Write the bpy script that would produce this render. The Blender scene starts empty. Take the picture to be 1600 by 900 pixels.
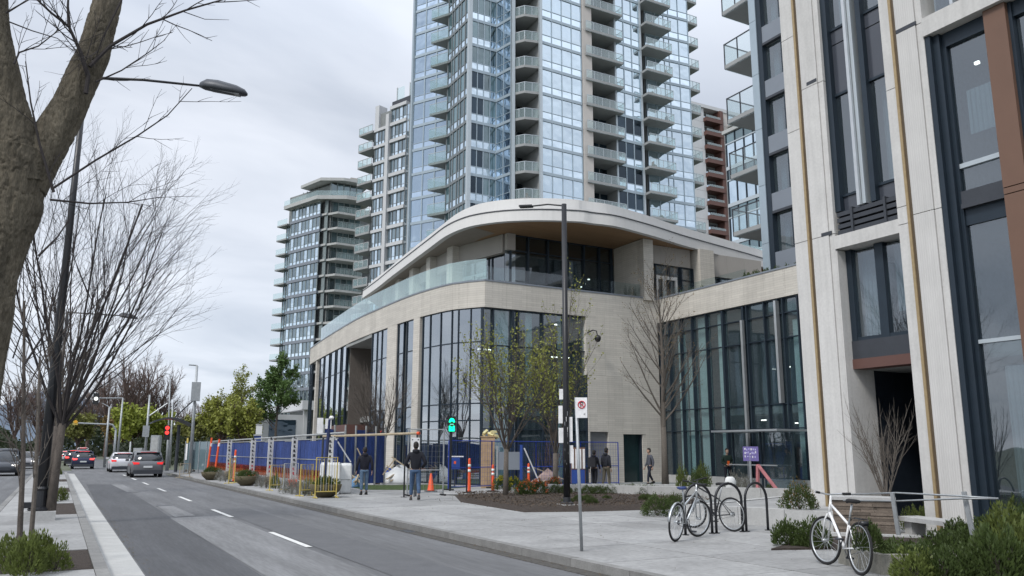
import bpy, math, random
from mathutils import Vector, Matrix
S = bpy.context.scene
rnd = random.Random(7)
# ------------------------------------------------------------------ camera
FPX = 1280.0
PIT = math.radians(11.2238); ROL = math.radians(0.166); YAW = math.radians(28.5497)
EYE = Vector((0, 0, 1.6))
_f = Vector((math.sin(YAW)*math.cos(PIT), math.cos(YAW)*math.cos(PIT), math.sin(PIT)))
_r0 = Vector((math.cos(YAW), -math.sin(YAW), 0)); _u0 = _r0.cross(_f)
_r = _r0*math.cos(ROL) + _u0*math.sin(ROL); _u = _u0*math.cos(ROL) - _r0*math.sin(ROL)
cd = bpy.data.cameras.new("camera"); cam = bpy.data.objects.new("camera", cd)
S.collection.objects.link(cam); S.camera = cam
cd.sensor_width = 36; cd.lens = FPX/1600*36; cd.clip_start = 0.05; cd.clip_end = 6000
M = Matrix((_r, _u, -_f)).transposed().to_4x4(); M.translation = EYE; cam.matrix_world = M
# ------------------------------------------------------------------ sky and sun (overcast)
SUN_EL, SUN_AZ = 48, -112       # from behind and to the left of the camera
w = bpy.data.worlds.new("World"); S.world = w; w.use_nodes = True
nt = w.node_tree; N = nt.nodes; L = nt.links; N.clear()
def nd(t, **k):
    n = N.new(t)
    for a, b in k.items(): setattr(n, a, b)
    return n
out = nd('ShaderNodeOutputWorld'); bg = nd('ShaderNodeBackground')
sky = nd('ShaderNodeTexSky', sky_type='NISHITA', sun_disc=False)
sky.sun_elevation = math.radians(SUN_EL); sky.sun_rotation = math.radians(SUN_AZ)
tc = nd('ShaderNodeTexCoord'); sep = nd('ShaderNodeSeparateXYZ')
L.new(tc.outputs['Generated'], sep.inputs[0])
mz = nd('ShaderNodeMath', operation='MAXIMUM'); L.new(sep.outputs[2], mz.inputs[0]); mz.inputs[1].default_value = 0.0
az = nd('ShaderNodeMath', operation='ADD'); L.new(mz.outputs[0], az.inputs[0]); az.inputs[1].default_value = 0.22
dv = nd('ShaderNodeVectorMath', operation='DIVIDE'); L.new(tc.outputs['Generated'], dv.inputs[0])
cx = nd('ShaderNodeCombineXYZ'); L.new(az.outputs[0], cx.inputs[0]); L.new(az.outputs[0], cx.inputs[1]); cx.inputs[2].default_value = 1
L.new(cx.outputs[0], dv.inputs[1])
mp = nd('ShaderNodeMapping'); mp.inputs['Rotation'].default_value = (0, 0, math.radians(25)); mp.inputs['Scale'].default_value = (0.75, 1.25, 0.4)
L.new(dv.outputs[0], mp.inputs[0])
n1 = nd('ShaderNodeTexNoise'); n1.inputs['Scale'].default_value = 1.25; n1.inputs['Detail'].default_value = 6; n1.inputs['Roughness'].default_value = 0.5; n1.inputs['Distortion'].default_value = 0.5
L.new(mp.outputs[0], n1.inputs['Vector'])
rp = nd('ShaderNodeValToRGB'); e = rp.color_ramp.elements
e[0].position = 0.34; e[0].color = (0.40, 0.44, 0.51, 1); e[1].position = 0.66; e[1].color = (0.64, 0.67, 0.73, 1)
L.new(n1.outputs[0], rp.inputs[0])
# horizon slightly lighter, zenith brighter (overcast dome)
g1 = nd('ShaderNodeMapRange'); L.new(mz.outputs[0], g1.inputs[0]); g1.inputs[1].default_value = 0.0; g1.inputs[2].default_value = 0.25; g1.inputs[3].default_value = 1.16; g1.inputs[4].default_value = 0.98
g2 = nd('ShaderNodeMapRange'); L.new(mz.outputs[0], g2.inputs[0]); g2.inputs[1].default_value = 0.4; g2.inputs[2].default_value = 1.0; g2.inputs[3].default_value = 1.0; g2.inputs[4].default_value = 2.3
gm = nd('ShaderNodeMath', operation='MULTIPLY'); L.new(g1.outputs[0], gm.inputs[0]); L.new(g2.outputs[0], gm.inputs[1])
ml = nd('ShaderNodeVectorMath', operation='SCALE'); L.new(rp.outputs[0], ml.inputs[0]); L.new(gm.outputs[0], ml.inputs['Scale'])
ss = nd('ShaderNodeVectorMath', operation='SCALE'); L.new(sky.outputs[0], ss.inputs[0]); ss.inputs['Scale'].default_value = 0.1
mx = nd('ShaderNodeMix', data_type='RGBA'); mx.inputs[0].default_value = 0.9
L.new(ss.outputs[0], mx.inputs[6]); L.new(ml.outputs[0], mx.inputs[7])
L.new(mx.outputs[2], bg.inputs[0]); bg.inputs[1].default_value = 1.0
L.new(bg.outputs[0], out.inputs[0])
sd = bpy.data.lights.new("sun", 'SUN'); sd.energy = 1.5; sd.angle = math.radians(15); sd.color = (1.0, 0.965, 0.92)
so = bpy.data.objects.new("sun", sd); S.collection.objects.link(so)
sv = Vector((math.sin(math.radians(SUN_AZ))*math.cos(math.radians(SUN_EL)), math.cos(math.radians(SUN_AZ))*math.cos(math.radians(SUN_EL)), math.sin(math.radians(SUN_EL))))
so.rotation_euler = sv.to_track_quat('Z', 'Y').to_euler(); so.location = sv*50
S.view_settings.view_transform = 'Standard'; S.view_settings.look = 'None'; S.view_settings.gamma = 1; S.view_settings.exposure = 0.55
try: S.cycles.transparent_max_bounces = 24; S.cycles.max_bounces = 8
except Exception: pass
# ------------------------------------------------------------------ helpers
C = S.collection
def V(*a): return Vector(a)
def ray(x, y): return _f + _r*((x-800)/FPX) + _u*((450-y)/FPX)
def gp(x, y, z=0.0):
    d = ray(x, y); t = (z-EYE.z)/d.z; return EYE + d*t
def onX(x, y, X):
    d = ray(x, y); return EYE + d*(X/d.x)
def onY(x, y, Y):
    d = ray(x, y); return EYE + d*(Y/d.y)
def atD(x, y, D):
    d = ray(x, y); return EYE + d*(D/math.hypot(d.x, d.y))
def onP(x, y, P, Q):
    d = ray(x, y); n = (Q[1]-P[1], P[0]-Q[0]); t = (n[0]*P[0]+n[1]*P[1])/(n[0]*d.x+n[1]*d.y); return EYE + d*t
class NS:
    def __init__(s, name):
        s.m = bpy.data.materials.new(name); s.m.use_nodes = True; s.t = s.m.node_tree
        s.t.nodes.clear()
    def n(s, t, **k):
        n = s.t.nodes.new(t)
        for a, b in k.items(): setattr(n, a, b)
        return n
    def l(s, a, b): s.t.links.new(a, b)
MATS = {}
def mk(name, col, rough=0.7, metal=0.0, noise=(3.0, 0.15), bump=None, spec=0.4, rv=0.0, streak=0.0, emit=None, stretch=(1, 1, 1), brick=None, trans=0.0, wave=None):
    """procedural principled material; colour broken up by noise in world space"""
    if name in MATS: return MATS[name]
    s = NS(name); o = s.n('ShaderNodeOutputMaterial'); p = s.n('ShaderNodeBsdfPrincipled')
    s.l(p.outputs[0], o.inputs[0])
    p.inputs['Roughness'].default_value = rough; p.inputs['Metallic'].default_value = metal
    p.inputs['Specular IOR Level'].default_value = spec
    ge = s.n('ShaderNodeNewGeometry'); mp = s.n('ShaderNodeMapping'); mp.inputs['Scale'].default_value = stretch
    s.l(ge.outputs['Position'], mp.inputs[0])
    nz = s.n('ShaderNodeTexNoise'); nz.inputs['Scale'].default_value = noise[0]; nz.inputs['Detail'].default_value = 7; nz.inputs['Roughness'].default_value = 0.6
    s.l(mp.outputs[0], nz.inputs['Vector'])
    mr = s.n('ShaderNodeMapRange'); mr.inputs[1].default_value = 0.25; mr.inputs[2].default_value = 0.75
    mr.inputs[3].default_value = 1-noise[1]; mr.inputs[4].default_value = 1+noise[1]
    s.l(nz.outputs[0], mr.inputs[0]); val = mr.outputs[0]
    if noise[1] > .08:
        zf = s.n('ShaderNodeTexNoise'); zf.inputs['Scale'].default_value = noise[0]*11; zf.inputs['Detail'].default_value = 3; s.l(mp.outputs[0], zf.inputs['Vector'])
        mf = s.n('ShaderNodeMapRange'); mf.inputs[1].default_value = .3; mf.inputs[2].default_value = .7; mf.inputs[3].default_value = 1-noise[1]*.55; mf.inputs[4].default_value = 1+noise[1]*.55; s.l(zf.outputs[0], mf.inputs[0])
        mm0 = s.n('ShaderNodeMath', operation='MULTIPLY'); s.l(val, mm0.inputs[0]); s.l(mf.outputs[0], mm0.inputs[1]); val = mm0.outputs[0]
    if rv:
        oi = s.n('ShaderNodeObjectInfo'); m2 = s.n('ShaderNodeMapRange'); s.l(oi.outputs['Random'], m2.inputs[0])
        m2.inputs[3].default_value = 1-rv; m2.inputs[4].default_value = 1+rv
        m3 = s.n('ShaderNodeMath', operation='MULTIPLY'); s.l(val, m3.inputs[0]); s.l(m2.outputs[0], m3.inputs[1]); val = m3.outputs[0]
    if streak:
        mp2 = s.n('ShaderNodeMapping'); mp2.inputs['Scale'].default_value = (4, 4, 0.25); s.l(ge.outputs['Position'], mp2.inputs[0])
        z2 = s.n('ShaderNodeTexNoise'); z2.inputs['Scale'].default_value = 2.2; z2.inputs['Detail'].default_value = 5; s.l(mp2.outputs[0], z2.inputs['Vector'])
        m4 = s.n('ShaderNodeMapRange'); m4.inputs[1].default_value = 0.45; m4.inputs[2].default_value = 0.8; m4.inputs[3].default_value = 1; m4.inputs[4].default_value = 1-streak
        s.l(z2.outputs[0], m4.inputs[0]); m5 = s.n('ShaderNodeMath', operation='MULTIPLY'); s.l(val, m5.inputs[0]); s.l(m4.outputs[0], m5.inputs[1]); val = m5.outputs[0]
    vs = s.n('ShaderNodeVectorMath', operation='SCALE'); vs.inputs[0].default_value = col[:3]; s.l(val, vs.inputs['Scale'])
    colout = vs.outputs[0]; hgt = None
    if brick:      # (row height, tile width, colour wander, horizontal axis)
        cb = s.n('ShaderNodeCombineXYZ'); sp = s.n('ShaderNodeSeparateXYZ'); s.l(ge.outputs['Position'], sp.inputs[0])
        ad = s.n('ShaderNodeMath', operation='ADD'); s.l(sp.outputs[0], ad.inputs[0]); s.l(sp.outputs[1], ad.inputs[1])
        s.l(ad.outputs[0], cb.inputs[0]); s.l(sp.outputs[2], cb.inputs[1])
        bt = s.n('ShaderNodeTexBrick'); bt.inputs['Scale'].default_value = 1; bt.inputs['Mortar Size'].default_value = 0.004
        bt.inputs['Brick Width'].default_value = brick[1]; bt.inputs['Row Height'].default_value = brick[0]
        bt.inputs['Color1'].default_value = (1-brick[2],)*3+(1,); bt.inputs['Color2'].default_value = (1+brick[2],)*3+(1,); bt.inputs['Mortar'].default_value = (0.62, 0.6, 0.58, 1)
        s.l(cb.outputs[0], bt.inputs['Vector'])
        mm = s.n('ShaderNodeVectorMath', operation='MULTIPLY'); s.l(colout, mm.inputs[0]); s.l(bt.outputs['Color'], mm.inputs[1]); colout = mm.outputs[0]
    if emit: p.inputs['Emission Color'].default_value = (*emit[0], 1); p.inputs['Emission Strength'].default_value = emit[1]
    s.l(colout, p.inputs['Base Color'])
    if bump:
        b = s.n('ShaderNodeBump'); b.inputs['Distance'].default_value = bump[1]; b.inputs['Strength'].default_value = 1
        z3 = s.n('ShaderNodeTexNoise'); z3.inputs['Scale'].default_value = bump[0]; z3.inputs['Detail'].default_value = 6; z3.inputs['Roughness'].default_value = 0.65
        s.l(mp.outputs[0], z3.inputs['Vector']); s.l(z3.outputs[0], b.inputs['Height']); s.l(b.outputs[0], p.inputs['Normal'])
    if wave:
        b = s.n('ShaderNodeBump'); b.inputs['Distance'].default_value = wave[1]
        wv = s.n('ShaderNodeTexWave', bands_direction='Y'); wv.inputs['Scale'].default_value = wave[0]; s.l(ge.outputs['Position'], wv.inputs[0])
        s.l(wv.outputs[0], b.inputs['Height']); s.l(b.outputs[0], p.inputs['Normal'])
    if trans:
        tr = s.n('ShaderNodeBsdfTranslucent'); s.l(colout, tr.inputs[0]); mxs = s.n('ShaderNodeMixShader'); mxs.inputs[0].default_value = trans
        s.l(p.outputs[0], mxs.inputs[1]); s.l(tr.outputs[0], mxs.inputs[2]); s.l(mxs.outputs[0], o.inputs[0])
    MATS[name] = s.m; return s.m
def mkrefl(name, refl, dark, fac, rough=0.03, wob=0.02, rvd=0.4, lower=0.0):
    """coated facade glass: mirror-like coat over a dim interior tone that differs from pane to pane"""
    s = NS(name); o = s.n('ShaderNodeOutputMaterial')
    gl = s.n('ShaderNodeBsdfGlossy'); gl.inputs['Color'].default_value = (*refl, 1); gl.inputs['Roughness'].default_value = rough
    df = s.n('ShaderNodeBsdfDiffuse'); oi = s.n('ShaderNodeObjectInfo')
    rp = s.n('ShaderNodeValToRGB'); e = rp.color_ramp.elements
    e[0].color = (*[c*(1-rvd) for c in dark], 1); e[1].color = (*[min(1, c*(1+2.2*rvd)) for c in dark], 1); e[0].position = 0.25
    ge = s.n('ShaderNodeNewGeometry'); nz = s.n('ShaderNodeTexNoise'); nz.inputs['Scale'].default_value = 0.55; nz.inputs['Detail'].default_value = 3
    mpx = s.n('ShaderNodeMapping'); mpx.inputs['Scale'].default_value = (1.5, 1.5, 0.5); s.l(ge.outputs['Position'], mpx.inputs[0]); s.l(mpx.outputs[0], nz.inputs[0])
    av = s.n('ShaderNodeMix', data_type='FLOAT'); av.inputs[0].default_value = 0.45; s.l(oi.outputs['Random'], av.inputs[2]); s.l(nz.outputs[0], av.inputs[3])
    s.l(av.outputs[0], rp.inputs[0]); s.l(rp.outputs[0], df.inputs[0])
    bp = s.n('ShaderNodeBump'); bp.inputs['Distance'].default_value = wob; n2 = s.n('ShaderNodeTexNoise'); n2.inputs['Scale'].default_value = 0.8; n2.inputs['Detail'].default_value = 1
    s.l(ge.outputs['Position'], n2.inputs[0]); s.l(n2.outputs[0], bp.inputs['Height']); s.l(bp.outputs[0], gl.inputs['Normal'])
    fr = s.n('ShaderNodeFresnel'); fr.inputs[0].default_value = 1.5
    fa = s.n('ShaderNodeMath', operation='ADD', use_clamp=True); s.l(fr.outputs[0], fa.inputs[0]); fa.inputs[1].default_value = fac
    mx = s.n('ShaderNodeMixShader'); s.l(fa.outputs[0], mx.inputs[0]); s.l(df.outputs[0], mx.inputs[1]); s.l(gl.outputs[0], mx.inputs[2])
    s.l(mx.outputs[0], o.inputs[0]); MATS[name] = s.m; return s.m
def mkglass(name, tint, fac=0.02, haze=0.0, hazecol=(0.6, 0.75, 0.72), ior=1.5, wob=0.01):
    """see-through pane: tinted transparency, fresnel reflection and a little body colour"""
    s = NS(name); o = s.n('ShaderNodeOutputMaterial')
    tr = s.n('ShaderNodeBsdfTransparent'); tr.inputs[0].default_value = (*tint, 1)
    gl = s.n('ShaderNodeBsdfGlossy'); gl.inputs['Roughness'].default_value = 0.015; gl.inputs[0].default_value = (0.9, 0.95, 1, 1)
    ge = s.n('ShaderNodeNewGeometry'); bp = s.n('ShaderNodeBump'); bp.inputs['Distance'].default_value = wob; n2 = s.n('ShaderNodeTexNoise'); n2.inputs['Scale'].default_value = 0.7; n2.inputs['Detail'].default_value = 1
    s.l(ge.outputs['Position'], n2.inputs[0]); s.l(n2.outputs[0], bp.inputs['Height']); s.l(bp.outputs[0], gl.inputs['Normal'])
    bk = s.n('ShaderNodeMapRange'); s.l(ge.outputs['Backfacing'], bk.inputs[0]); bk.inputs[3].default_value = ior; bk.inputs[4].default_value = 1/ior
    fr = s.n('ShaderNodeFresnel'); s.l(bk.outputs[0], fr.inputs[0])
    fb_ = s.n('ShaderNodeMath', operation='ADD', use_clamp=True); s.l(fr.outputs[0], fb_.inputs[0]); fb_.inputs[1].default_value = fac
    nb_ = s.n('ShaderNodeMath', operation='SUBTRACT'); nb_.inputs[0].default_value = 1; s.l(ge.outputs['Backfacing'], nb_.inputs[1])
    fa = s.n('ShaderNodeMath', operation='MULTIPLY'); s.l(fb_.outputs[0], fa.inputs[0]); s.l(nb_.outputs[0], fa.inputs[1])
    base = tr.outputs[0]
    if haze:
        df = s.n('ShaderNodeBsdfDiffuse'); df.inputs[0].default_value = (*hazecol, 1); m0 = s.n('ShaderNodeMixShader'); m0.inputs[0].default_value = haze
        s.l(tr.outputs[0], m0.inputs[1]); s.l(df.outputs[0], m0.inputs[2]); base = m0.outputs[0]
    mx = s.n('ShaderNodeMixShader'); s.l(fa.outputs[0], mx.inputs[0]); s.l(base, mx.inputs[1]); s.l(gl.outputs[0], mx.inputs[2])
    s.l(mx.outputs[0], o.inputs[0]); MATS[name] = s.m; return s.m
# ---- objects
def props(o, label=None, cat=None, group=None, kind=None):
    if label: o['label'] = label
    if cat: o['category'] = cat
    if group: o['group'] = group
    if kind: o['kind'] = kind
    return o
def thing(name, label, cat, loc=(0, 0, 0), rz=0.0, group=None):
    o = bpy.data.objects.new(name, None); C.objects.link(o); o.location = loc; o.rotation_euler = (0, 0, rz)
    o.empty_display_size = 0.2
    return props(o, label, cat, group)
WM = {}
def link(name, me, parent=None, world=None):
    """world: matrix in world space (default: mesh already in world space when parent given and world is None)"""
    o = bpy.data.objects.new(name, me); C.objects.link(o)
    W = world if world is not None else Matrix.Identity(4)
    if parent is not None:
        o.parent = parent; o.matrix_parent_inverse = wm(parent).inverted()
    o.matrix_basis = W; WM[o.name] = W.copy()
    return o
def wm(o):
    if o.name in WM: return WM[o.name]
    return Matrix.LocRotScale(o.location, o.rotation_euler, Vector((1, 1, 1)))
def local(name, me, parent):
    """mesh given in the parent's own space"""
    o = bpy.data.objects.new(name, me); C.objects.link(o); o.parent = parent; return o
_cube = {}
CV = [(x, y, z) for x in (0, 1) for y in (0, 1) for z in (0, 1)]
CF = [(0, 1, 3, 2), (4, 6, 7, 5), (0, 4, 5, 1), (2, 3, 7, 6), (0, 2, 6, 4), (1, 5, 7, 3)]
def cube(m):
    if m.name not in _cube:
        me = bpy.data.meshes.new("block_"+m.name); me.from_pydata(CV, [], CF); me.materials.append(m); _cube[m.name] = me
    return _cube[m.name]
class Fr:
    """facade frame: origin, direction along the wall, outward normal"""
    def __init__(s, o, u, n=None, flip=False):
        s.o = Vector((o[0], o[1], 0)); u = Vector((u[0], u[1], 0)); s.u = u.normalized()
        s.n = Vector((n[0], n[1], 0)).normalized() if n else (Vector((s.u.y, -s.u.x, 0)) * (-1 if flip else 1))
    def p(s, u, z, d=0): return s.o + s.u*u + s.n*d + Vector((0, 0, z))
    def m(s, u0, u1, z0, z1, d0, d1):
        a = s.u*(u1-u0); b = s.n*(d1-d0); c = Vector((0, 0, z1-z0)); m = Matrix((a, b, c)).transposed().to_4x4(); m.translation = s.p(u0, z0, d0); return m
    def uof(s, P): return (Vector((P[0], P[1], 0))-s.o).dot(s.u)
def box(name, mt, fr, u0, u1, z0, z1, d0, d1, parent=None):
    return link(name, cube(mt), parent, fr.m(u0, u1, z0, z1, d0, d1))
WF = Fr((0, 0), (1, 0), (0, 1))
def wbox(name, mt, x0, x1, y0, y1, z0, z1, parent=None): return box(name, mt, WF, x0, x1, z0, z1, y0, y1, parent)
class MB:
    def __init__(s): s.v = []; s.f = []
    def add(s, vs, fs):
        k = len(s.v); s.v += [tuple(v) for v in vs]; s.f += [tuple(i+k for i in f) for f in fs]; return s
    def box(s, x0, x1, y0, y1, z0, z1): return s.add([(x, y, z) for x in (x0, x1) for y in (y0, y1) for z in (z0, z1)], CF)
    def fbox(s, fr, u0, u1, z0, z1, d0, d1):
        m = fr.m(u0, u1, z0, z1, d0, d1); return s.add([m @ Vector(c) for c in CV], CF)
    def mbox(s, m): return s.add([m @ Vector(c) for c in CV], CF)
    def tube(s, pts, r, n=8, caps=True):
        pts = [Vector(p) for p in pts]
        if not isinstance(r, (list, tuple)): r = [r]*len(pts)
        k = len(s.v); t0 = (pts[1]-pts[0]).normalized(); a = t0.orthogonal().normalized()
        for i, p in enumerate(pts):
            t = (pts[min(i+1, len(pts)-1)]-pts[max(i-1, 0)]).normalized()
            a = (a - t*a.dot(t)).normalized(); b = t.cross(a)
            for j in range(n):
                q = 2*math.pi*j/n; s.v.append(tuple(p + (a*math.cos(q)+b*math.sin(q))*r[i]))
        for i in range(len(pts)-1):
            for j in range(n):
                j2 = (j+1) % n; s.f.append((k+i*n+j, k+i*n+j2, k+(i+1)*n+j2, k+(i+1)*n+j))
        if caps: s.f.append(tuple(k+j for j in range(n))[::-1]); s.f.append(tuple(k+(len(pts)-1)*n+j for j in range(n)))
        return s
    def bar(s, a, b, w, h=None):
        a = Vector(a); b = Vector(b); h = h or w; t = (b-a); z = Vector((0, 0, 1))
        if abs(t.normalized().z) > 0.95: z = Vector((1, 0, 0))
        x = t.cross(z).normalized()*w; y = x.cross(t).normalized()*h
        m = Matrix((x, t, y)).transposed().to_4x4(); m.translation = a-x/2-y/2; return s.mbox(m)
    def lathe(s, prof, c=(0, 0, 0), n=16):
        k = len(s.v)
        for (r, z) in prof:
            for j in range(n): q = 2*math.pi*j/n; s.v.append((c[0]+r*math.cos(q), c[1]+r*math.sin(q), c[2]+z))
        for i in range(len(prof)-1):
            for j in range(n): j2 = (j+1) % n; s.f.append((k+i*n+j, k+i*n+j2, k+(i+1)*n+j2, k+(i+1)*n+j))
        s.f.append(tuple(k+j for j in range(n))[::-1]); s.f.append(tuple(k+(len(prof)-1)*n+j for j in range(n))); return s
    def prism(s, poly, z0, z1):
        n = len(poly); k = len(s.v)
        s.v += [(p[0], p[1], z0) for p in poly] + [(p[0], p[1], z1) for p in poly]
        s.f.append(tuple(k+i for i in range(n))[::-1]); s.f.append(tuple(k+n+i for i in range(n)))
        for i in range(n): j = (i+1) % n; s.f.append((k+i, k+j, k+n+j, k+n+i))
        return s
    def loft(s, rings, caps=True, closed=True):
        k = len(s.v); n = len(rings[0])
        for r in rings: s.v += [tuple(p) for p in r]
        for i in range(len(rings)-1):
            for j in range(n if closed else n-1):
                j2 = (j+1) % n; s.f.append((k+i*n+j, k+i*n+j2, k+(i+1)*n+j2, k+(i+1)*n+j))
        if caps: s.f.append(tuple(k+j for j in range(n))[::-1]); s.f.append(tuple(k+(len(rings)-1)*n+j for j in range(n)))
        return s
    def mesh(s, name, mt, smooth=False):
        me = bpy.data.meshes.new(name); me.from_pydata(s.v, [], s.f); me.materials.append(mt)
        if smooth: me.shade_smooth()
        return me
    def build(s, name, mt, parent=None, smooth=False, loc=False):
        me = s.mesh(name, mt, smooth)
        return local(name, me, parent) if (loc and parent) else link(name, me, parent)
def kids(o): return [c for c in bpy.data.objects if c.parent == o]
def copytree(o, loc=None, rz=None, label=None, parent=None, _ch=None):
    if _ch is None:
        _ch = {}
        for c in bpy.data.objects:
            if c.parent: _ch.setdefault(c.parent.name, []).append(c)
    c = o.copy(); C.objects.link(c)
    if parent is not None: c.parent = parent
    for k in _ch.get(o.name, []): copytree(k, parent=c, _ch=_ch)
    if loc is not None: c.location = loc
    if rz is not None: c.rotation_euler = (0, 0, rz)
    if label: c['label'] = label
    return c
def struct(name, me): return props(link(name, me), kind='structure')
# ------------------------------------------------------------------ materials
asph = mk('asphalt', (0.125, 0.127, 0.131), 0.85, noise=(1.1, 0.26), bump=(90, 0.006), stretch=(2.0, .16, 1))
asph_dark = mk('asphalt_fresh', (0.078, 0.08, 0.085), 0.85, noise=(1.3, 0.22), bump=(110, 0.005), stretch=(2.0, .14, 1))
asph_lite = mk('asphalt_worn', (0.18, 0.182, 0.185), 0.88, noise=(1.2, 0.24), bump=(80, 0.006), stretch=(2.0, .18, 1))
conc = mk('pavement_concrete', (0.285, 0.285, 0.28), 0.9, noise=(0.9, 0.24), bump=(60, 0.003), rv=0.12)
conc2 = mk('kerb_concrete', (0.21, 0.208, 0.20), 0.9, noise=(3, 0.2), bump=(40, 0.006), rv=0.12)
conc_g = mk('gutter_concrete', (0.40, 0.40, 0.385), 0.9, noise=(3, 0.12), bump=(50, 0.003), rv=0.06)
conc_w = mk('wall_concrete', (0.42, 0.42, 0.41), 0.85, noise=(2.2, 0.12), bump=(30, 0.003), streak=0.12)
soil = mk('bark_mulch', (0.055, 0.042, 0.034), 0.95, noise=(14, 0.5), bump=(30, 0.05))
paint = mk('road_paint', (0.62, 0.62, 0.60), 0.8, noise=(22, 0.25))
stone = mk('travertine', (0.55, 0.52, 0.465), 0.8, noise=(1.1, 0.07), bump=(20, 0.004), rv=0.06, brick=(0.11, 1.1, 0.06), streak=0.1)
white_m = mk('white_cladding', (0.66, 0.65, 0.63), 0.55, noise=(0.8, 0.04), streak=0.05)
soff_w = mk('timber_soffit', (0.30, 0.185, 0.10), 0.6, noise=(1.5, 0.25), stretch=(0.3, 9, 1), bump=(8, 0.004))
soff_t = mk('tan_soffit', (0.30, 0.265, 0.225), 0.7, noise=(1.5, 0.06))
ribbed = mk('ribbed_precast', (0.56, 0.55, 0.53), 0.75, noise=(1.2, 0.07), wave=(6.0, 0.004), rv=0.03, streak=0.08)
precast = mk('smooth_precast', (0.56, 0.55, 0.53), 0.75, noise=(1.5, 0.09), bump=(25, 0.002), rv=0.04, streak=0.14)
gold = mk('bronze_trim', (0.36, 0.27, 0.15), 0.5, 0.3, noise=(9, 0.15))
brown = mk('brown_cladding', (0.155, 0.088, 0.06), 0.5, noise=(2, 0.06))
maroon = mk('oxide_cladding', (0.115, 0.058, 0.047), 0.5, noise=(2, 0.08))
dkblue = mk('dark_frame', (0.022, 0.034, 0.048), 0.4, 0.2, noise=(3, 0.1))
dkgrey = mk('charcoal_metal', (0.055, 0.06, 0.07), 0.45, 0.3, noise=(3, 0.1))
greypan = mk('grey_panel', (0.21, 0.235, 0.27), 0.45, 0.1, noise=(1.5, 0.05), rv=0.04)
silver = mk('brushed_metal', (0.55, 0.57, 0.58), 0.35, 0.7, noise=(5, 0.08))
mull_l = mk('pale_mullion', (0.46, 0.51, 0.54), 0.4, 0.3, noise=(2, 0.05))
mull_t = mk('tower_metal', (0.36, 0.43, 0.48), 0.4, 0.3, noise=(2, 0.05))
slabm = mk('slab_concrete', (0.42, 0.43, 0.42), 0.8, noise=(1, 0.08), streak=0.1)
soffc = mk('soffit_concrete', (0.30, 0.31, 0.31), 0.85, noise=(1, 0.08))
black = mk('black_paint', (0.012, 0.013, 0.016), 0.4, noise=(6, 0.2), spec=0.5)
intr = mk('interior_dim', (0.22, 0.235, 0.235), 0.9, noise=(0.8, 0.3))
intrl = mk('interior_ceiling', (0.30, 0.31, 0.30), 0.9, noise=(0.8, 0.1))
curt = mk('pale_curtain', (0.52, 0.64, 0.60), 0.8, noise=(1.2, 0.1), rv=0.1)
white = mk('white_plastic', (0.72, 0.73, 0.72), 0.5, noise=(5, 0.06), bump=(9, 0.01))
lampm = mk('ceiling_lamp', (0.9, 0.9, 0.85), 0.5, emit=((1, 0.95, 0.85), 3.0))
dgrey = mk('door_green', (0.012, 0.03, 0.032), 0.25, noise=(2, 0.2), spec=0.6)
shut = mk('roller_shutter', (0.20, 0.205, 0.21), 0.5, 0.2, noise=(4, 0.05))
grassm = mk('grass', (0.055, 0.085, 0.025), 0.9, noise=(8, 0.4), bump=(60, 0.05))
refl_t = mkrefl('tower_glass', (0.80, 0.92, 1.0), (0.14, 0.2, 0.25), 0.72, wob=0.06)
refl_b = mkrefl('tower_glass_blue', (0.68, 0.80, 0.92), (0.10, 0.15, 0.2), 0.55, wob=0.06)
refl_g = mkrefl('tower_glass_clear', (0.65, 0.78, 0.82), (0.055, 0.09, 0.10), 0.22, wob=0.03, rvd=0.85)
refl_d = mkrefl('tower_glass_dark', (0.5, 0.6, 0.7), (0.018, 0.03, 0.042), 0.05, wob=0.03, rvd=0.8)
refl_f = mkrefl('far_glass', (0.62, 0.74, 0.80), (0.045, 0.065, 0.075), 0.34, wob=0.03, rvd=0.8)
glz = mkglass('podium_glass', (0.80, 0.87, 0.89), 0.10, ior=1.55, haze=0.09, hazecol=(0.2, 0.27, 0.3))
glz_n = mkglass('window_glass', (0.72, 0.79, 0.82), 0.14, ior=1.6, haze=0.07, hazecol=(0.15, 0.2, 0.23))
glz_b = mkglass('balcony_glass', (0.92, 0.97, 0.97), 0.08, haze=0.13, hazecol=(0.58, 0.70, 0.69))
glz_p = mkglass('balustrade_glass', (0.87, 0.96, 0.94), 0.12, haze=0.22, hazecol=(0.50, 0.66, 0.65))
# ------------------------------------------------------------------ ground, road, pavements
def sheet(name, mt, x0, x1, y0, y1, z):
    me = bpy.data.meshes.new(name); me.from_pydata([(x0, y0, z), (x1, y0, z), (x1, y1, z), (x0, y1, z)], [], [(0, 1, 2, 3)]); me.materials.append(mt); return link(name, me)
def patch(name, mt, pts, z, parent=None):
    me = bpy.data.meshes.new(name); me.from_pydata([(p[0], p[1], z) for p in pts], [], [tuple(range(len(pts)))]); me.materials.append(mt); return link(name, me, parent)
props(sheet('ground', mk('rough_ground', (0.10, 0.11, 0.075), 0.95, noise=(0.2, 0.3)), -2500, 2500, -300, 4500, -0.16), kind='structure')
road = props(sheet('road', asph, 1.24, 7.0, -8, 420, -0.13), kind='structure')
lroad = props(sheet('left_road', asph, -9.5, -1.3, -8, 420, -0.13), kind='structure')
props(sheet('cross_street', asph, -60, 60, 66, 78, -0.134), kind='structure')
patch('asphalt_patch', asph_dark, [(1.26, 6), (2.66, 6), (2.68, 12), (2.72, 20), (2.80, 28), (2.86, 46.5), (1.46, 47.3), (1.28, 30)], -0.126, road)
patch('asphalt_patch', asph_lite, [(2.9, 28.3), (3.35, 28.3), (3.4, 23.8), (2.86, 23.6)], -0.122, road)
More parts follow.
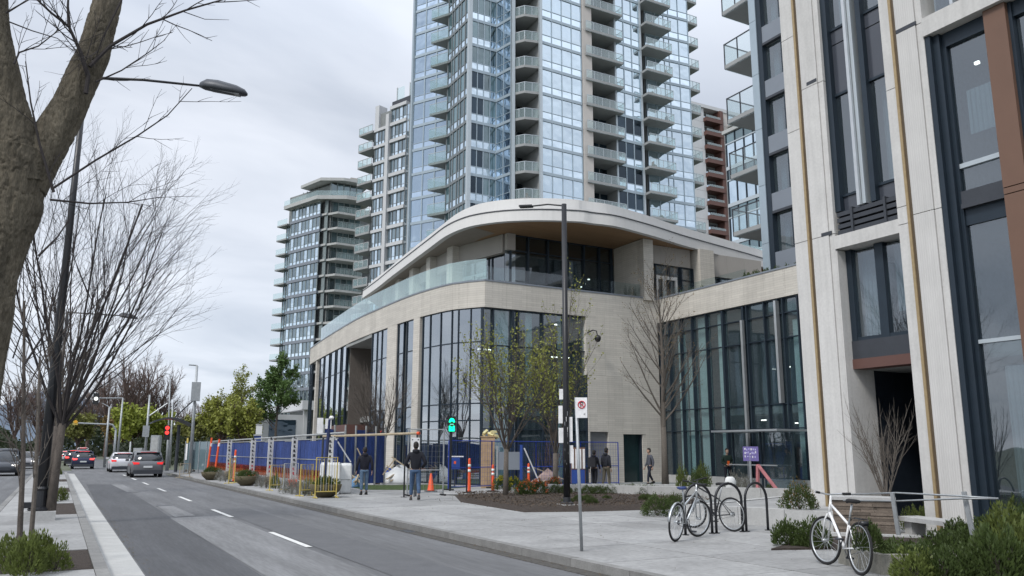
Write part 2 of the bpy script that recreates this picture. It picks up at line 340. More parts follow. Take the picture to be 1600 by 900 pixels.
patch('asphalt_patch', asph_lite, [(2.55, 46.5), (3.05, 46.5), (3.15, 38), (2.7, 38.2)], -0.122, road)
patch('asphalt_patch', asph_lite, [(2.72, 23.4), (4.1, 23.6), (4.1, 6), (2.72, 6)], -0.1245, road)
patch('asphalt_patch', mk('asphalt_band', (0.108, 0.11, 0.115), 0.85, noise=(2.5, 0.12), bump=(100, 0.005)), [(4.25, 26), (5.2, 26.5), (5.4, 6), (4.3, 6)], -0.1235, road)
patch('manhole_cover', dkgrey, [(2.86+0.0, 28.55), (3.3, 28.55), (3.3, 28.35), (2.86, 28.35)], -0.119, road)
y = 15.24
for y0 in (7.9, 15.3, 22.9, 30.5, 38, 45.6, 53, 60.8):
    patch('lane_mark', paint, [(4.11, y0), (4.23, y0), (4.23, y0+3.1), (4.11, y0+3.1)], -0.119, road)
    patch('lane_mark', paint, [(-5.3, y0), (-5.18, y0), (-5.18, y0+3), (-5.3, y0+3)], -0.119, lroad)
Rr = random.Random(21)
for i in range(0):        # sealed cracks and stains in the asphalt
    b = MB(); x = Rr.uniform(1.5, 6.6); yv = Rr.uniform(8, 48); hd0 = Rr.uniform(-.5, .5)+(1.57 if Rr.random() < .35 else 0); pr = None; w0 = Rr.uniform(.006, .018); quad = []
    for k in range(14):
        hd0 += Rr.uniform(-.2, .2); nx = x+math.sin(hd0)*.35; ny = yv+math.cos(hd0)*.35
        if not (1.3 < nx < 6.7): break
        o_ = (math.cos(hd0)*w0, -math.sin(hd0)*w0); quad.append(((nx-o_[0], ny-o_[1]), (nx+o_[0], ny+o_[1]))); x, yv = nx, ny
    if len(quad) > 2:
        for (a, b1), (c, d) in zip(quad[:-1], quad[1:]): b.add([(a[0], a[1], -.1165), (b1[0], b1[1], -.1165), (d[0], d[1], -.1165), (c[0], c[1], -.1165)], [(0, 1, 2, 3)])
        props(b.build('crack', asph_dark if i % 3 else mk('crack_dark', (.03, .03, .032), .9), road), kind='stuff')
for i in range(0):
    x = Rr.choice((2.1, 3.4, 5.0, 6.2))+Rr.uniform(-.3, .3); yv = Rr.uniform(9, 40); s_ = Rr.uniform(.1, .35); patch('oil_stain', mk('oil_stain', (.05, .05, .052), .6, noise=(8, .3)), [(x+math.cos(a)*s_*Rr.uniform(.6, 1.1), yv+math.sin(a)*s_*2*Rr.uniform(.6, 1.1)) for a in [k*.7 for k in range(9)]], -.1155, road)
patch('drain_grate', dkgrey, [(6.74, 17), (6.98, 17), (6.98, 17.6), (6.74, 17.6)], -.119, road)
# gutter and kerb of the median
g0 = thing('median_kerb', None, None); g0['kind'] = 'structure'
yy = 4.0
while yy < 62:
    st = 3.0 if yy < 40 else 7.0
    b = MB(); y1 = yy+st-0.015
    b.add([(0.77, yy, -0.105), (1.24, yy, -0.122), (1.24, y1, -0.122), (0.77, y1, -0.105), (0.77, yy, -0.2), (1.24, yy, -0.2), (1.24, y1, -0.2), (0.77, y1, -0.2)], [(0, 1, 2, 3), (7, 6, 5, 4), (0, 4, 5, 1), (1, 5, 6, 2), (2, 6, 7, 3), (3, 7, 4, 0)])
    b.build('gutter_slab', conc_g, g0)
    wbox('kerb_stone', conc2, 0.60, 0.768, yy, y1, -0.2, 0.006, g0)
    wbox('kerb_stone', conc2, -1.30, -1.15, yy, y1, -0.2, 0.006, g0)
    yy += st
med = thing('median', None, None); med['kind'] = 'structure'
pits = [(4.0, 6.2), (13.0, 15.6), (24.0, 29.0), (36.5, 40.5), (48, 52)]
yy = 2.0; segs = []
for a, b_ in pits: segs.append((yy, a)); yy = b_
segs.append((yy, 62))
for a, b_ in segs:
    k = max(1, round((b_-a)/2.6))
    for i in range(k):
        wbox('paving_slab', conc, -1.14, 0.592, a+(b_-a)*i/k+0.006, a+(b_-a)*(i+1)/k-0.006, -0.14, 0.0, med)
for a, b_ in pits:
    wbox('soil_pit', soil, -0.55, 0.592, a, b_, -0.15, -0.012, med); wbox('paving_slab', conc, -1.14, -0.558, a, b_, -0.14, 0, med)
# right kerb, pavement and plaza
kb = thing('street_kerb', None, None); kb['kind'] = 'structure'
yy = 5.0
while yy < 62:
    st = 1.5 if yy < 40 else 3
    wbox('kerb_stone', conc2, 7.0, 7.16, yy, yy+st-0.012, -0.25, rnd.uniform(0, 0.006), kb); yy += st
wbox('gutter_strip', mk('gutter_dirt', (0.085, 0.08, 0.072), 0.95, noise=(12, 0.35), bump=(50, 0.02)), 6.72, 7.0, 4, 62, -0.16, -0.121, kb)
pav = thing('pavement', None, None); pav['kind'] = 'structure'
wbox('bedding', mk('joint_dirt', (0.10, 0.095, 0.085), 0.95), 7.16, 60, 2, 63, -0.15, -0.018, pav)
for i in range(5):
    for j in range(24):
        x0 = 7.17+i*1.83; y0 = 3.0+j*1.83
        if x0 > 12.6 and y0 > 19 and y0 < 27: continue
        wbox('paving_slab', conc, x0, x0+1.813, y0, y0+1.813, -0.1, rnd.uniform(-0.002, 0.002), pav)
wbox('paving_slab', conc, 7.17, 16.3, 46.94, 62, -0.1, 0.0, pav)
for i in range(5):
    for j in range(9):
        x0 = 16.33+i*3.0; y0 = 16.5+j*3.05
        wbox('paving_slab', conc, x0, x0+2.988, y0, y0+3.038, -0.1, rnd.uniform(-0.002, 0.001), pav)
wbox('paving_slab', conc, 16.33, 60, 3, 16.49, -0.1, 0.0, pav)
# mulched planting bed: gently mounded
def mound(name, mt, poly, h, z0=0.0, n=9, jit=0.02):
    cx_ = sum(p[0] for p in poly)/len(poly); cy_ = sum(p[1] for p in poly)/len(poly); b = MB(); k = len(poly)*3
    rim = []
    for i in range(len(poly)):
        a, c = Vector(poly[i]), Vector(poly[(i+1) % len(poly)])
        for t in (0, 1/3, 2/3): rim.append(a.lerp(c, t))
    rings = []
    for j in range(n):
        t = j/(n-1); rings.append([(p.x+(cx_-p.x)*t*0.97 + rnd.uniform(-.03, .03)*(t > 0), p.y+(cy_-p.y)*t*0.97+rnd.uniform(-.03, .03)*(t > 0), z0+h*min(1, t*3.0)**0.7+rnd.uniform(-jit, jit)*(t > 0)) for p in rim])
    b.loft([[(p[0], p[1], z0-0.1) for p in rings[0]]]+rings); return b.mesh(name, mt)
bedme = mound('planting_bed', soil, [(12.7, 27.6), (11.35, 24.2), (11.0, 19.5), (12.45, 19.0), (15.3, 18.7), (18.0, 20.0), (20.5, 25.6), (18.2, 26.6), (15.5, 26.9)], 0.14, 0.012)
struct('planting_bed', bedme)
lawn = mound('lawn', grassm, [(11.5, 37), (11.3, 33.3), (13.6, 32.0), (16.0, 33.5), (16.0, 36.5)], 0.05, 0.01)
struct('lawn', lawn)
# ------------------------------------------------------------------ helpers for facades
class Curve:
    def __init__(s, pts):
        s.p = [Vector((a, b)) for a, b in pts]; s.l = [0]
        for a, b in zip(s.p[:-1], s.p[1:]): s.l.append(s.l[-1]+(b-a).length)
        s.L = s.l[-1]
    def at(s, t):
        for i in range(len(s.p)-1):
            if t <= s.l[i+1] or i == len(s.p)-2: return s.p[i]+(s.p[i+1]-s.p[i])*((t-s.l[i])/(s.l[i+1]-s.l[i]))
    def fr(s, a, b):
        A, B = s.at(a), s.at(b); return Fr(A, B-A), (B-A).length
def smooth_poly(pts, n=6):
    """Catmull-Rom through the points"""
    P = [Vector(p) for p in pts]; out = []
    for i in range(len(P)-1):
        a, b, c, d = P[max(i-1, 0)], P[i], P[i+1], P[min(i+2, len(P)-1)]
        for k in range(n):
            t = k/n; out.append(0.5*((2*b)+(c-a)*t+(2*a-5*b+4*c-d)*t*t+(3*b-a-3*c+d)*t**3))
    out.append(P[-1]); return [tuple(p) for p in out]
def curtain(fr, us, zs, d, par, gm, mm, mw=0.06, md=0.16, tw=0.05, ledge=0.0, wide=()):
    """curtain wall: every pane, mullion and transom a piece"""
    for i in range(len(us)-1):
        for j in range(len(zs)-1):
            box('glass_pane', gm, fr, us[i]+mw/2, us[i+1]-mw/2, zs[j]+tw/2, zs[j+1]-tw/2, d-0.02, d, par)
    for i, u in enumerate(us):
        w_ = mw*(2.2 if i in wide else 1)
        box('mullion', mm, fr, u-w_/2, u+w_/2, zs[0], zs[-1], d-0.06, d+md, par)
    for z in zs: box('transom', mm, fr, us[0]+0.001, us[-1]-0.001, z-tw/2, z+tw/2, d-0.055, d+md*0.55, par)
# ------------------------------------------------------------------ podium (community building)
pod = thing('podium_building', 'low stone and glass building with curving white roof at the foot of the tower', 'building', (17, 35, 0))
CP = Curve(smooth_poly([(17.41, 66.5), (16.87, 61.7), (16.24, 54.7), (15.85, 49.2), (15.8, 44.6), (15.85, 40.7), (16.15, 37.9), (16.5, 36.4), (17.06, 35.5), (17.5, 34.9)], 4))
ft = Fr((0, 34.9), (1, 0)); fw = Fr((28.0, 34.9), (0, -1))      # front wall (u = x) and wing wall (u = 34.9 - y)
n = 34
for i in range(n):
    f_, l_ = CP.fr(CP.L*i/n, CP.L*(i+1)/n)
    box('stone_panel', stone, f_, 0.004, l_-0.004, 8.42, 9.7, -0.35, 0.0, pod); box('coping', greypan, f_, 0, l_, 9.7, 9.78, -0.38, 0.03, pod)
for i in range(9):
    u0 = 17.5+i*(28-17.5)/9; u1 = 17.5+(i+1)*(28-17.5)/9
    box('stone_panel', stone, ft, u0+0.004, u1-0.004, 8.42, 9.7, -0.35, 0.0, pod)
    if u0 > 23.3: box('stone_panel', stone, ft, u0+0.004, u1-0.004, 5.4, 8.414, -0.35, 0.0, pod)
box('coping', greypan, ft, 17.5, 28.03, 9.7, 9.78, -0.38, 0.03, pod)
# wall to the ground round roller shutter and door
for (a, b_, z0, z1) in ((23.42, 23.50, 0, 5.394), (23.5, 24.62, 2.55, 5.394), (24.62, 25.55, 0, 5.394), (25.55, 27.0, 2.45, 5.394), (27.0, 28.0, 0, 5.394)):
    box('stone_panel', stone, ft, a+0.003, b_-0.003, z0, z1, -0.35, 0.0, pod)
for k in range(11): box('shutter_slat', shut, ft, 23.5, 24.62, 0.02+k*0.23, 0.245+k*0.23, -0.2, -0.17+0.0, pod)
dr = box('door', dgrey, ft, 25.55, 26.72, 0.02, 2.44, -0.34, -0.28, pod); box('door_jamb', dkblue, ft, 26.72, 26.8, 0, 2.44, -0.34, -0.1, pod)
box('door_reveal', stone, ft, 26.8, 26.997, 0, 2.44, -0.34, -0.02, pod)
for i in range(12):
    u0 = i*1.3
    box('stone_panel', stone, fw, u0+0.004, u0+1.296, 8.42, 9.7, -0.35, 0.0, pod)
box('coping', greypan, fw, 0, 15.6, 9.7, 9.78, -0.38, 0.031, pod)
# glazing: front face and wing
curtain(ft, [17.45, 18.02, 19.1, 19.40, 20.8, 22.1, 23.38], [0.05, 2.6, 3.8, 6.6, 8.38], -0.22, pod, glz, dkblue, wide=(2,))
curtain(fw, [0.05, 0.83, 1.75, 2.65, 3.72, 4.9, 6.3, 6.55, 7.65, 8.5, 8.79, 9.65, 10.6, 11.7, 12.8, 13.9, 15], [0.4, 2.6, 3.68, 6.6, 7.72, 8.38], -0.2, pod, glz, dkblue, wide=(5, 6))
box('silver_mullion', silver, fw, 8.43, 8.56, 3.7, 8.3, -0.1, 0.12, pod); box('silver_mullion', silver, fw, 6.27, 6.4, 0.4, 7.7, -0.05, 0.1, pod)
box('plinth', conc_w, fw, 0, 15, 0, 0.4, -0.3, -0.02, pod)
# street side: piers, fins and glass strips along the curve (positions along the curve in metres)
def cseg(a, b_):
    return CP.fr(a, b_)
glz_s = mkglass('street_glass', (0.68, 0.75, 0.79), 0.34, ior=1.6, haze=0.06, hazecol=(0.12, 0.16, 0.19))
def cglass(ss, zs, d=-0.10, gm=glz_s, mm=dkblue, mw=0.05):
    for a, b_ in zip(ss[:-1], ss[1:]):
        f_, l_ = cseg(a, b_)
        for j in range(len(zs)-1): box('glass_pane', gm, f_, mw/2, l_-mw/2, zs[j]+0.03, zs[j+1]-0.03, d-0.02, d, pod)
        for z in zs: box('transom', mm, f_, 0, l_, z-0.03, z+0.03, d-0.05, d+0.02, pod)
    for a in ss:
        f_, l_ = cseg(a-0.01, a+0.01) if a > 0.02 else cseg(a, a+0.02)
        box('mullion', mm, f_, -mw/2, mw/2, zs[0], zs[-1], d-0.06, d+0.05, pod)
ZS = [0.05, 2.7, 3.8, 6.75, 8.4]
cglass([0.0, 0.8, 1.3], ZS)
cglass([4.9, 6.4], ZS); cglass([6.75, 8.5], ZS); cglass([9.1, 10.6], ZS); cglass([11.1, 12.4], ZS); cglass([12.9, 14.1], ZS)
cglass([20.05, 20.9, 21.7, 22.75], ZS)
cglass([24.3, 25.15], ZS); cglass([25.55, 26.45], ZS)
cglass([27.45, 28.2, 29.2, 30.1, 30.55, 31.25, 31.9], [0.05, 3.0, 3.8, 6.75, 8.4])
for s_, w_, dd in ((1.5, 0.35, -0.4), (3.3, 0.5, -0.05), (6.57, 0.34, -0.2), (8.8, 0.55, -0.3), (10.85, 0.45, -0.3), (12.65, 0.45, -0.3)):
    f_, l_ = cseg(s_-w_/2, s_+w_/2); box('fin', stone if s_ == 3.3 else dkblue, f_, 0, l_, 0, 8.4, -0.5, dd, pod)
for a, b_ in ((22.78, 24.25), (26.5, 27.2)):
    f_, l_ = cseg(a, b_); box('stone_pier', stone, f_, 0, l_, 0, 8.412, -0.7 if a < 24 else -0.6, 0.0, pod)
# deep entrance recess
f_, l_ = cseg(14.2, 20.0)
bronze = mk('bronze_panel', (0.13, 0.115, 0.10), 0.6, noise=(1.5, 0.15))
box('recess_wall', bronze, f_, 0, l_, 0, 8.4, -3.6, -3.5, pod); box('recess_wall', bronze, f_, l_-0.15, l_, 0, 8.4, -3.5, -0.3, pod); box('recess_wall', bronze, f_, 0, 0.15, 0, 8.4, -3.5, -0.3, pod)
box('recess_wall', intrl, f_, 0, l_, 8.2, 8.4, -3.5, -0.02, pod)
box('entrance_canopy', maroon, f_, -2.4, l_-1.4, 2.55, 3.1, -0.6, 0.9, pod)
# interior: floors, back walls, lights, curtains
me = MB().prism([(x, y) for x, y in [(q.x+0.5, q.y) for q in [CP.at(CP.L*i/30) for i in range(31)]]]+[(17.6, 35.45), (28.5, 35.45), (28.5, 19.5), (60, 19.5), (60, 66.5)], 9.3, 9.6).build('terrace_deck', conc2, pod)
MB().prism([(q.x+1.0, q.y) for q in [CP.at(CP.L*i/20) for i in range(21)]]+[(18.0, 36.2), (29.2, 36.2), (29.2, 19.5), (60, 19.5), (60, 66.5)], 8.7, 8.75).build('ceiling', intrl, pod)
MB().prism([(q.x+1.1, q.y) for q in [CP.at(CP.L*i/20) for i in range(21)]]+[(18.6, 36.6), (29.6, 36.6), (29.6, 19.5), (60, 19.5), (60, 66.5)], 3.35, 3.7).build('floor_slab', intrl, pod)
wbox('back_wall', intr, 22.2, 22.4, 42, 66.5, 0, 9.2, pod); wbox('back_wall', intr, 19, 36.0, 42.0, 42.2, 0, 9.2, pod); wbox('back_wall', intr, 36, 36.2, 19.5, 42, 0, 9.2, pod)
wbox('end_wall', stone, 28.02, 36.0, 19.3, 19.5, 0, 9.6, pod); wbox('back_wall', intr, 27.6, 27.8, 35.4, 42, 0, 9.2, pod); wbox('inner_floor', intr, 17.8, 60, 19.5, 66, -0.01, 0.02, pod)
for a, b_, z0, z1 in ((18.1, 19.0, 3.7, 8.5), (18.1, 19.0, 0.1, 3.3), (20.0, 20.35, 3.7, 8.5), (21.9, 22.1, 0.1, 8.5)):
    box('curtain', curt, ft, a, b_, z0, z1, -0.5, -0.42, pod)
for a, b_, z0, z1 in ((1.15, 1.7, 0.4, 7.6), (2.75, 3.55, 0.4, 8.3), (4.2, 4.75, 0.4, 8.3), (9.0, 9.5, 0.4, 7.4), (1.9, 2.5, .4, 6.4), (9.75, 9.95, 0.4, 7.0), (10.2, 11.2, .4, 6.5)):
    box('curtain', curt, fw, a, b_, z0, z1, -0.5, -0.42, pod)
for (a, b_) in ((4.95, 6.2), (6.8, 8.3)): box('interior_screen', mk('teal_wall', (0.035, 0.075, 0.10), 0.6, noise=(1, 0.2)), fw, a, b_, 3.7, 7.2, -2.6, -2.5, pod)
def lampbar(x0, x1, y0, y1, z): wbox('ceiling_light', lampm, x0, x1, y0, y1, z, z+0.05, pod)
lampbar(18.0, 19.2, 36.6, 36.68, 6.55); lampbar(22.4, 22.75, 36.4, 36.5, 8.1); lampbar(22.3, 23.4, 36.6, 36.68, 6.4)
for yv, z in ((28.4, 5.6), (27.8, 5.6), (27.2, 5.6), (30.2, 3.1)): lampbar(30.8, 30.88, yv, yv+0.28, z)
lampbar(30.2, 30.35, 26.9, 27.08, 6.6)
for q in range(5): lampbar(30.8, 30.9, 24.6+q*0.9, 24.72+q*0.9, 2.9)
# canopy: fascia in two tiers, soffit
BPX = [(566, 466), (590, 449), (610, 433), (643, 408), (670, 388), (693, 371), (715, 360), (742, 352), (787, 346), (845, 344), (905, 346), (927, 349), (960, 353), (993, 361), (1029, 371), (1064, 382), (1100, 392), (1164, 409)]
edge = [tuple(gp(x, y, 13.0).xy) for x, y in BPX]+[(40, 37.1), (52, 39)]
EC = smooth_poly(edge, 4)
def inset(pts, d):
    out = []
    for i, p in enumerate(pts):
        a = Vector(pts[max(i-1, 0)]); b_ = Vector(pts[min(i+1, len(pts)-1)]); t = (b_-a).normalized(); out.append((p[0]-t.y*d, p[1]+t.x*d))
    return out
for (d0, z0, z1, nm, dd) in ((0.0, 13.0, 13.66, 'fascia', 0.30), (0.62, 13.66, 14.36, 'upper_fascia', 0.3)):
    k = 15; A = inset(EC, d0); B = inset(EC, d0+dd); m_ = len(A)
    for i in range(k):
        a0 = i*(m_-1)//k; a1 = (i+1)*(m_-1)//k; b = MB()
        lean = 0.10
        rings = [[(A[j][0], A[j][1], z0), (A[j][0]*(1)+lean*(B[j][0]-A[j][0]), A[j][1]+lean*(B[j][1]-A[j][1]), z1), (B[j][0], B[j][1], z1), (B[j][0], B[j][1], z0)] for j in range(a0, a1+1)]
        b.loft(rings); b.build(nm+'_panel', white_m, pod)
gut = inset(EC, 0.2); gu2 = inset(EC, 0.7); b = MB(); b.loft([[(p[0], p[1], 13.6), (p[0], p[1], 13.675), (q[0], q[1], 13.675), (q[0], q[1], 13.6)] for p, q in zip(gut, gu2)]); b.build('ledge', greypan, pod)
b = MB(); g1_ = inset(EC, -0.0); b.loft([[(p[0]-0.006, p[1]-0.006, 13.55), (p[0]-0.006, p[1]-0.006, 13.6), (q[0], q[1], 13.6), (q[0], q[1], 13.55)] for p, q in zip(g1_, inset(EC, 0.2))]); b.build('painted_shadow_line', dkgrey, pod)  # dark strip proud of the fascia, draws the shade line between the tiers
S1 = inset(EC, 0.28); k1 = 32
back = [(24, 66), (60, 66), (60, 41)]
MB().prism([p for p in S1]+[(60, 41), (60, 66), (24, 66)], 13.02, 13.1).build('soffit', soff_w, pod)
MB().prism([p for p in inset(EC, 0.9)]+[(60, 42), (60, 66), (24, 66)], 13.9, 14.0).build('roof_deck', conc2, pod)
# paler soffit boards beside the street edge
ia = inset(EC, 0.3); ib = inset(EC, 1.9); kk = [i for i in range(len(EC)) if EC[i][1] > 37.0 and EC[i][0] < 24]
b = MB(); rings = [[(ia[i][0], ia[i][1], 13.005), (ia[i][0], ia[i][1], 13.018), (ib[i][0], ib[i][1], 13.018), (ib[i][0], ib[i][1], 13.005)] for i in kk]; b.loft(rings); b.build('soffit_border', soff_t, pod)
# upper storey
UC = Curve(smooth_poly([(22.5, 64), (20.6, 57), (20.11, 55.15), (19.35, 49), (18.98, 45.5), (18.92, 42.8), (19.1, 40.5), (19.5, 38.8), (19.91, 37.68)], 4))
def useg(px0, px1, y): pass
def uparam(px_, y):     # where the view line meets the upper wall, measured along the curve
    d = ray(px_, y); best = None
    for i in range(len(UC.p)-1):
        a = UC.p[i]; e_ = UC.p[i+1]-a; det = d.x*(-e_.y)+d.y*e_.x
        if abs(det) < 1e-9: continue
        t = (a.x*(-e_.y)+a.y*e_.x)/det; k_ = (d.x*a.y-d.y*a.x)/det
        if -1e-3 <= k_ <= 1.001 and t > 0 and (best is None or t < best[0]): best = (t, UC.l[i]+k_*e_.length)
    return best[1] if best else UC.L
LU = UC.L
piers = [(uparam(708, 410), uparam(717, 410)), (uparam(676, 425), uparam(682, 425)), (uparam(649, 445), uparam(655, 445)), (uparam(627, 455), uparam(632, 455)), (uparam(607, 462), uparam(611, 462))]
cur = LU
upl = mk('upper_panel', (0.40, 0.375, 0.345), 0.7, noise=(1, 0.06), rv=0.04)
for a, b_ in piers:
    # window bay between this pier and the previous one
    f_, l_ = UC.fr(b_, cur)
    box('header_panel', upl, f_, 0, l_, 12.0 if cur == LU else 11.9, 13.0, -0.3, 0.0, pod)
    ks = [0, 1/3, 2/3, 0.985] if cur != LU else [0.02, 0.30, 0.62, 0.70, 0.985]
    us_ = [l_*k for k in ks]
    for i in range(len(us_)-1): box('glass_pane', glz_n, f_, us_[i]+0.04, us_[i+1]-0.04, 9.7, 11.88, -0.3, -0.28, pod)
    for u_ in us_: box('mullion', dkblue if u_ > 0.1 else silver, f_, u_-0.03, u_+0.03, 9.6, 11.9, -0.33, -0.22, pod)
    box('transom', mull_l, f_, us_[0], us_[2], 11.14, 11.2, -0.32, -0.2, pod)
    if cur == LU:
        for u_ in (0.04, 0.27, 0.34, 0.6): box('door_stile', mull_l, f_, l_*u_, l_*u_+0.1, 9.6, 11.14, -0.28, -0.18, pod)
        for u_ in (0.04, 0.34): box('door_rail', mull_l, f_, l_*u_+0.1, l_*(u_+0.24), 9.62, 9.85, -0.28, -0.18, pod); box('door_rail', mull_l, f_, l_*u_+0.1, l_*(u_+0.24), 11.0, 11.14, -0.28, -0.18, pod)
    f_, l_ = UC.fr(a, b_); box('stone_pier', stone, f_, 0, l_, 9.6, 13.0, -0.5, 0.42, pod)
    cur = a
f_, l_ = UC.fr(max(0, cur-4), cur); box('header_panel', upl, f_, 0, l_, 9.6, 13.0, -0.3, 0.0, pod)
fu = Fr((0, 37.5), (1, 0))
box('header_panel', upl, fu, 20.0, 20.5, 12.1, 13.0, -0.1, 0.2, pod); box('glass_pane', glz_n, fu, 19.98, 20.6, 9.6, 12.1, -0.02, 0.0, pod)
curtain(fu, [20.3, 21.4, 22.65, 23.9, 25.0, 26.05, 26.9], [9.6, 10.5, 12.15, 13.0], -0.1, pod, mkglass('upper_glass', (0.60, 0.66, 0.68), 0.05, haze=0.05, hazecol=(0.05, 0.07, 0.08)), dkblue, mw=0.09, wide=())
fs = Fr((27.05, 37.5), (0, -1), (-1, 0))
for z0, z1 in ((9.6, 12.1), (12.11, 13.0)): box('stone_panel', stone, fs, 0, 2.75, z0, z1, -0.1, 0.0, pod)
fr_ = Fr((0, 34.72), (1, 0))
box('stone_pier', stone, fr_, 27.05, 27.7, 9.6, 13.0, -0.6, 0.0, pod)
fb = Fr((0, 35.6), (1, 0))
for z0, z1 in ((11.95, 13.0),):
    for a in (27.8, 28.9, 30.0): box('header_panel', upl, fb, a, a+1.09, z0, z1, -0.1, 0.0, pod)
curtain(fb, [27.85, 28.55, 29.55, 30.4, 31.3], [9.6, 11.2, 11.92], -0.15, pod, glz_n, dkblue)
for a in (28.58, 29.06, 29.12, 29.95): box('door_stile', white_m, fb, a, a+0.13, 9.6, 11.3, -0.1, 0.0, pod)
for a in (28.71, 29.25): box('door_rail', white_m, fb, a, a+0.7 if a > 29 else 29.06, 11.1, 11.28, -0.1, -0.003, pod)
box('stone_pier', stone, fb, 31.3, 32.35, 9.6, 13.0, -0.4, 0.6, pod)
curtain(fb, [32.5, 33.3, 34.4, 35.5, 37], [9.6, 11.6], -0.15, pod, glz_n, dkblue)
for a in (32.5, 33.9, 35.3): box('header_panel', upl, fb, a, a+1.39, 11.65, 13.0, -0.1, 0.0, pod)
wbox('back_wall', intr, 21, 45, 41, 41.2, 9.6, 13, pod); wbox('back_wall', intr, 22.6, 22.8, 41.2, 66, 9.6, 13, pod)
for xx in (26.0, 26.3, 25.8): wbox('ceiling_light', lampm, xx, xx+0.12, 39, 39.1, 11.1+rnd.uniform(-.3, .5), 11.2+0.4, pod) if False else wbox('ceiling_light', lampm, xx, xx+0.1, 39, 39.1, 10.9+(xx-25.8), 10.96+(xx-25.8), pod)
# glass balustrade along the street side of the terrace
n = 24
for i in range(n):
    a = 4.2+(CP.L-4.2)*i/n; b_ = 4.2+(CP.L-4.2)*(i+1)/n
    f_, l_ = CP.fr(a, b_); box('balustrade_pane', glz_p, f_, 0.012, l_-0.012, 9.8, 10.85, -0.16, -0.145, pod)
f_ = ft
clr = mkglass('clear_balustrade', (0.9, 0.95, 0.95), 0.03)
for i in range(8): box('balustrade_pane', clr, ft, 17.5+i*1.3+0.01, 17.5+(i+1)*1.3-0.01, 9.8, 10.5, -0.25, -0.235, pod)
for i in range(5): box('balustrade_pane', clr, fw, i*1.3+0.01, (i+1)*1.3-0.01, 9.8, 10.2, -0.25, -0.235, pod)
# ------------------------------------------------------------------ near building on the right
nb = thing('office_building', 'tall pale precast building with brown column and dark framed windows on the right', 'building', (16, 12, 0))
F = Fr((16, 20), (0, -1))     # u = 20 - y
def U(y): return 20-y
def pillar(y0, y1, yg, ribm, joints_l, joints_r):
    zs = [0.0]+joints_l+[20]
    for a, b_ in zip(zs[:-1], zs[1:]): box('concrete_panel', precast, F, U(y0), U(yg+0.07), a+0.008, b_-0.008, -0.6, 0.0, nb)
    zs = [0.0]+joints_r+[20]
    for a, b_ in zip(zs[:-1], zs[1:]): box('ribbed_panel', ribm, F, U(yg-0.07), U(y1+0.16), a+0.008, b_-0.008, -0.6, -0.004, nb)
    zs = [0.0]+joints_r+[20]
    for a, b_ in zip(zs[:-1], zs[1:]): box('concrete_edge', precast, F, U(y1+0.15), U(y1), a+0.008, b_-0.008, -0.6, -0.03, nb)
    box('joint_backing', dkgrey, F, U(y0)+0.01, U(y1)-0.01, 0.0, 20, -0.55, -0.05, nb)
    box('bronze_strip', gold, F, U(yg+0.065), U(yg-0.0), 0, 20, -0.1, 0.015, nb)
    box('bronze_strip', mk('bronze_shadow', (0.10, 0.075, 0.05), 0.6), F, U(yg-0.0), U(yg-0.065), 0, 20, -0.1, -0.015, nb)  # groove beside the bronze strip, its shade put into a darker colour
pillar(14.34, 13.13, 13.86, precast, [6.78, 9.75, 12.35, 15.3, 18.2], [6.78, 10.75, 15.1])
pillar(11.38, 10.36, 11.07, ribbed, [6.55, 6.95, 9.75, 12.35, 15.3, 18.2], [6.7, 11.0, 15.3])
pillar(4.6, 3.4, 4.1, ribbed, [6.9, 9.75, 12.35, 15.3], [6.7, 11.0, 15.3])
for (y0, y1, z) in ((13.62, 13.3, 10.85), (11.0, 10.5, 11.05), (13.5, 13.2, 6.82)): box('slot', dkgrey, F, U(y0), U(y1), z-0.05, z+0.04, -0.1, 0.001, nb)
box('side_return', precast, F, U(13.13), U(13.10), 0, 6.35, -1.0, -0.035, nb)
# bay one: beams, window, louvres, upper windows
for k in range(4):
    z0 = 6.38+4.37*k
    if k in (0,): box('precast_beam', precast, F, U(13.13), U(11.38), z0, z0+0.32, -0.6, 0.002, nb)
zz = [0]
box('brown_trim', maroon, F, U(13.1), U(11.38), 3.5, 3.73, -0.75, -0.28, nb)
box('metal_panel', greypan if False else dkgrey, F, U(13.1), U(11.38), 3.73, 4.16, -0.75, -0.30, nb)
for (a, b_) in ((13.0, 12.28), (12.12, 11.4)):
    box('glass_pane', glz_n, F, U(a), U(b_), 4.22, 6.3, -0.42, -0.40, nb)
for a, b_ in ((13.12, 12.95), (12.3, 12.08), (11.44, 11.38)): box('window_frame', dkblue, F, U(a), U(b_), 4.16, 6.37, -0.5, -0.32, nb)
box('window_frame', dkblue, F, U(13.1), U(11.38), 4.16, 4.24, -0.5, -0.33, nb)
for k in range(4): box('louvre_blade', dkgrey, F, U(13.05), U(11.4), 6.72+k*0.15, 6.82+k*0.15, -0.3, -0.06-0.01*(k % 2), nb)
for a in (12.65, 11.75): box('louvre_post', dkgrey, F, U(a), U(a-0.06), 6.7, 7.32, -0.2, -0.035, nb)
box('louvre_back', dkblue, F, U(13.1), U(11.38), 6.7, 7.32, -0.35, -0.2, nb)
spn = mk('spandrel_glass', (0.055, 0.062, 0.078), 0.2, noise=(1, 0.06), spec=0.7)
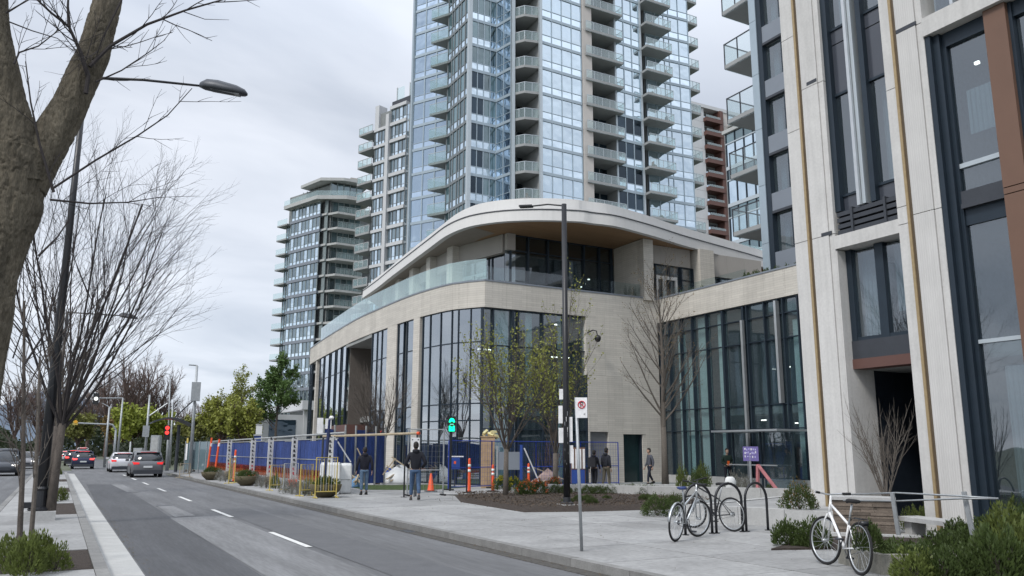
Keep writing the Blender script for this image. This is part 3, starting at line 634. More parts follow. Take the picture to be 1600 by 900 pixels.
for k in range(3):
    z0 = 7.32+4.37*k
    for (a, b_) in ((12.97, 12.42), (12.1, 11.4)):
        box('spandrel_panel', spn, F, U(a), U(b_), z0, z0+0.36, -0.30, -0.27, nb)
        box('glass_pane', glz_n, F, U(a), U(b_), z0+0.42, z0+2.97, -0.30, -0.28, nb)
        box('spandrel_panel', spn, F, U(a), U(b_), z0+3.03, z0+4.34, -0.30, -0.27, nb)
        for zt in (0.36, 2.97): box('window_frame', dkblue, F, U(a), U(b_), z0+zt, z0+zt+0.06, -0.32, -0.23, nb)
    for a, b_ in ((13.13, 12.97), (12.12, 11.98), (11.41, 11.38)): box('window_frame', dkblue, F, U(a), U(b_), z0, z0+4.37, -0.4, -0.12, nb)
box('silver_fin', silver, F, U(12.42), U(12.34), 7.3, 20, -0.3, -0.02, nb); box('silver_fin', mull_l, F, U(12.33), U(12.24), 7.33, 20, -0.3, -0.1, nb)
# portal below: recessed dark entrance
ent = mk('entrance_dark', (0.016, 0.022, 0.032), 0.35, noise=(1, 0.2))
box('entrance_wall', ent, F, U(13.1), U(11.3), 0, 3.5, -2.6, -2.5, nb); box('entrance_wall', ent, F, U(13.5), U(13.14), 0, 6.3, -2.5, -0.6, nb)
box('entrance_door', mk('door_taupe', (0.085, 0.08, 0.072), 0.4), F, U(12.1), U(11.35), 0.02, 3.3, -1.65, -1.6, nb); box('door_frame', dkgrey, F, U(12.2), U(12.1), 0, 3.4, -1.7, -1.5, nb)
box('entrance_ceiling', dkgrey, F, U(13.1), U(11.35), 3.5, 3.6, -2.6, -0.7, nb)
# bay two: portal beam, tall windows, brown columns
box('precast_beam', precast, F, U(10.36), U(4.6), 10.63, 11.06, -0.6, 0.01, nb)
for z0 in (11.06,):
    for a, b_ in ((10.2, 9.66), (9.5, 8.9), (8.8, 8.2), (8.1, 7.5), (7.4, 6.8), (6.7, 6.0), (5.9, 5.2)):
        box('glass_pane', glz_n, F, U(a), U(b_), 11.1, 14.6, -0.3, -0.28, nb); box('spandrel_panel', spn, F, U(a), U(b_), 14.6, 16, -0.3, -0.27, nb)
        box('silver_fin', silver, F, U(b_)-0.02, U(b_)+0.05, 11.07, 20, -0.3, 0.0, nb)
box('metal_panel', spn, F, U(10.36), U(4.6), 16, 20, -0.4, -0.27, nb)
for (ya, yb) in ((9.07, 8.62), (6.85, 6.4)):
    for a, b_ in ((0, 6.62), (6.64, 6.76), (6.78, 10.62)): box('brown_column', brown, F, U(ya), U(yb), a, b_, -0.5, -0.1, nb)
for (ya, yb) in ((10.02, 9.07), (8.55, 6.85), (6.35, 4.62)):
    for (z0, z1) in ((0.55, 3.76), (3.84, 6.25), (6.98, 7.5), (7.6, 10.3)):
        if z0 < 1: box('metal_panel', greypan, F, U(ya), U(yb), 0, 0.5, -0.4, -0.26, nb)
        ks = [ya, (ya+yb)/2, yb] if ya < 9 else [ya, yb]
        for p, q in zip(ks[:-1], ks[1:]): box('glass_pane', glz_n, F, U(p)+0.01, U(q)-0.01, z0, z1, -0.36, -0.34, nb)
    for z0, z1, dd, m_ in ((0.5, 0.55, -0.28, dkblue), (3.76, 3.84, -0.27, mull_l), (6.25, 6.6, -0.3, dkblue), (6.6, 6.7, -0.18, dkgrey), (6.7, 6.98, -0.22, greypan if False else dkgrey), (7.5, 7.6, -0.28, mull_l), (10.3, 10.62, -0.25, dkblue)):
        box('transom', m_, F, U(ya), U(yb), z0, z1, -0.45, dd, nb)
for (a, b_, dd) in ((10.36, 10.24, -0.05), (10.24, 10.1, -0.16), (10.1, 10.02, -0.26), (8.62, 8.55, -0.2), (6.4, 6.35, -0.2)): box('window_frame', dkblue, F, U(a), U(b_), 0, 10.62, -0.5, dd, nb)
# inside
for z0 in (3.5, 6.4, 11.0, 14.9): wbox('floor_slab', intrl, 16.7, 24, 3.4, 13.1, z0, z0+0.35, nb)
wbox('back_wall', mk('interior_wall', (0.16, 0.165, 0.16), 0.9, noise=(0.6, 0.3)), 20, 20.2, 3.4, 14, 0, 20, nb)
wbox('side_wall', precast, 16.6, 26, 14.0, 14.32, 0, 20, nb); wbox('side_wall', precast, 16.6, 26, 3.2, 3.4, 0, 20, nb); wbox('party_wall', intr, 16.75, 20, 11.0, 11.2, 0, 20, nb)
wbox('roof_slab', slabm, 16, 26, 3.2, 14.34, 20, 20.4, nb); wbox('rear_wall', precast, 25.9, 26, 3.4, 14, 0, 20, nb)
cb_ = mk('curtain_grey', (0.33, 0.37, 0.38), 0.85, noise=(1, 0.1), rv=0.15, wave=(3.0, 0.03))
for y0, y1, z0, z1 in ((12.9, 12.3, 4.2, 6.3), (12.0, 11.45, 4.75, 6.3), (12.9, 12.45, 7.7, 10.3), (11.95, 11.6, 7.8, 10.3), (9.75, 9.3, 0.6, 3.3), (8.4, 7.9, 4, 6.3), (9.9, 9.1, 8.3, 9.3), (12.95, 12.5, 12.1, 14.5)):
    wbox('curtain', cb_, 16.62, 16.66, y1, y0, z0, z1, nb)
wbox('ceiling_light', lampm, 17.6, 17.66, 9.55, 9.62, 2.05, 2.1, nb); wbox('ceiling_light', lampm, 17.2, 17.26, 9.9, 10.0, 10.1, 10.16, nb)
# ------------------------------------------------------------------ apartment block behind the wing, with glass balconies
ab = thing('apartment_block', 'grey framed apartment block with cantilevered glass balconies behind the pale pillars', 'apartment block', (30, 27, 0))
G = Fr((30, 32), (0, -1))     # u = 32 - y
for k in range(7):
    z0 = 8.72+3.0*k
    box('pier_panel', mull_t, G, 3.1, 3.55, z0+0.01, z0+2.99, -0.3, 0.08, ab)
    box('spandrel_panel', greypan, G, 3.83, 8.4, z0+1.55, z0+2.45, -0.2, 0.0, ab)
    box('sill', dkgrey, G, 3.83, 8.4, z0+1.42, z0+1.55, -0.2, 0.02, ab)
    for a, b_ in ((3.85, 4.9), (4.98, 6.1), (6.2, 8.4)):
        box('glass_pane', glz_n, G, a, b_, z0+2.47, z0+4.4, -0.25, -0.23, ab); box('curtain', cb_, G, a+0.1, a+0.45, z0+2.5, z0+4.4, -0.7, -0.65, ab)
    for a in (3.55, 4.94, 6.15): box('window_frame', dkblue, G, a, a+(0.3 if a < 4 else 0.06), z0, z0+3, -0.3, 0.03 if a < 4 else -0.1, ab)
    wbox('floor_slab', slabm, 30.3, 40, 18, 28.7, z0+1.6, z0+1.85, ab)
wbox('end_wall', precast, 30.4, 40, 28.7, 28.88, 9, 29, ab); wbox('inner_wall', intr, 33, 33.2, 18, 28.7, 9, 29, ab)
glz_c = mkglass('clear_balcony_glass', (0.95, 0.98, 0.98), 0.05, haze=0.05, hazecol=(0.55, 0.66, 0.66))
def balcony(par, x0, x1, y0, y1, zb, sides, name='balcony', slab=0.22, rail=1.25, gm=None, mm=None, n=3):
    """slab with glass balustrade panes; sides: which edges get a rail"""
    gm = gm or glz_b; mm = mm or mull_l
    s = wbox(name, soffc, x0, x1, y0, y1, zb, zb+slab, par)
    # sub-parts: built in world space, parented to the slab
    b = MB(); g = MB()
    for sd_ in sides:
        if sd_ in 'wE':
            x = x0+0.03 if sd_ == 'w' else x1-0.03
            for i in range(n):
                a = y0+(y1-y0)*i/n; c = y0+(y1-y0)*(i+1)/n; g.box(x-0.01, x+0.01, a+0.03, c-0.03, zb-0.05, zb+slab+rail-0.04); b.box(x-0.025, x+0.025, a-0.0, a+0.05, zb, zb+slab+rail)
            b.box(x-0.03, x+0.03, y0, y1, zb+slab+rail-0.05, zb+slab+rail)
        else:
            y = y0+0.03 if sd_ == 's' else y1-0.03
            for i in range(n):
                a = x0+(x1-x0)*i/n; c = x0+(x1-x0)*(i+1)/n; g.box(a+0.03, c-0.03, y-0.01, y+0.01, zb-0.05, zb+slab+rail-0.04); b.box(a, a+0.05, y-0.025, y+0.025, zb, zb+slab+rail)
            b.box(x0, x1, y-0.03, y+0.03, zb+slab+rail-0.05, zb+slab+rail)
    g.build('balustrade', gm, s); b.build('railing', mm, s); return s
for z in (12.62, 15.75, 18.86, 22.03, 25.2): balcony(ab, 30.0, 34, 28.9, 30.95, z, 'wN', n=2, mm=dkgrey, gm=glz_c)
for z in (18.86+0.22, 22.03+.22):
    b = MB(); b.lathe([(0.12, 0), (0.2, 0.45), (0.17, 0.45)], (30.9, 30.3, z), 10); b.build('plant_pot', greypan, ab)
# glass bay building just beyond the balconies
gb = thing('glass_bay_building', 'blue glass apartment wing glimpsed under the cantilevered balconies', 'apartment block', (33, 34, 0))
XG = 44; YG = onX(1138, 300, XG).y; ZG = onX(1150, 203, XG).z-5*3.0
Hh = Fr((XG, YG), (0, -1))
for k in range(5):
    z0 = ZG+3.0*k
    for i in range(9):
        box('glass_pane', refl_t, Hh, 0.1+i*0.95, 0.98+i*0.95, z0+0.3, z0+2.1, -0.02, 0, gb); box('glass_pane', refl_g, Hh, 0.1+i*0.95, 0.98+i*0.95, z0+2.2, z0+2.97, -0.02, 0, gb)
    for i in range(10): box('mullion', dkblue, Hh, 0.0+i*0.95, 0.08+i*0.95, z0, z0+3.0, -0.1, 0.06, gb)
    for zt, w_ in ((0.0, 0.28), (2.1, 0.09)): box('transom', mull_l, Hh, 0, 8.6, z0+zt, z0+zt+w_, -0.1, 0.08, gb)
wbox('side_wall', slabm, XG+.1, XG+8, YG-8.6, YG, 9, ZG+14.9, gb); wbox('roof_slab', slabm, XG-.2, XG+8, YG-8.9, YG+0.2, ZG+15.02, ZG+15.3, gb)
# ------------------------------------------------------------------ generic far facade
def facade(par, A, B, z0, nf, fh, nb_, style, gm, grid, slab=mull_t, n=None, pw=None, skip=None, lowr=0.30, mw=0.1):
    """one plane of a tower: panes are parts, mullions and slab edges one joined grid"""
    u = (B[0]-A[0], B[1]-A[1]); f = Fr(A, u, n); Lw = math.hypot(*u); b = MB(); low = MB()
    ws = pw or [1]*nb_; t = sum(ws); us = [0]
    for w_ in ws: us.append(us[-1]+Lw*w_/t)
    for k in range(nf):
        z = z0+k*fh
        b.fbox(f, 0, Lw, z-0.16, z+0.16, -0.05, 0.07)
        zl = z+0.16+(fh-0.32)*lowr
        if lowr: b.fbox(f, 0, Lw, zl-0.03, zl+0.03, -0.05, 0.03)
        for i in range(len(us)-1):
            g_ = gm(k, i) if callable(gm) else gm
            box('window_pane', g_, f, us[i]+mw*0.45, us[i+1]-mw*0.45, (zl if lowr else z+0.16)+0.02, z+fh-0.18, -0.05, -0.02, par)
            if lowr: low.fbox(f, us[i]+mw*0.45, us[i+1]-mw*0.45, z+0.16, zl-0.03, -0.05, -0.02)
    for i, u_ in enumerate(us):
        b.fbox(f, u_-mw/2, u_+mw/2, z0, z0+nf*fh, -0.055, 0.05)
    props(b.build('mullion_grid', grid, par), kind='stuff')
    if lowr: props(low.build('spandrel_band', refl_g if gm is refl_g else (refl_b if gm is refl_b else refl_t), par), kind='stuff')
    return f
tw = thing('glass_tower', 'tall blue glass residential tower with white balconies rising behind the podium', 'tower', (50, 80, 0))
FH = 3.01; K0 = -3; Z0 = 30.57+K0*FH; NF = 14
A0, A1 = (33.76, 87.1), (36.3, 82.7)
facade(tw, A0, A1, Z0+FH, NF-1, FH, 3, '', refl_b, mull_t, pw=[1, 1.05, 1], lowr=0.25, mw=0.14)
facade(tw, (35.5, 80.9), (35.59, 75.6), Z0, NF, FH, 6, '', lambda k, i: refl_g, mk('grid_dark', (0.17, 0.19, 0.20), 0.5), pw=[1, .6, 1, .6, 1, .8], mw=0.16)
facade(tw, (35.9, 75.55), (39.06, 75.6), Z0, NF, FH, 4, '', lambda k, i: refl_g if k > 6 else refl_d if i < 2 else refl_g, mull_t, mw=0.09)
facade(tw, (39.06, 75.55), (39.6, 73.2), Z0, NF, FH, 2, '', refl_b, mull_t, mw=0.09)
fF = facade(tw, (42.45, 71.4), (47.8, 71.65), Z0, NF, FH, 4, '', refl_t, mull_t, mw=0.09)
facade(tw, (52.85, 72.0), (56.45, 72.15), Z0, NF, FH, 3, '', lambda k, i: refl_d if k < 6 else refl_t, mull_t, mw=0.11)  # lower floors: a neighbour's dark reflection is put into darker glass
facade(tw, (58.0, 73.0), (64.4, 72.5), Z0, NF, FH, 5, '', refl_t, mull_t, pw=[1, .9, .5, 1, 1], mw=0.09)
ZT = Z0+NF*FH
for (x, y, w_) in ((35.7, 75.5, 0.42), (39.78, 72.95, 0.3), (42.25, 71.3, 0.32), (52.75, 72.0, 0.2), (56.55, 72.1, 0.22)):
    for k in range(NF): wbox('column_segment', mull_l, x-w_/2, x+w_/2, y-w_/2, y+w_/2, Z0+k*FH+0.005, Z0+(k+1)*FH-0.005, tw)
beige = mk('tower_beige', (0.50, 0.47, 0.44), 0.8, noise=(1, 0.06), rv=0.04)
for k in range(NF):
    z = Z0+k*FH
    wbox('pier_panel', beige, 47.9, 49.1, 71.4, 72.2, z+0.01, z+FH-0.01, tw)
    wbox('pier_panel', slabm, 37.0, 37.3, 80.8, 82.6, z, z+FH, tw)
# recessed walls behind balconies
for (x0, x1, y_) in ((39.8, 42.4, 75.4), (49.1, 52.9, 74.0), (56.5, 58.0, 74.2)):
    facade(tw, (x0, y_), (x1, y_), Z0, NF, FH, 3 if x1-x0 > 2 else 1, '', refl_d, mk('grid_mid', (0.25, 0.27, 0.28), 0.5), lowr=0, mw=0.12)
wbox('inner_wall', soffc, 42.3, 42.44, 71.6, 75.4, Z0, ZT, tw); wbox('inner_wall', soffc, 39.62, 39.7, 73.2, 75.4, Z0, ZT, tw)
wbox('inner_wall', soffc, 52.7, 52.8, 72.2, 74.0, Z0, ZT, tw); wbox('inner_wall', beige, 49.0, 49.1, 72.2, 74.0, Z0, ZT, tw); wbox('inner_wall', soffc, 57.9, 58.0, 73.2, 74.2, Z0, ZT, tw)
for k in range(NF):
    z = Z0+k*FH
    # polygonal balcony between the two columns
    P = [(39.8, 73.1), (40.6, 71.9), (42.2, 71.5), (42.3, 75.3), (39.8, 75.3)]
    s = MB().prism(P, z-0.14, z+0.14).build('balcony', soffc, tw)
    g = MB(); r = MB()
    for a, b_ in ((P[0], P[1]), (P[1], P[2])):
        f_ = Fr(a, (b_[0]-a[0], b_[1]-a[1])); l_ = math.hypot(b_[0]-a[0], b_[1]-a[1]); g.fbox(f_, 0.03, l_-0.03, z+0.05, z+1.12, -0.06, -0.04)
        r.fbox(f_, 0, l_, z+1.12, z+1.18, -0.08, -0.02)
        for u_ in (0, l_/2, l_-0.05): r.fbox(f_, u_, u_+0.05, z, z+1.15, -0.08, -0.02)
    g.build('balustrade', glz_b, s); r.build('railing', mull_l, s)
    balcony(tw, 48.2, 53.3, 71.15, 74, z-0.14, 'sE', slab=0.28, rail=0.95, n=5)
    balcony(tw, 56.6, 60.4, 70.9, 73.1, z-0.14, 'sE', slab=0.28, rail=0.95, n=4)
    balcony(tw, 64.5, 66.2, 72.7, 76, z-0.14, 'sE', slab=0.28, rail=1.0, n=3)
    # triangular prow balcony on the street side
    P = [(36.9, 82.9), (34.1, 82.75), (35.35, 80.6), (37.2, 80.7)]
    if k > 0:
        s = MB().prism(P[::-1], z-0.14, z+0.14).build('balcony', soffc, tw); g = MB(); r = MB()
        f_ = Fr(P[1], (P[2][0]-P[1][0], P[2][1]-P[1][1])); l_ = math.hypot(P[2][0]-P[1][0], P[2][1]-P[1][1])
        g.fbox(f_, 0, l_, z-0.1, z+1.2, 0.0, 0.03); g.fbox(Fr(P[1], (1, 0.05)), 0, 2.2, z-0.1, z+1.2, 0, 0.03); g.build('balustrade', glz_b, s)
        r.fbox(f_, 0, l_, z+1.2, z+1.26, -0.01, 0.04); r.build('railing', mull_l, s)
Rt = random.Random(77)
TP_ = []
for k in range(2, NF):
    for (x0, x1, y_) in ((49.4, 52.4, 71.9), (57, 60, 71.5), (40.4, 41.9, 72.6)):
        if Rt.random() < .55: TP_.append((Rt.uniform(x0, x1), y_, Z0+k*FH+.14))
        if Rt.random() < .4: q_ = Rt.uniform(x0, x1); b = MB(); b.box(q_, q_+.45, y_, y_+.45, Z0+k*FH+.14, Z0+k*FH+.6); b.box(q_, q_+.05, y_, y_+.45, Z0+k*FH+.6, Z0+k*FH+1.0); b.build('balcony_chair', dkgrey if Rt.random() < .5 else brown, tw)
# tower core mass so that nothing shows through
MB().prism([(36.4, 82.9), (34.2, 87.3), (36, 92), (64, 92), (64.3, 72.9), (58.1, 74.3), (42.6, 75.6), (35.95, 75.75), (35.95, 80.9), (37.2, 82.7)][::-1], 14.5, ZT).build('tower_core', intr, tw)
wbox('edge_fin', mull_t, 33.55, 33.8, 87.0, 87.5, Z0, ZT, tw)
MB().prism([(42.4, 71.7), (47.95, 71.9), (47.95, 75.6), (42.4, 75.6)], 14.5, ZT).build('tower_core', intr, tw)
MB().prism([(52.9, 72.3), (56.4, 72.4), (56.4, 74.3), (52.9, 74.2)], 14.5, ZT).build('tower_core', intr, tw)
wbox('roof_slab', slabm, 34, 66, 71, 92, ZT, ZT+0.5, tw)
# roof terrace rail and planting above the white roof edge
for i in range(26):
    x = 22+i*1.5; y0 = 37.9+0.055*i*1.5
    if x < 60: wbox('terrace_pane', glz_p, x, x+1.46, y0, y0+0.02, 14.2, 15.0, pod)
# ------------------------------------------------------------------ second tower (piers and bays) and third (long balconies)
t2 = thing('bay_window_tower', 'pale grey apartment tower with stacked bay windows just left of the glass tower', 'tower', (40, 120, 0))
azv = math.radians(-21.5); dv2 = (math.sin(azv), math.cos(azv))
O2 = atD(637, 215, 128); O2 = (O2.x, O2.y)       # right-hand end of its street face
def t2u(px_, y):
    p = onP(px_, y, O2, (O2[0]+dv2[0], O2[1]+dv2[1])); return (Vector((p.x, p.y))-Vector(O2)).dot(Vector(dv2)), p.z
ztop = t2u(610, 172)[1]; fh2 = (t2u(595, 212)[1]-t2u(595, 212+25.6)[1])
nf2 = int((ztop-8)/fh2)+1
uu = [t2u(x, 300)[0] for x in (634, 610, 604, 584, 570)]
nrm = (-dv2[1], dv2[0])
def P2(u, d=0): return (O2[0]+dv2[0]*u+nrm[0]*d, O2[1]+dv2[1]*u+nrm[1]*d)
zb2 = ztop-nf2*fh2
grid2 = mk('grid_slate', (0.15, 0.17, 0.18), 0.5)
vw = lambda k, i: refl_f if (i+k) % 3 else refl_t
facade(t2, P2(uu[1], 0.25), P2(uu[0], 0.25), zb2, nf2, fh2, 4, '', vw, grid2, lowr=0.28, mw=0.18)
facade(t2, P2(uu[3], 0.1), P2(uu[2], 0.1), zb2, nf2-1, fh2, 4, '', vw, grid2, lowr=0.28, mw=0.18)
facade(t2, P2(uu[4], -1.6), P2(uu[3], -1.2), zb2, nf2-1, fh2, 2, '', refl_f, grid2, lowr=0.28, mw=0.2)
# corner bay turning towards the glass tower
facade(t2, P2(uu[0], 0.25), (P2(uu[0], 0.25)[0]+2.6, P2(uu[0], 0.25)[1]-0.6), zb2, nf2, fh2, 2, '', refl_t, mull_l, lowr=0.28, mw=0.2)
wt = mk('tower_white', (0.52, 0.53, 0.54), 0.7, noise=(0.6, 0.06))
F2 = Fr(P2(uu[4]+1, 0), (-dv2[0], -dv2[1]), nrm)
L2 = uu[4]+1
def fu2(u): return L2-u
for k in range(nf2+1):
    z = zb2+k*fh2
    box('slab_edge', wt, F2, fu2(uu[1])-0.2, fu2(uu[0])+0.1, z-0.28, z+0.28, -0.5, 0.55, t2)
    if k < nf2:
        box('slab_edge', wt, F2, fu2(uu[3])-0.1, fu2(uu[2])+0.2, z-0.25, z+0.25, -0.5, 0.35, t2)
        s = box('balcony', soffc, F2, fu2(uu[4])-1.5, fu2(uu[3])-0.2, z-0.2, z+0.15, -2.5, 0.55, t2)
        g = MB(); g.fbox(F2, fu2(uu[4])-1.5, fu2(uu[3])-0.3, z+0.1, z+1.25, 0.49, 0.52); g.fbox(F2, fu2(uu[4])-1.5, fu2(uu[4])-1.46, z+0.1, z+1.25, -1.5, 0.5); g.build('balustrade', glz_b, s)
        r = MB(); r.fbox(F2, fu2(uu[4])-1.5, fu2(uu[3])-0.3, z+1.25, z+1.32, 0.47, 0.55)
        for q in range(4): r.fbox(F2, fu2(uu[4])-1.5+q*(uu[4]+1.2-uu[3])/3, fu2(uu[4])-1.44+q*(uu[4]+1.2-uu[3])/3, z, z+1.3, 0.47, 0.55)
        r.build('railing', wt, s)
box('pier', wt, F2, fu2(uu[2])+0.1, fu2(uu[1])-0.1, 6, ztop-1.0, -0.5, 0.8, t2)
box('corner_fin', wt, F2, fu2(uu[0])+2.0, fu2(uu[0])+3.4, 6, ztop+4.5, -3, 0.4, t2)
box('tower_core', intr, F2, fu2(uu[3])-0.3, fu2(uu[0])+2.5, 0, ztop, -16, -0.1, t2); box('tower_core', intr, F2, fu2(uu[4])+0.2, fu2(uu[3])-0.3, 0, ztop-fh2, -16, -1.8, t2)
box('parapet', dkgrey, F2, fu2(uu[2]), fu2(uu[0])+2.4, ztop+0.3, ztop+1.7, -8, -0.6, t2)
for a in (0.5, 4, 7.5, 11): box('roof_screen', glz_b, F2, fu2(uu[2])+a*0.9, fu2(uu[2])+a*0.9+1.9, ztop+1.7, ztop+4.2, -1.2, -1.15, t2); box('screen_post', wt, F2, fu2(uu[2])+a*0.9, fu2(uu[2])+a*0.9+0.15, ztop+1.7, ztop+4.4, -1.3, -1.1, t2)
box('chimney_stack', wt, F2, fu2(uu[3]), fu2(uu[3])+1.0, ztop-fh2, ztop+1.5, -1.5, 0.3, t2)

t3 = thing('balcony_tower', 'grey green apartment block with long white balcony slabs at far left of the buildings', 'tower', (35, 150, 0))
O3 = atD(511, 340, 160); O3 = (O3.x, O3.y)      # corner between street face and front face
def P3(u, d=0): return (O3[0]+dv2[0]*u+nrm[0]*d, O3[1]+dv2[1]*u+nrm[1]*d)
def t3u(px_, y):
    p = onP(px_, y, O3, (O3[0]+dv2[0], O3[1]+dv2[1])); return (Vector((p.x, p.y))-Vector(O3)).dot(Vector(dv2)), p.z
fh3 = (t3u(511, 330)[1]-t3u(511, 330+23.5)[1]); zt3 = t3u(505, 312)[1]; nf3 = int((zt3-4)/fh3)+1; zb3 = zt3-nf3*fh3
u3 = [t3u(x, 440)[0] for x in (497, 452, 440)]
teal = mk('grid_teal', (0.21, 0.25, 0.255), 0.5)
facade(t3, P3(u3[1], 0.3), P3(u3[0], 0.3), zb3, nf3, fh3, 8, '', vw, teal, lowr=0.25, mw=0.22)
facade(t3, P3(u3[0]-0.8, -0.3), P3(0.3, -0.3), zb3, nf3, fh3, 4, '', vw, teal, lowr=0.25, mw=0.22)
facade(t3, P3(u3[2], -0.5), P3(u3[1]+0.3, -0.5), zb3, nf3-1, fh3, 3, '', refl_f, teal, lowr=0.25, mw=0.22)
F3 = Fr(P3(u3[2]+1, 0), (-dv2[0], -dv2[1]), nrm); L3 = u3[2]+1
for k in range(nf3+1):
    z = zb3+k*fh3
    box('slab_edge', slabm if k > nf3-1 else greypan, F3, L3-u3[1]-0.2, L3-u3[0]+0.2, z-0.35, z+0.22, -0.5, 0.5, t3)
    box('slab_edge', slabm, F3, L3-u3[0]+0.2, L3-0.2, z-0.2, z+0.2, -0.5, 0.0, t3)
    s = box('balcony', soffc, F3, L3-u3[2]-2.0, L3-u3[1]-1.2, z-0.2, z+0.1, -1.5, 0.5, t3) if k < nf3 else None
    if s: g = MB(); g.fbox(F3, L3-u3[2]-2.0, L3-u3[1]-1.2, z+0.1, z+1.2, 0.45, 0.48); g.build('balustrade', glz_b, s)
X3 = O3[0]; Y3 = O3[1]; XR = onY(562, 440, Y3).x
sc3 = (Y3-40)
for k in range(nf3):
    z = zb3+k*fh3
    s = MB().prism([(X3+0.2, Y3+0.5), (X3+1.6, Y3-1.7), (XR, Y3-1.5), (XR, Y3+4), (X3+0.2, Y3+4)], z-0.22, z+0.2).build('balcony', slabm, t3)
    g = MB(); g.box(X3+1.8, XR-0.1, Y3-1.6, Y3-1.56, z+0.2, z+1.3); g.build('balustrade', glz_b, s)
    r = MB(); r.box(X3+1.8, XR-0.1, Y3-1.65, Y3-1.55, z+1.3, z+1.38)
    for q in range(7): xx = X3+1.8+(XR-X3-2.0)*q/6; r.box(xx, xx+0.08, Y3-1.65, Y3-1.55, z+0.2, z+1.3)
    r.build('railing', teal, s)
facade(t3, (X3+0.2, Y3+1.2), (XR, Y3+1.2), zb3, nf3, fh3, 6, '', refl_g, teal, lowr=0, mw=0.2)
MB().prism([P3(u3[2], -0.9), P3(0, -0.9), (X3+1, Y3+1.4), (XR, Y3+1.4), (XR, Y3+20), P3(u3[2]*0.5, -18), P3(u3[2], -16)], 0, zt3+fh3).build('tower_core', intr, t3)
# penthouse storey and flat projecting roof
z = zt3+0.1
rf = [P3(u3[1]+1.5, 1.3), P3(1.5, 1.6), (X3+3.2, Y3-2.0), (XR+1.5, Y3-2.0), (XR+1.5, Y3+16), P3(u3[1]+1.5, -14)]
MB().prism(rf, z-0.3, z+0.45).build('roof_slab', slabm, t3)
b = MB(); [b.fbox(Fr(p, (q[0]-p[0], q[1]-p[1])), 0, math.hypot(q[0]-p[0], q[1]-p[1]), z+0.45, z+1.45, -0.1, -0.05) for p, q in zip(rf[:3], rf[1:4])]; b.build('balustrade', glz_b, t3)
facade(t3, P3(u3[1]-1.5, -1.2), P3(1, -1.2), z+0.4, 1, fh3*0.95, 7, '', refl_g, teal, lowr=0, mw=0.2); facade(t3, (X3+0.6, Y3+0.3), (XR, Y3+0.3), z+0.4, 1, fh3*0.95, 5, '', refl_g, teal, lowr=0, mw=0.2)
z2_ = z+0.4+fh3
rf2 = [P3(u3[1]-3.0, 0.6), P3(1.0, 1.2), (X3+2.6, Y3-1.6), (XR+1.2, Y3-1.6), (XR+1.2, Y3+16), P3(u3[1]-3, -12)]
MB().prism(rf2, z2_, z2_+0.6).build('roof_slab', slabm, t3)
pz = z2_+0.6; MB().prism([(X3+6, Y3+5), (XR+1, Y3+5), (XR+1, Y3+14), (X3+6, Y3+14)], pz, pz+2.6).build('plant_room', upl, t3)
# low podium to the left of the street facade
lp = thing('low_podium', 'low white base building with dark openings behind the green street tree', 'building', (20, 100, 0))
pA = onP(405, 700, (20, 110), (21, 110)); yq = 112
x0 = onY(404, 690, yq).x; x1 = onY(490, 690, yq).x; zt = onY(440, 640, yq).z
wbox('wall', white_m, x0+1.5, x1+14, yq, yq+10, 0, zt*0.42, lp); wbox('roof_slab', wt, x0+5, x1+14, yq-2, yq+10, zt, zt+1.2, lp)
for i in range(6): wbox('column', wt, x0+5.5+i*4.2, x0+6.3+i*4.2, yq-1.2, yq-0.5, 0, zt, lp)
wbox('dark_opening', intr, x0+6, x1+14, yq+1, yq+9, zt*0.42, zt, lp); wbox('wall', wt, x0, x0+6, yq-1, yq+6, 0, zt*0.9, lp); wbox('window', refl_d, x0+1, x0+4.5, yq-1.05, yq-1, zt*0.45, zt*0.8, lp)
# red brown block far behind
rb = thing('brick_red_tower', 'distant tower with oxide red balcony stack between the glass tower and balconies', 'tower', (110, 165, 0))
Yr = 165; xr = [onY(p, 260, Yr).x for p in (1080, 1098, 1128, 1136, 1152, 1200)]; fh_ = onY(1110, 250, Yr).z-onY(1110, 271.5, Yr).z; zr = onY(1110, 172, Yr).z
for k in range(14):
    z = zr-(k+1)*fh_
    if z < 10: break
    wbox('pier_panel', wt, xr[0], xr[1]+1.2, Yr, Yr+1, z, z+fh_-0.05, rb); wbox('pier_panel', beige, xr[3]-0.8, xr[3]+1.2, Yr-0.3, Yr+1, z, z+fh_-0.05, rb)
    wbox('recess', intr, xr[1]+1.2, xr[2], Yr+2, Yr+2.2, z, z+fh_, rb); wbox('spandrel', maroon, xr[1]+1.0, xr[2]-0.2, Yr-1.2, Yr+2, z, z+1.15, rb); wbox('window_pane', refl_t, xr[1]+1.6, xr[2]-1.4, Yr+1.9, Yr+1.95, z+1.0, z+fh_-0.5, rb)
    wbox('balustrade', glz_b, xr[1]+1.0, xr[2]-0.8, Yr-1.25, Yr-1.2, z+1.15, z+1.8, rb)
    wbox('pier_panel', maroon, xr[2]-0.8, xr[2]+0.4, Yr-1, Yr+2, z, z+fh_-0.05, rb)
    for i in range(5): wbox('window_pane', refl_f if i % 2 else refl_t, xr[3]+1.4+i*2.2, xr[3]+3.3+i*2.2, Yr+0.1, Yr+0.15, z+0.5, z+fh_-0.1, rb)
    s = wbox('balcony', soffc, xr[3]+0.5, xr[3]+9, Yr-3.0, Yr, z-0.2, z+0.3, rb); b = MB(); b.box(xr[3]+0.5, xr[3]+9, Yr-3, Yr-2.9, z+0.3, z+1.5); b.build('balustrade', glz_b, s)
wbox('tower_core', intr, xr[0], xr[5]+10, Yr+2.3, Yr+20, 0, zr, rb); wbox('tower_core', wt, xr[3]+1.2, xr[5]+10, Yr+0.2, Yr+3, 0, zr, rb); wbox('roof_slab', wt, xr[0], xr[5]+10, Yr-0.5, Yr+20, zr, zr+1.0, rb)
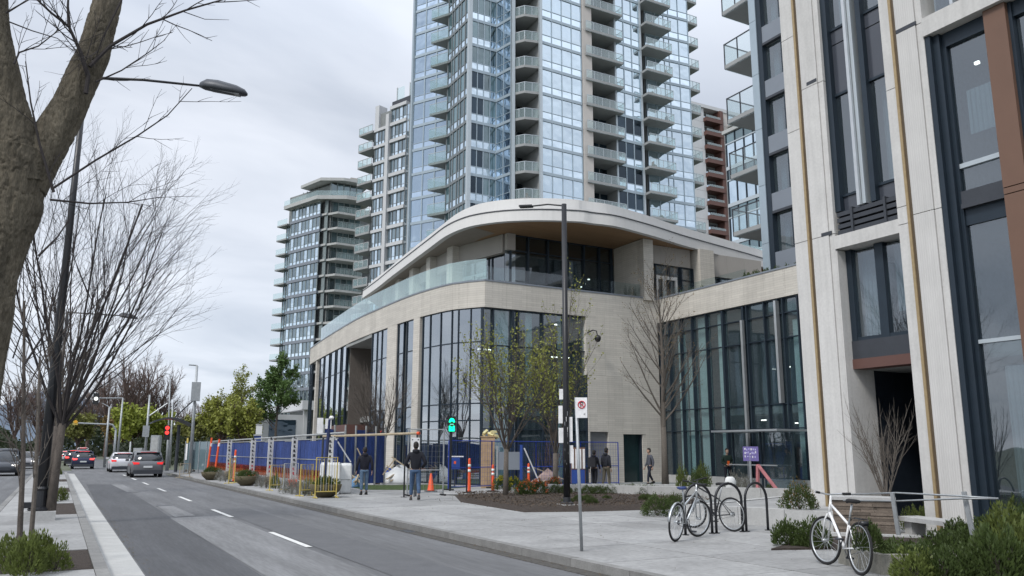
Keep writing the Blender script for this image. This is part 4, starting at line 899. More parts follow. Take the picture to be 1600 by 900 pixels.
# ------------------------------------------------------------------ vegetation
bark = mk('bark', (0.13, 0.112, 0.082), 0.95, noise=(16, 0.5), stretch=(1, 1, 0.3), bump=(45, 0.03))
bark_n = mk('bark_brown', (0.085, 0.072, 0.062), 0.95, noise=(10, 0.4), stretch=(1, 1, 0.4), bump=(40, 0.01))
bark_d = mk('twig_dark', (0.035, 0.030, 0.030), 0.9, noise=(20, 0.3))
bark_g = mk('twig_grey', (0.115, 0.10, 0.085), 0.9, noise=(20, 0.3))
bark_r = mk('twig_reddish', (0.115, 0.082, 0.07), 0.9, noise=(5, 0.3))
lf = {k: mk('leaf_'+k, c, 0.6, noise=(n_, 0.45), trans=0.3, rv=0.1) for k, c, n_ in (
    ('olive', (0.25, 0.27, 0.055), 5), ('lime', (0.26, 0.30, 0.05), 0.9), ('green', (0.10, 0.17, 0.045), 1.2), ('shrub', (0.062, 0.092, 0.024), 16), ('shrub_light', (0.115, 0.145, 0.035), 16),
    ('dark', (0.03, 0.042, 0.018), 3), ('moss', (0.20, 0.21, 0.06), 0.5), ('yellow', (0.48, 0.42, 0.03), 20), ('orange', (0.55, 0.17, 0.06), 20), ('grey', (0.21, 0.21, 0.18), 20), ('bronze', (0.16, 0.11, 0.035), 16))}
def rv3(r): return Vector((r.gauss(0, 1), r.gauss(0, 1), r.gauss(0, 1))).normalized()
def grow(b, p, d, Ln, r, dep, R, P, tips):
    n = P['seg'][dep]; pts = [p.copy()]; rs = [r]; d = d.normalized(); ds = [d.copy()]
    for i in range(n):
        d = (d + rv3(R)*P['wob'] + Vector((0, 0, 1))*P['up']).normalized(); p = p + d*(Ln/n); pts.append(p.copy()); ds.append(d.copy()); rs.append(r*(1-(i+1)/n*(1-P['tap'])))
    b.tube(pts, rs, P['side'][dep], caps=False)
    if dep == P['max']: tips.append((pts[-1], d)); tips.append((pts[len(pts)//2], d)); return
    k = P['k'][dep]
    for i in range(k):
        t = P['t0'][dep]+(1-P['t0'][dep])*(i+R.random()*0.8)/k; j = min(n-1, int(t*n)); q = pts[j].lerp(pts[j+1], t*n-j)
        ax = ds[j].cross(rv3(R)).normalized(); a = math.radians(P['ang'][dep]*R.uniform(0.75, 1.2)); c = Matrix.Rotation(a, 3, ax) @ ds[j]
        rr = max(rs[j]*P['rr'], P['rmin']); grow(b, q, c, Ln*P['ratio'][dep]*(1.15-0.55*t)*R.uniform(.8, 1.2), min(rr, rs[j]*0.95), dep+1, R, P, tips)
    if P.get('cont'): grow(b, pts[-1], d, Ln*P['ratio'][dep]*0.8, max(rs[-1], P['rmin']), dep+1, R, P, tips)
BASE = dict(seg=[5, 5, 4, 3, 2], side=[9, 6, 4, 3, 3], k=[6, 5, 5, 3], t0=[.35, .25, .2, .2], ang=[38, 38, 40, 40], ratio=[.7, .6, .5, .5], wob=.07, up=.06, tap=.45, rr=.6, rmin=.004, max=3, cont=True)
def leaves(b, tips, n, spread, size, R, asp=0.55):
    for p, d in tips:
        for _ in range(n):
            c = p+rv3(R)*spread*R.random(); u = rv3(R); v = u.cross(rv3(R)).normalized(); s = size*R.uniform(.6, 1.3)
            u *= s; v *= s*asp; b.add([c-u, c+v, c+u, c-v], [(0, 1, 2, 3)])
def tree(name, label, at, P, trunk_h, r, wood, seed, leaf=None, ln=(3, .2, .05), group=None, lean=(0, 0), stems=None, twigm=None, cat='tree'):
    R = random.Random(seed); t = thing(name, label, cat, (at[0], at[1], at[2] if len(at) > 2 else 0), 0, group)
    P = {**BASE, **P}; b = MB(); tips = []
    if stems:
        tb = MB(); 
        pts = [Vector((0, 0, -0.05)), Vector((lean[0]*.4, lean[1]*.4, trunk_h*.5)), Vector((lean[0], lean[1], trunk_h))]; tb.tube(pts, [r*1.25, r, r*.9], 12); tb.build('trunk', wood, t, True, loc=True)
        for (dx, dy, L_, rr) in stems: grow(b, pts[-1]-Vector((0, 0, R.random()*trunk_h*.15)), Vector((dx, dy, 1)), L_, rr, 0, R, P, tips)
    else:
        pts = [Vector((0, 0, -0.05)), Vector((lean[0]*.5, lean[1]*.5, trunk_h*.5)), Vector((lean[0], lean[1], trunk_h))]; tb = MB(); tb.tube(pts, [r*1.3, r, r*.85], 10); tb.build('trunk', wood, t, True, loc=True)
        grow(b, pts[-1], Vector((lean[0]*.3, lean[1]*.3, 1)), P['crown'], r*.85, 0, R, P, tips)
    b.build('branches', twigm or wood, t, loc=True)
    if leaf:
        l = MB(); leaves(l, tips, ln[0], ln[1], ln[2], R); l.build('foliage', lf[leaf], t, loc=True)
    return t
# --- the big maple trunk at the left edge
bt = thing('maple_tree', 'thick rough barked forked trunk at far left edge, nearest tree', 'tree', tuple(gp(-60, 1010)))
def px_path(pts, D): return [atD(x, y, D+(q[0] if q else 0)) for x, y, *q in pts]
def rough_tube(pts, rad, n, seg, seed, amp):
    P = smooth_poly([tuple(Vector(p)) for p in pts], seg) if False else None
    R = random.Random(seed); pp = []; rr = []
    for i in range(len(pts)-1):
        for k in range(seg): t = k/seg; pp.append(pts[i].lerp(pts[i+1], t)); rr.append(rad[i]*(1-t)+rad[i+1]*t)
    pp.append(pts[-1]); rr.append(rad[-1])
    for _ in range(6): pp = [pp[0]]+[(pp[i-1]+pp[i]*2+pp[i+1])/4 for i in range(1, len(pp)-1)]+[pp[-1]]
    b = MB(); b.tube(pp, rr, n); 
    from mathutils import noise as mn
    out = []
    for i in range(len(b.v)):
        v = Vector(b.v[i]); c = pp[min(i//n, len(pp)-1)]; d = v-c
        q = mn.noise(Vector((v.x*38, v.y*38, v.z*8+mn.noise(v*9)*1.3))); q2 = mn.noise(Vector((v.x*55, v.y*55, v.z*17))); h = -max(0, .28-abs(q)*1.6)*amp*1.7 + (.5-abs(q2))*amp*.45 + mn.noise(v*4.5)*amp*.55
        out.append(tuple(v+(d.normalized()*h if d.length > 1e-4 else d)))
    b.v = out; return b
D0 = 5.0
rough_tube(px_path([(-120, 1120), (-78, 760), (-48, 560), (-24, 430), (14, 320), (26, 235)], D0), [.22, .175, .16, .152, .155, .14], 120, 60, 1, .021).build('trunk', bark, bt, True)
rough_tube(px_path([(36, 290), (72, 232), (108, 165), (146, 85), (168, 5), (182, -90), (186, -260)], D0), [.118, .102, .087, .082, .078, .074, .065], 84, 46, 2, .014).build('limb', bark, bt, True)
rough_tube(px_path([(30, 290), (20, 215), (4, 140), (-16, 50), (-26, -60), (-60, -240)], D0), [.14, .116, .102, .098, .095, .08], 84, 46, 3, .014).build('limb', bark, bt, True)
tw_ = MB(); Rb = random.Random(5); TP = {**BASE, 'seg': [6, 4, 3, 2], 'side': [5, 4, 3, 3], 'k': [4, 3, 0], 'max': 2, 't0': [.3, .2, 0], 'ratio': [.4, .4, .4], 'ang': [38, 40, 40], 'rmin': .0022, 'up': .03, 'wob': .12, 'cont': False}
paths = [([(134, 146), (138, 118), (126, 82), (108, 42), (80, 20), (50, -8)], .013), ([(108, 42), (106, 10), (108, -30)], .01), ([(140, 104), (172, 72), (230, 38), (290, 16), (360, -4)], .012), ([(286, 18), (320, 30), (358, 31)], .003),
         ([(84, 300), (62, 226), (48, 160), (40, 96)], .008), ([(10, 20), (30, 8), (52, -4)], .006), ([(22, 100), (30, 82), (60, 72), (88, 50), (98, 20)], .006), ([(14, 34), (50, 48), (90, 60), (120, 84)], .004), ([(80, 296), (150, 250), (215, 212), (262, 180), (300, 138)], .007),
         ([(78, 312), (140, 318), (200, 316), (250, 308)], .006), ([(60, 400), (90, 370), (110, 340)], .007), ([(38, 570), (70, 520), (84, 470), (100, 420)], .006), ([(150, 128), (190, 110), (232, 82), (258, 62)], .005), ([(20, 560), (40, 500), (60, 440)], .004), ([(190, 0), (160, 60), (150, 90)], .006)]
for pth, r0 in paths:
    pts = px_path([(x, y) for x, y in pth], D0-0.12); n_ = len(pts); tw_.tube(pts, [r0*(1-.65*i/(n_-1)) for i in range(n_)], 6)
    tips = []
    for i in range(1, n_):
        if r0 > .004:
            for _ in range(2):
                d = (pts[i]-pts[i-1]).normalized(); c = (d+rv3(Rb)*.7).normalized(); grow(tw_, pts[i-1].lerp(pts[i], Rb.random()), c, Rb.uniform(.12, .4), max(.0022, r0*.3), 1, Rb, TP, tips)
tw_.build('twigs', bark_d, bt)
# --- bare multi-stem tree on the median, fanning over the road
VP = dict(seg=[7, 5, 4, 3], side=[7, 5, 3, 3], k=[7, 6, 5], t0=[.16, .15, .15], ang=[25, 26, 32], ratio=[.58, .52, .48], wob=.1, up=.045, tap=.35, rr=.5, rmin=.0042, max=3, cont=False)
st = []
for i in range(9):
    a = 2*math.pi*i/9+.3; st.append((math.sin(a)*rnd.uniform(.28, .5), math.cos(a)*rnd.uniform(.25, .45), rnd.uniform(5.0, 6.4), rnd.uniform(.026, .038)))
st += [(0.55, -0.28, 5.2, .036), (0.66, -.1, 4.8, .034), (0.42, .12, 6.2, .036)]
tree('bare_tree', 'tall leafless multi-stemmed tree fanning over the road beside the black lamp post', (0.0, 22.4), VP, 2.2, .095, bark_n, 11, stems=st, twigm=bark_d, lean=(.05, 0))
SP = {**VP, 'k': [5, 5, 4], 'max': 3, 'ratio': [.5, .45, .4], 'rmin': .006}
tree('bare_tree', 'leafless tree on the median further along, behind the lamp post', (-0.1, 37.5), SP, 2.5, .15, bark_n, 12, stems=[(math.sin(i)*.35, math.cos(i)*.35, 5.5, .06) for i in range(8)], twigm=bark_n, group=None)
tree('bare_tree', 'leafless median tree farthest along, above the left hand cars', (-0.1, 50), SP, 2.5, .15, bark_n, 13, stems=[(math.sin(i)*.35, math.cos(i)*.35, 5, .06) for i in range(7)], twigm=bark_n)
for i, (x, y, lb) in enumerate(((-11.5, 34, 'leafless street tree across the left road, nearest of that row'), (-11.5, 52, 'leafless street tree across the left road, farther along its row'))):
    tree('bare_tree', lb, (x, y), SP, 2.5, .16, bark_n, 20+i, stems=[(math.sin(k*.9)*.5, math.cos(k*.9)*.5, 6.5, .07) for k in range(9)], twigm=bark_r)
# thin saplings on the median in front
for i, (xb, yb, xt, yt, lb) in enumerate(((28, 897, 38, 470, 'slender bare sapling on the median, left of a pair'), (46, 872, 62, 560, 'shorter slender sapling on the median, right of a pair'))):
    p0 = gp(xb, yb); D_ = math.hypot(p0.x, p0.y); p1 = atD(xt, yt, D_+.2); t = thing('sapling', lb, 'tree', tuple(p0)); b = MB(); R = random.Random(30+i); tips = []
    b.tube([p0, p0.lerp(p1, .4)+Vector((.03, 0, 0)), p1], [.038, .03, .014], 8)
    for k in range(16): q = p0.lerp(p1, .3+.7*k/16); grow(b, q, (p1-p0).normalized()+rv3(R)*.65, R.uniform(.5, 1.3), .009, 1, R, {**TP, 'rmin': .0028, 'k': [4, 5, 0], 'up': .08}, tips)
    b.build('trunk', bark_g if i else bark_n, t)
# --- street trees by the plaza
PL = dict(seg=[6, 5, 4, 3], side=[7, 5, 4, 3], k=[7, 5, 3], t0=[.1, .2, .2], ang=[34, 32, 36], ratio=[.62, .5, .45], wob=.07, up=.08, tap=.4, rr=.5, rmin=.006, max=3, cont=True, crown=2.6)
tree('street_tree', 'young street tree in the mulch bed with sparse yellow green leaves', tuple(gp(790, 781)), PL, 1.65, .085, bark_g, 41, 'olive', (1, .12, .052), stems=[(math.sin(k*1.05)*.5, math.cos(k*1.05)*.5, 2.65, .036) for k in range(7)], lean=(.02, 0), twigm=bark_n)
p = gp(868, 770); tree('street_tree', 'narrower budding tree right behind the black lamp post', tuple(p), {**PL, 'ang': [28, 30, 34]}, 1.5, .1, bark_g, 42, 'olive', (1, .12, .055), stems=[(0, 0, 4.6, .05)]+[(math.sin(k*1.2)*.34, math.cos(k*1.2)*.34, 2.8, .032) for k in range(5)], twigm=bark_n)
tree('street_tree', 'bare pyramid shaped tree in front of the stone wall beside the glazed wing', tuple(gp(1040, 765)), dict(seg=[12, 6, 4, 3], side=[9, 5, 3, 3], k=[34, 6, 3], t0=[.02, .2, .2], ang=[40, 28, 32], ratio=[.46, .4, .45], wob=.03, up=.07, tap=.2, rr=.45, rmin=.009, max=3, cont=False, crown=6.0), 2.6, .13, bark_g, 43, 'bronze', (1, .05, .03), twigm=bark_g)
tree('street_tree', 'small bare tree on the grass in front of the blue hoarding', tuple(gp(590, 757)), {**PL, 'k': [7, 6, 4]}, 1.4, .09, bark_g, 44, stems=[(math.sin(k*1.2)*.45, math.cos(k*1.2)*.45, 2.8, .045) for k in range(6)], twigm=bark_n)
tree('street_tree', 'fresh green leafed tree behind the hoarding beside the white low building', tuple(gp(428, 727)), dict(seg=[6, 5, 4, 2], side=[6, 4, 3, 3], k=[12, 6, 5], t0=[.12, .2, .2], ang=[52, 42, 40], ratio=[.42, .5, .5], rmin=.015, max=3, crown=6.3, rr=.5), 2.8, .15, bark_n, 45, 'green', (10, .42, .13))
tree('street_tree', 'pale budding tree beside the green leafed tree behind the hoarding', tuple(gp(372, 723)), dict(seg=[6, 5, 4, 2], side=[6, 4, 3, 3], k=[10, 6, 5], t0=[.1, .2, .2], ang=[55, 42, 40], ratio=[.55, .5, .5], rmin=.02, max=3, crown=5.8, rr=.5), 2.6, .17, bark_g, 46, 'olive', (5, .5, .13))
# multi-stemmed bare shrub before the entrance
pS = onX(1400, 700, 14.6); pS.z = 0.1
tree('bare_shrub', 'bare many-stemmed shrub growing in front of the dark building entrance', (14.6, 11.2, 0.1), dict(seg=[5, 4, 3], side=[6, 4, 3], k=[6, 4], t0=[.25, .25], ang=[26, 32], ratio=[.48, .42], wob=.06, up=.05, tap=.35, rr=.5, rmin=.003, max=2, cont=True), .5, .035, bark_g, 47, stems=[(math.sin(k*.8)*.32, math.cos(k*.8)*.32, rnd.uniform(1.15, 1.6), .018) for k in range(11)], twigm=bark_g, cat='shrub')
# --- distant trees along the avenue: each its own crown
def far_tree(label, x, y, h, w_, leaf, seed, dens=900, ls=.5, wood=bark_r, th=0.25, bare=False, group='trees along the far avenue'):
    R = random.Random(seed); t = thing('avenue_tree', label, 'tree', (x, y, 0), 0, group); b = MB(); tips = []
    P = {**BASE, 'seg': [4, 4, 3, 2], 'side': [6, 4, 3, 3], 'k': [8, 6, 5], 'ang': [36, 36, 38], 'ratio': [.5, .5, .5], 'rmin': .035 if not bare else .03, 'max': 3, 't0': [.15, .2, .2], 'wob': .1}
    b.tube([(0, 0, 0), (0, 0, h*th)], [h*.022, h*.018], 8)
    for k in range(6): grow(b, Vector((0, 0, h*th)), Vector((math.sin(k*1.05)*w_/h, math.cos(k*1.05)*w_/h, 1)), h*(1-th)*.62, h*.012, 0, R, P, tips)
    b.build('trunk', wood, t, loc=True)
    if leaf:
        l = MB()
        for i in range(dens*3):
            tp = R.choice(tips)[0]; c = tp+rv3(R)*R.random()*h*.075; u = rv3(R); v = u.cross(rv3(R)).normalized(); s = ls*.55*R.uniform(.5, 1.2); u *= s; v *= s*.7; l.add([c-u, c+v, c+u, c-v], [(0, 1, 2, 3)])
        l.build('foliage', lf[leaf], t, loc=True)
    return t
def at_px(x, D): p = atD(x, 704, D); return p.x, p.y
for i, (px_, D_, topy, wpx, leaf, dens, ls, lb) in enumerate((
    (205, 118, 622, 90, 'lime', 2600, .42, 'bright lime green tree behind the signals at the crossing'),
    (240, 120, 632, 70, 'lime', 2200, .4, 'lime green tree just right of the brightest one by the crossing'),
    (178, 135, 640, 50, 'bronze', 1200, .4, 'small tree with orange tinted leaves left of the lime green tree'),
    (345, 95, 604, 90, 'olive', 2400, .34, 'loose olive green tree beyond the hoarding, under the cloud'),
    (310, 110, 640, 80, 'moss', 2400, .42, 'mossy green tree beyond the bus shelter'),
    (378, 88, 612, 70, 'olive', 1800, .32, 'olive tree beyond the hoarding, left of the street tree'),
    (275, 130, 650, 60, 'moss', 1800, .42, 'low mossy tree right of the lime green trees'),
    (120, 170, 640, 60, 'moss', 1500, .5, 'mossy tree at the end of the avenue'))):
    x, y = at_px(px_, D_); h = (1.6+(704-topy)*D_/1280)*.84; far_tree(lb, x, y, h, wpx*D_/1280*.5, leaf, 60+i, dens, ls)
for i, (px_, D_, topy, wpx, lb) in enumerate(((205, 175, 560, 110, 'tallest bare brown tree at the end of the avenue'), (165, 190, 578, 90, 'bare brown tree left of the tallest one'), (240, 180, 580, 90, 'bare brown tree right of the tallest one'), (135, 200, 610, 80, 'bare reddish tree over the far traffic lights'), (285, 200, 625, 90, 'bare grey tree above the shelter'), (330, 210, 622, 80, 'bare tree on the far skyline'), (60, 160, 610, 90, 'bare tree beyond the left hand cars'), (20, 150, 600, 90, 'bare tree at the far left skyline'))):
    x, y = at_px(px_, D_); h = 1.6+(704-topy)*D_/1280; far_tree(lb, x, y, h, wpx*D_/1280*.5, None, 80+i, bare=True)
# far-off wood: reads as one mass
R = random.Random(9); l = MB()
for i in range(30000):
    x = R.uniform(-75, 115); y = 215+R.uniform(0, 50); top = 8.5+4*math.sin(x*.13)+3*math.sin(x*.41+1); z = R.uniform(0, top); u = rv3(R)*R.uniform(.3, .8); v = u.cross(rv3(R)).normalized()*u.length*.7; c = Vector((x, y, z)); l.add([c-u, c+v, c+u, c-v], [(0, 1, 2, 3)])
props(l.build('distant_wood', lf['dark']), 'dark mass of far-off trees closing the end of the avenue', 'woodland', kind='stuff')
l = MB()
for i in range(15000):
    t_ = R.random(); x = -9.5+R.uniform(-9, 4)+(26 if t_ > .45 else 0); y = 95+R.uniform(0, 90); z = R.uniform(0, 1)**1.6*3.0; u = rv3(R)*R.uniform(.12, .34); v = u.cross(rv3(R)).normalized()*u.length*.7; c = Vector((x+(y-95)*0.02, y, z)); l.add([c-u, c+v, c+u, c-v], [(0, 1, 2, 3)])
props(l.build('roadside_hedge', lf['dark']), 'dark green undergrowth along both sides of the far avenue', 'hedge', kind='stuff')
b = MB(); rows = []
for j in range(2):
    rows.append([(-900+i*60, 1500+j*500, (0 if j == 0 else 75+35*math.sin(i*.55)+22*math.sin(i*1.3+1))) for i in range(50)])
b.loft(rows, caps=False, closed=False); struct('hills', b.mesh('hills', mk('hill_blue', (0.10, 0.13, 0.17), 0.95, noise=(0.01, 0.2))))
# ------------------------------------------------------------------ shrubs and planting
def shrub_mesh(nm, leaf, n, rx, rz, size, seed, asp=.4, up=.5, hug=.55):
    R = random.Random(seed); b = MB()
    for i in range(n):
        a = R.uniform(0, 2*math.pi); e = math.asin(R.uniform(0, 1)); rr = R.uniform(hug, 1)**.5*(1+.18*math.sin(a*3+seed)+.12*math.sin(a*5+e*4)); c = Vector((math.cos(a)*math.cos(e)*rx*rr, math.sin(a)*math.cos(e)*rx*rr, math.sin(e)*rz*rr+.02))
        u = (Vector((math.cos(a)*math.cos(e), math.sin(a)*math.cos(e), math.sin(e)+up))+rv3(R)*.8).normalized(); v = u.cross(rv3(R)).normalized(); s = size*R.uniform(.6, 1.3)
        m = c+u*s*.9+v*0; b.add([c, c+u*s*.8+v*s*asp, c+u*s*1.8, c+u*s*.8-v*s*asp], [(0, 1, 2, 3)])
    return b.mesh(nm, lf[leaf])
sm = {'box': [shrub_mesh('box_shrub', 'shrub', 2600, .5, .62, .035, s) for s in (1, 2)], 'lux': [shrub_mesh('hedge_shrub', 'shrub', 2300, .48, .62, .055, s, .32, 1.0) for s in (3, 4)], 'luxl': [shrub_mesh('hedge_shrub_light', 'shrub_light', 2000, .44, .7, .055, 5, .32, 1.2)],
      'grey': [shrub_mesh('grey_shrub', 'grey', 1800, .5, .55, .03, 6, .3, .6)], 'gold': [shrub_mesh('gold_shrub', 'shrub_light', 1500, .45, .6, .05, 7, .35, 1.0)], 'low': [shrub_mesh('low_shrub', 'shrub', 1500, .5, .4, .05, 8, .35, 1.4)], 'bronze': [shrub_mesh('bronze_tips', 'bronze', 260, .42, .74, .05, 9, .3, 1.2, .85)]}
stemm = {}
def stems_mesh():
    if 'm' not in stemm:
        b = MB(); R = random.Random(3)
        for i in range(14): d = (Vector((0, 0, 1))+rv3(R)*.5).normalized(); b.tube([(0, 0, -.05), d*.3, d*.55], [.008, .006, .003], 4)
        stemm['m'] = b.mesh('stems', bark_n)
    return stemm['m']
sc_ = [0]
def shrub(kind, x, y, z, s, label, sz=None, group=None, tips=False, nm='shrub'):
    sc_[0] += 1; t = thing(nm, label, 'shrub', (x, y, z), sc_[0]*1.7, group); t.scale = (s, s, sz or s)
    local('foliage', sm[kind][sc_[0] % len(sm[kind])], t); local('stems', stems_mesh(), t)
    if tips: local('bronze_shoots', sm['bronze'][0], t)
    return t
def shpx(kind, px_, py_, s, label, z=0.0, **k):
    p = gp(px_, py_, z); return shrub(kind, p.x, p.y, z, s, label, **k)
shpx('box', 1028, 806, .85, 'rounded green shrub left of the bicycle rack on the plaza', sz=.75)
shpx('box', 1055, 795, .6, 'small green shrub tucked behind the rounded shrub near the rack', sz=.6)
HG = 'dense evergreen hedge plants filling the bottom right corner'
hp = [(1432, 893), (1470, 893), (1512, 893), (1560, 893), (1605, 885), (1440, 868), (1478, 860), (1520, 852), (1572, 846), (1612, 840), (1500, 836), (1545, 826), (1590, 818), (1415, 874), (1400, 868)]
for i, (a, b_) in enumerate(hp): shpx('lux' if i % 4 else 'luxl', a, b_+20, .62 if a < 1560 else .8, 'leafy evergreen hedge plant in the bottom right bed', group=HG, sz=.52 if a < 1450 else (.62 if a < 1560 else .95))
shpx('lux', 1232, 853, .55, 'low leafy plant at the left end of the bed by the white bicycle', sz=.6); shpx('lux', 1272, 856, .6, 'low leafy plant right behind the front wheel of the white bicycle', sz=.65)
shpx('lux', 1360, 862, .4, 'small leafy plant inside the concrete planter', z=.3, sz=.5)
shpx('box', 1250, 796, .75, 'green shrub with bronze shoot tips on the raised plaza beside the pale pillar', z=.36, tips=True, sz=.75)
for i, (a, b_) in enumerate(((1428, 838), (1450, 834))): shpx('gold', a, b_-8, .45, ('yellow green plant below the bare shrub, left one', 'yellow green plant below the bare shrub, right one')[i], sz=.7)
R = random.Random(4)
for i in range(10):
    px_ = 868+i*17; shpx('box', px_, 773+R.uniform(-1.5, 1.5), R.uniform(.48, .66), 'low evergreen plant in the row behind the mulch bed', z=.1, group='row of low plants behind the mulch bed', sz=.5)
shpx('box', 1092, 776, .85, 'broad light green conifer shrub behind the bicycle racks', sz=1.35); shpx('gold', 1098, 768, .7, 'pale feathery plant rising behind the racks', sz=1.6)
shpx('grey', 1150, 770, .9, 'silvery grey shrub below the purple sign', sz=1.3); shpx('grey', 1168, 774, .8, 'silvery grey shrub right of the other, under the purple sign', sz=1.1); shpx('box', 1206, 776, .45, 'small dark plant in front of the low wall', sz=.7); shpx('gold', 1066, 772, .5, 'tall yellowish plant beside the pyramid tree trunk', sz=1.5)
# flowers in the bed
def flowers(px_, py_, leaf, label, s=.5, col=None):
    p = gp(px_, py_, .1); t = thing('flower_clump', label, 'flowers', tuple(p)); t.scale = (s, s, s*1.1); local('foliage', sm['box'][0], t)
    R = random.Random(int(px_)); b = MB()
    for i in range(60):
        a = R.uniform(0, 6.28); e = R.uniform(.2, 1.5); c = Vector((math.cos(a)*math.cos(e)*.5, math.sin(a)*math.cos(e)*.5, math.sin(e)*.66))*R.uniform(.95, 1.15)
        for _ in range(5): u = rv3(R)*.045; v = u.cross(rv3(R)).normalized()*.04; b.add([c-u, c+v, c+u, c-v], [(0, 1, 2, 3)])
    b.build('blossom', lf[col or leaf], t, loc=True)
for a, b_, c_, l_ in ((822, 775, 'orange', 'orange flowering clump left in the mulch bed'), (842, 774, 'orange', 'orange and coral flowering clump right in the mulch bed'), (803, 768, 'yellow', 'yellow flowering clump beside the young tree'), (866, 770, 'orange', 'small orange flowering clump beside the lamp post'), (784, 766, 'yellow', 'yellow flowers left of the young tree trunk')): flowers(a, b_, c_, l_, .68)
# plants on the median
for i, (a, b_, s) in enumerate(((22, 893, .5), (60, 886, .45), (85, 893, .4), (40, 900, .5), (75, 785, .5), (95, 783, .4), (84, 745, .5), (92, 742, .4), (10, 876, .4))): shpx('luxl' if i % 2 else 'gold', a, b_, s, 'small leafy plant in a median soil pit', group='plants in the median soil pits', sz=s*1.3)
R = random.Random(15); b = MB()
bedp = [(12.7, 27.6), (11.35, 24.2), (11.0, 19.5), (12.45, 19.0), (15.3, 18.7), (18.0, 20.0), (20.5, 25.6), (18.2, 26.6), (15.5, 26.9)]
def inpoly(x, y, P):
    c = False
    for i in range(len(P)):
        (x1, y1), (x2, y2) = P[i], P[i-1]
        if (y1 > y) != (y2 > y) and x < (x2-x1)*(y-y1)/(y2-y1)+x1: c = not c
    return c
n_ = 0
while n_ < 9000:
    x, y = R.uniform(10.8, 20.6), R.uniform(18.5, 27.8)
    if not inpoly(x, y, bedp) and R.random() > .03: continue
    n_ += 1; z = .03 if not inpoly(x, y, bedp) else R.uniform(.13, .19); c = Vector((x, y, z)); u = Vector((R.gauss(0, 1), R.gauss(0, 1), R.gauss(0, .3))).normalized()*R.uniform(.008, .03); v = u.cross(rv3(R)).normalized()*.009; b.add([c-u-v, c-u+v, c+u+v, c+u-v], [(0, 1, 2, 3)])
props(b.build('mulch_chips', mk('mulch_chip', (.09, .068, .05), .95, noise=(30, .6))), 'loose bark chips scattered over the planting bed', 'mulch', kind='stuff')
for i in range(8): p = (R.uniform(12.5, 18), R.uniform(19.6, 26)); shrub('low', p[0], p[1], .12, R.uniform(.25, .4), 'small sparse green plant dotted in the mulch bed', group='small plants dotted in the mulch bed')
for (x, y, z) in TP_: o = local('potted_plant', sm['low'][0], tw); o.location = Vector((x, y, z))-tw.location; o.scale = (.6, .6, 1.0)
b = MB()
for i in range(900):       # grit and leaf scraps along the kerbs
    sd_ = R.random() < .6; x = 7.0-abs(R.gauss(0, .16)) if sd_ else 1.26+abs(R.gauss(0, .1)); y = R.uniform(6, 45); s_ = R.uniform(.006, .022); a = R.uniform(0, 3); c = Vector((x, y, -.112)); u = Vector((math.cos(a), math.sin(a), .1))*s_; v = Vector((-math.sin(a), math.cos(a), .1))*s_*.6; b.add([c-u-v, c-u+v, c+u+v, c+u-v], [(0, 1, 2, 3)])
for i in range(260):
    x, y = R.uniform(7.3, 13), R.uniform(8, 30); s_ = R.uniform(.006, .02); a = R.uniform(0, 3); c = Vector((x, y, .008)); u = Vector((math.cos(a), math.sin(a), .1))*s_; v = Vector((-math.sin(a), math.cos(a), .1))*s_*.6; b.add([c-u-v, c-u+v, c+u+v, c+u-v], [(0, 1, 2, 3)])
props(b.build('street_grit', mk('grit', (.10, .08, .055), .95, noise=(30, .6))), 'grit and leaf scraps gathered along the kerbs', 'litter', kind='stuff')
# planting on the roof edge
for i in range(9):
    x = 23.3+i*.42; shrub('box', x, 36.6+.02*i, 14.2, .5 if i < 6 else .38, 'leafy green plant trailing over the white roof edge', group='roof terrace planting', sz=.75)
for i in range(16): x = 27.6+i*.75; shrub('box', x, 37.3+(x-27)*.14, 14.1, .3, 'low plant behind the roof edge glass', group='low planting along the roof edge', sz=.38)
for i in range(6): shrub('lux', 28.9+.1*i, 29.0-i*.55, 9.5, .6, 'dark plant on the wing terrace beside the grey pier', group='plants on the wing terrace', sz=.95)
for i in range(3): shrub('gold', 28.5, 33.4-i*.8, 9.5, .35, 'small plant behind the wing parapet', group='small plants behind the wing parapet', sz=.7)
for i in range(3): shrub('grey', 26.2+i*.3, 35.3, 9.5, .25, 'dry grassy plant on the corner terrace', group='dry plants on the corner terrace', sz=1.5)
# ------------------------------------------------------------------ street furniture
galv = mk('galvanised', (0.36, 0.38, 0.39), 0.5, 0.5, noise=(8, 0.15))
orange = mk('orange_plastic', (0.75, 0.10, 0.03), 0.55, noise=(8, 0.15)); refw = mk('reflective_white', (0.75, 0.75, 0.73), 0.5); rubber = mk('rubber_black', (0.018, 0.018, 0.019), 0.85)
yel = mk('barrier_yellow', (0.50, 0.39, 0.10), 0.55, noise=(8, 0.2)); blue_t = mk('blue_mesh', (0.028, 0.058, 0.21), 0.8, noise=(1.5, 0.42), stretch=(3, 3, .6), bump=(3, 0.13), rv=0.18); blue_p = mk('blue_panel', (0.02, 0.06, 0.26), 0.6, noise=(2, 0.2))
alu = mk('weathered_aluminium', (0.42, 0.43, 0.42), 0.5, 0.5, noise=(6, 0.2)); wood_p = mk('plywood', (0.42, 0.29, 0.17), 0.75, noise=(4, 0.2)); tan = mk('timber', (0.36, 0.30, 0.21), 0.8, noise=(6, 0.25))
signw = mk('sign_white', (0.75, 0.75, 0.75), 0.5); signb = mk('sign_black', (0.02, 0.02, 0.02), 0.6); signr = mk('sign_red', (0.50, 0.02, 0.04), 0.5); purple = mk('sign_purple', (0.17, 0.14, 0.36), 0.6, noise=(3, .1))
fontc = {}
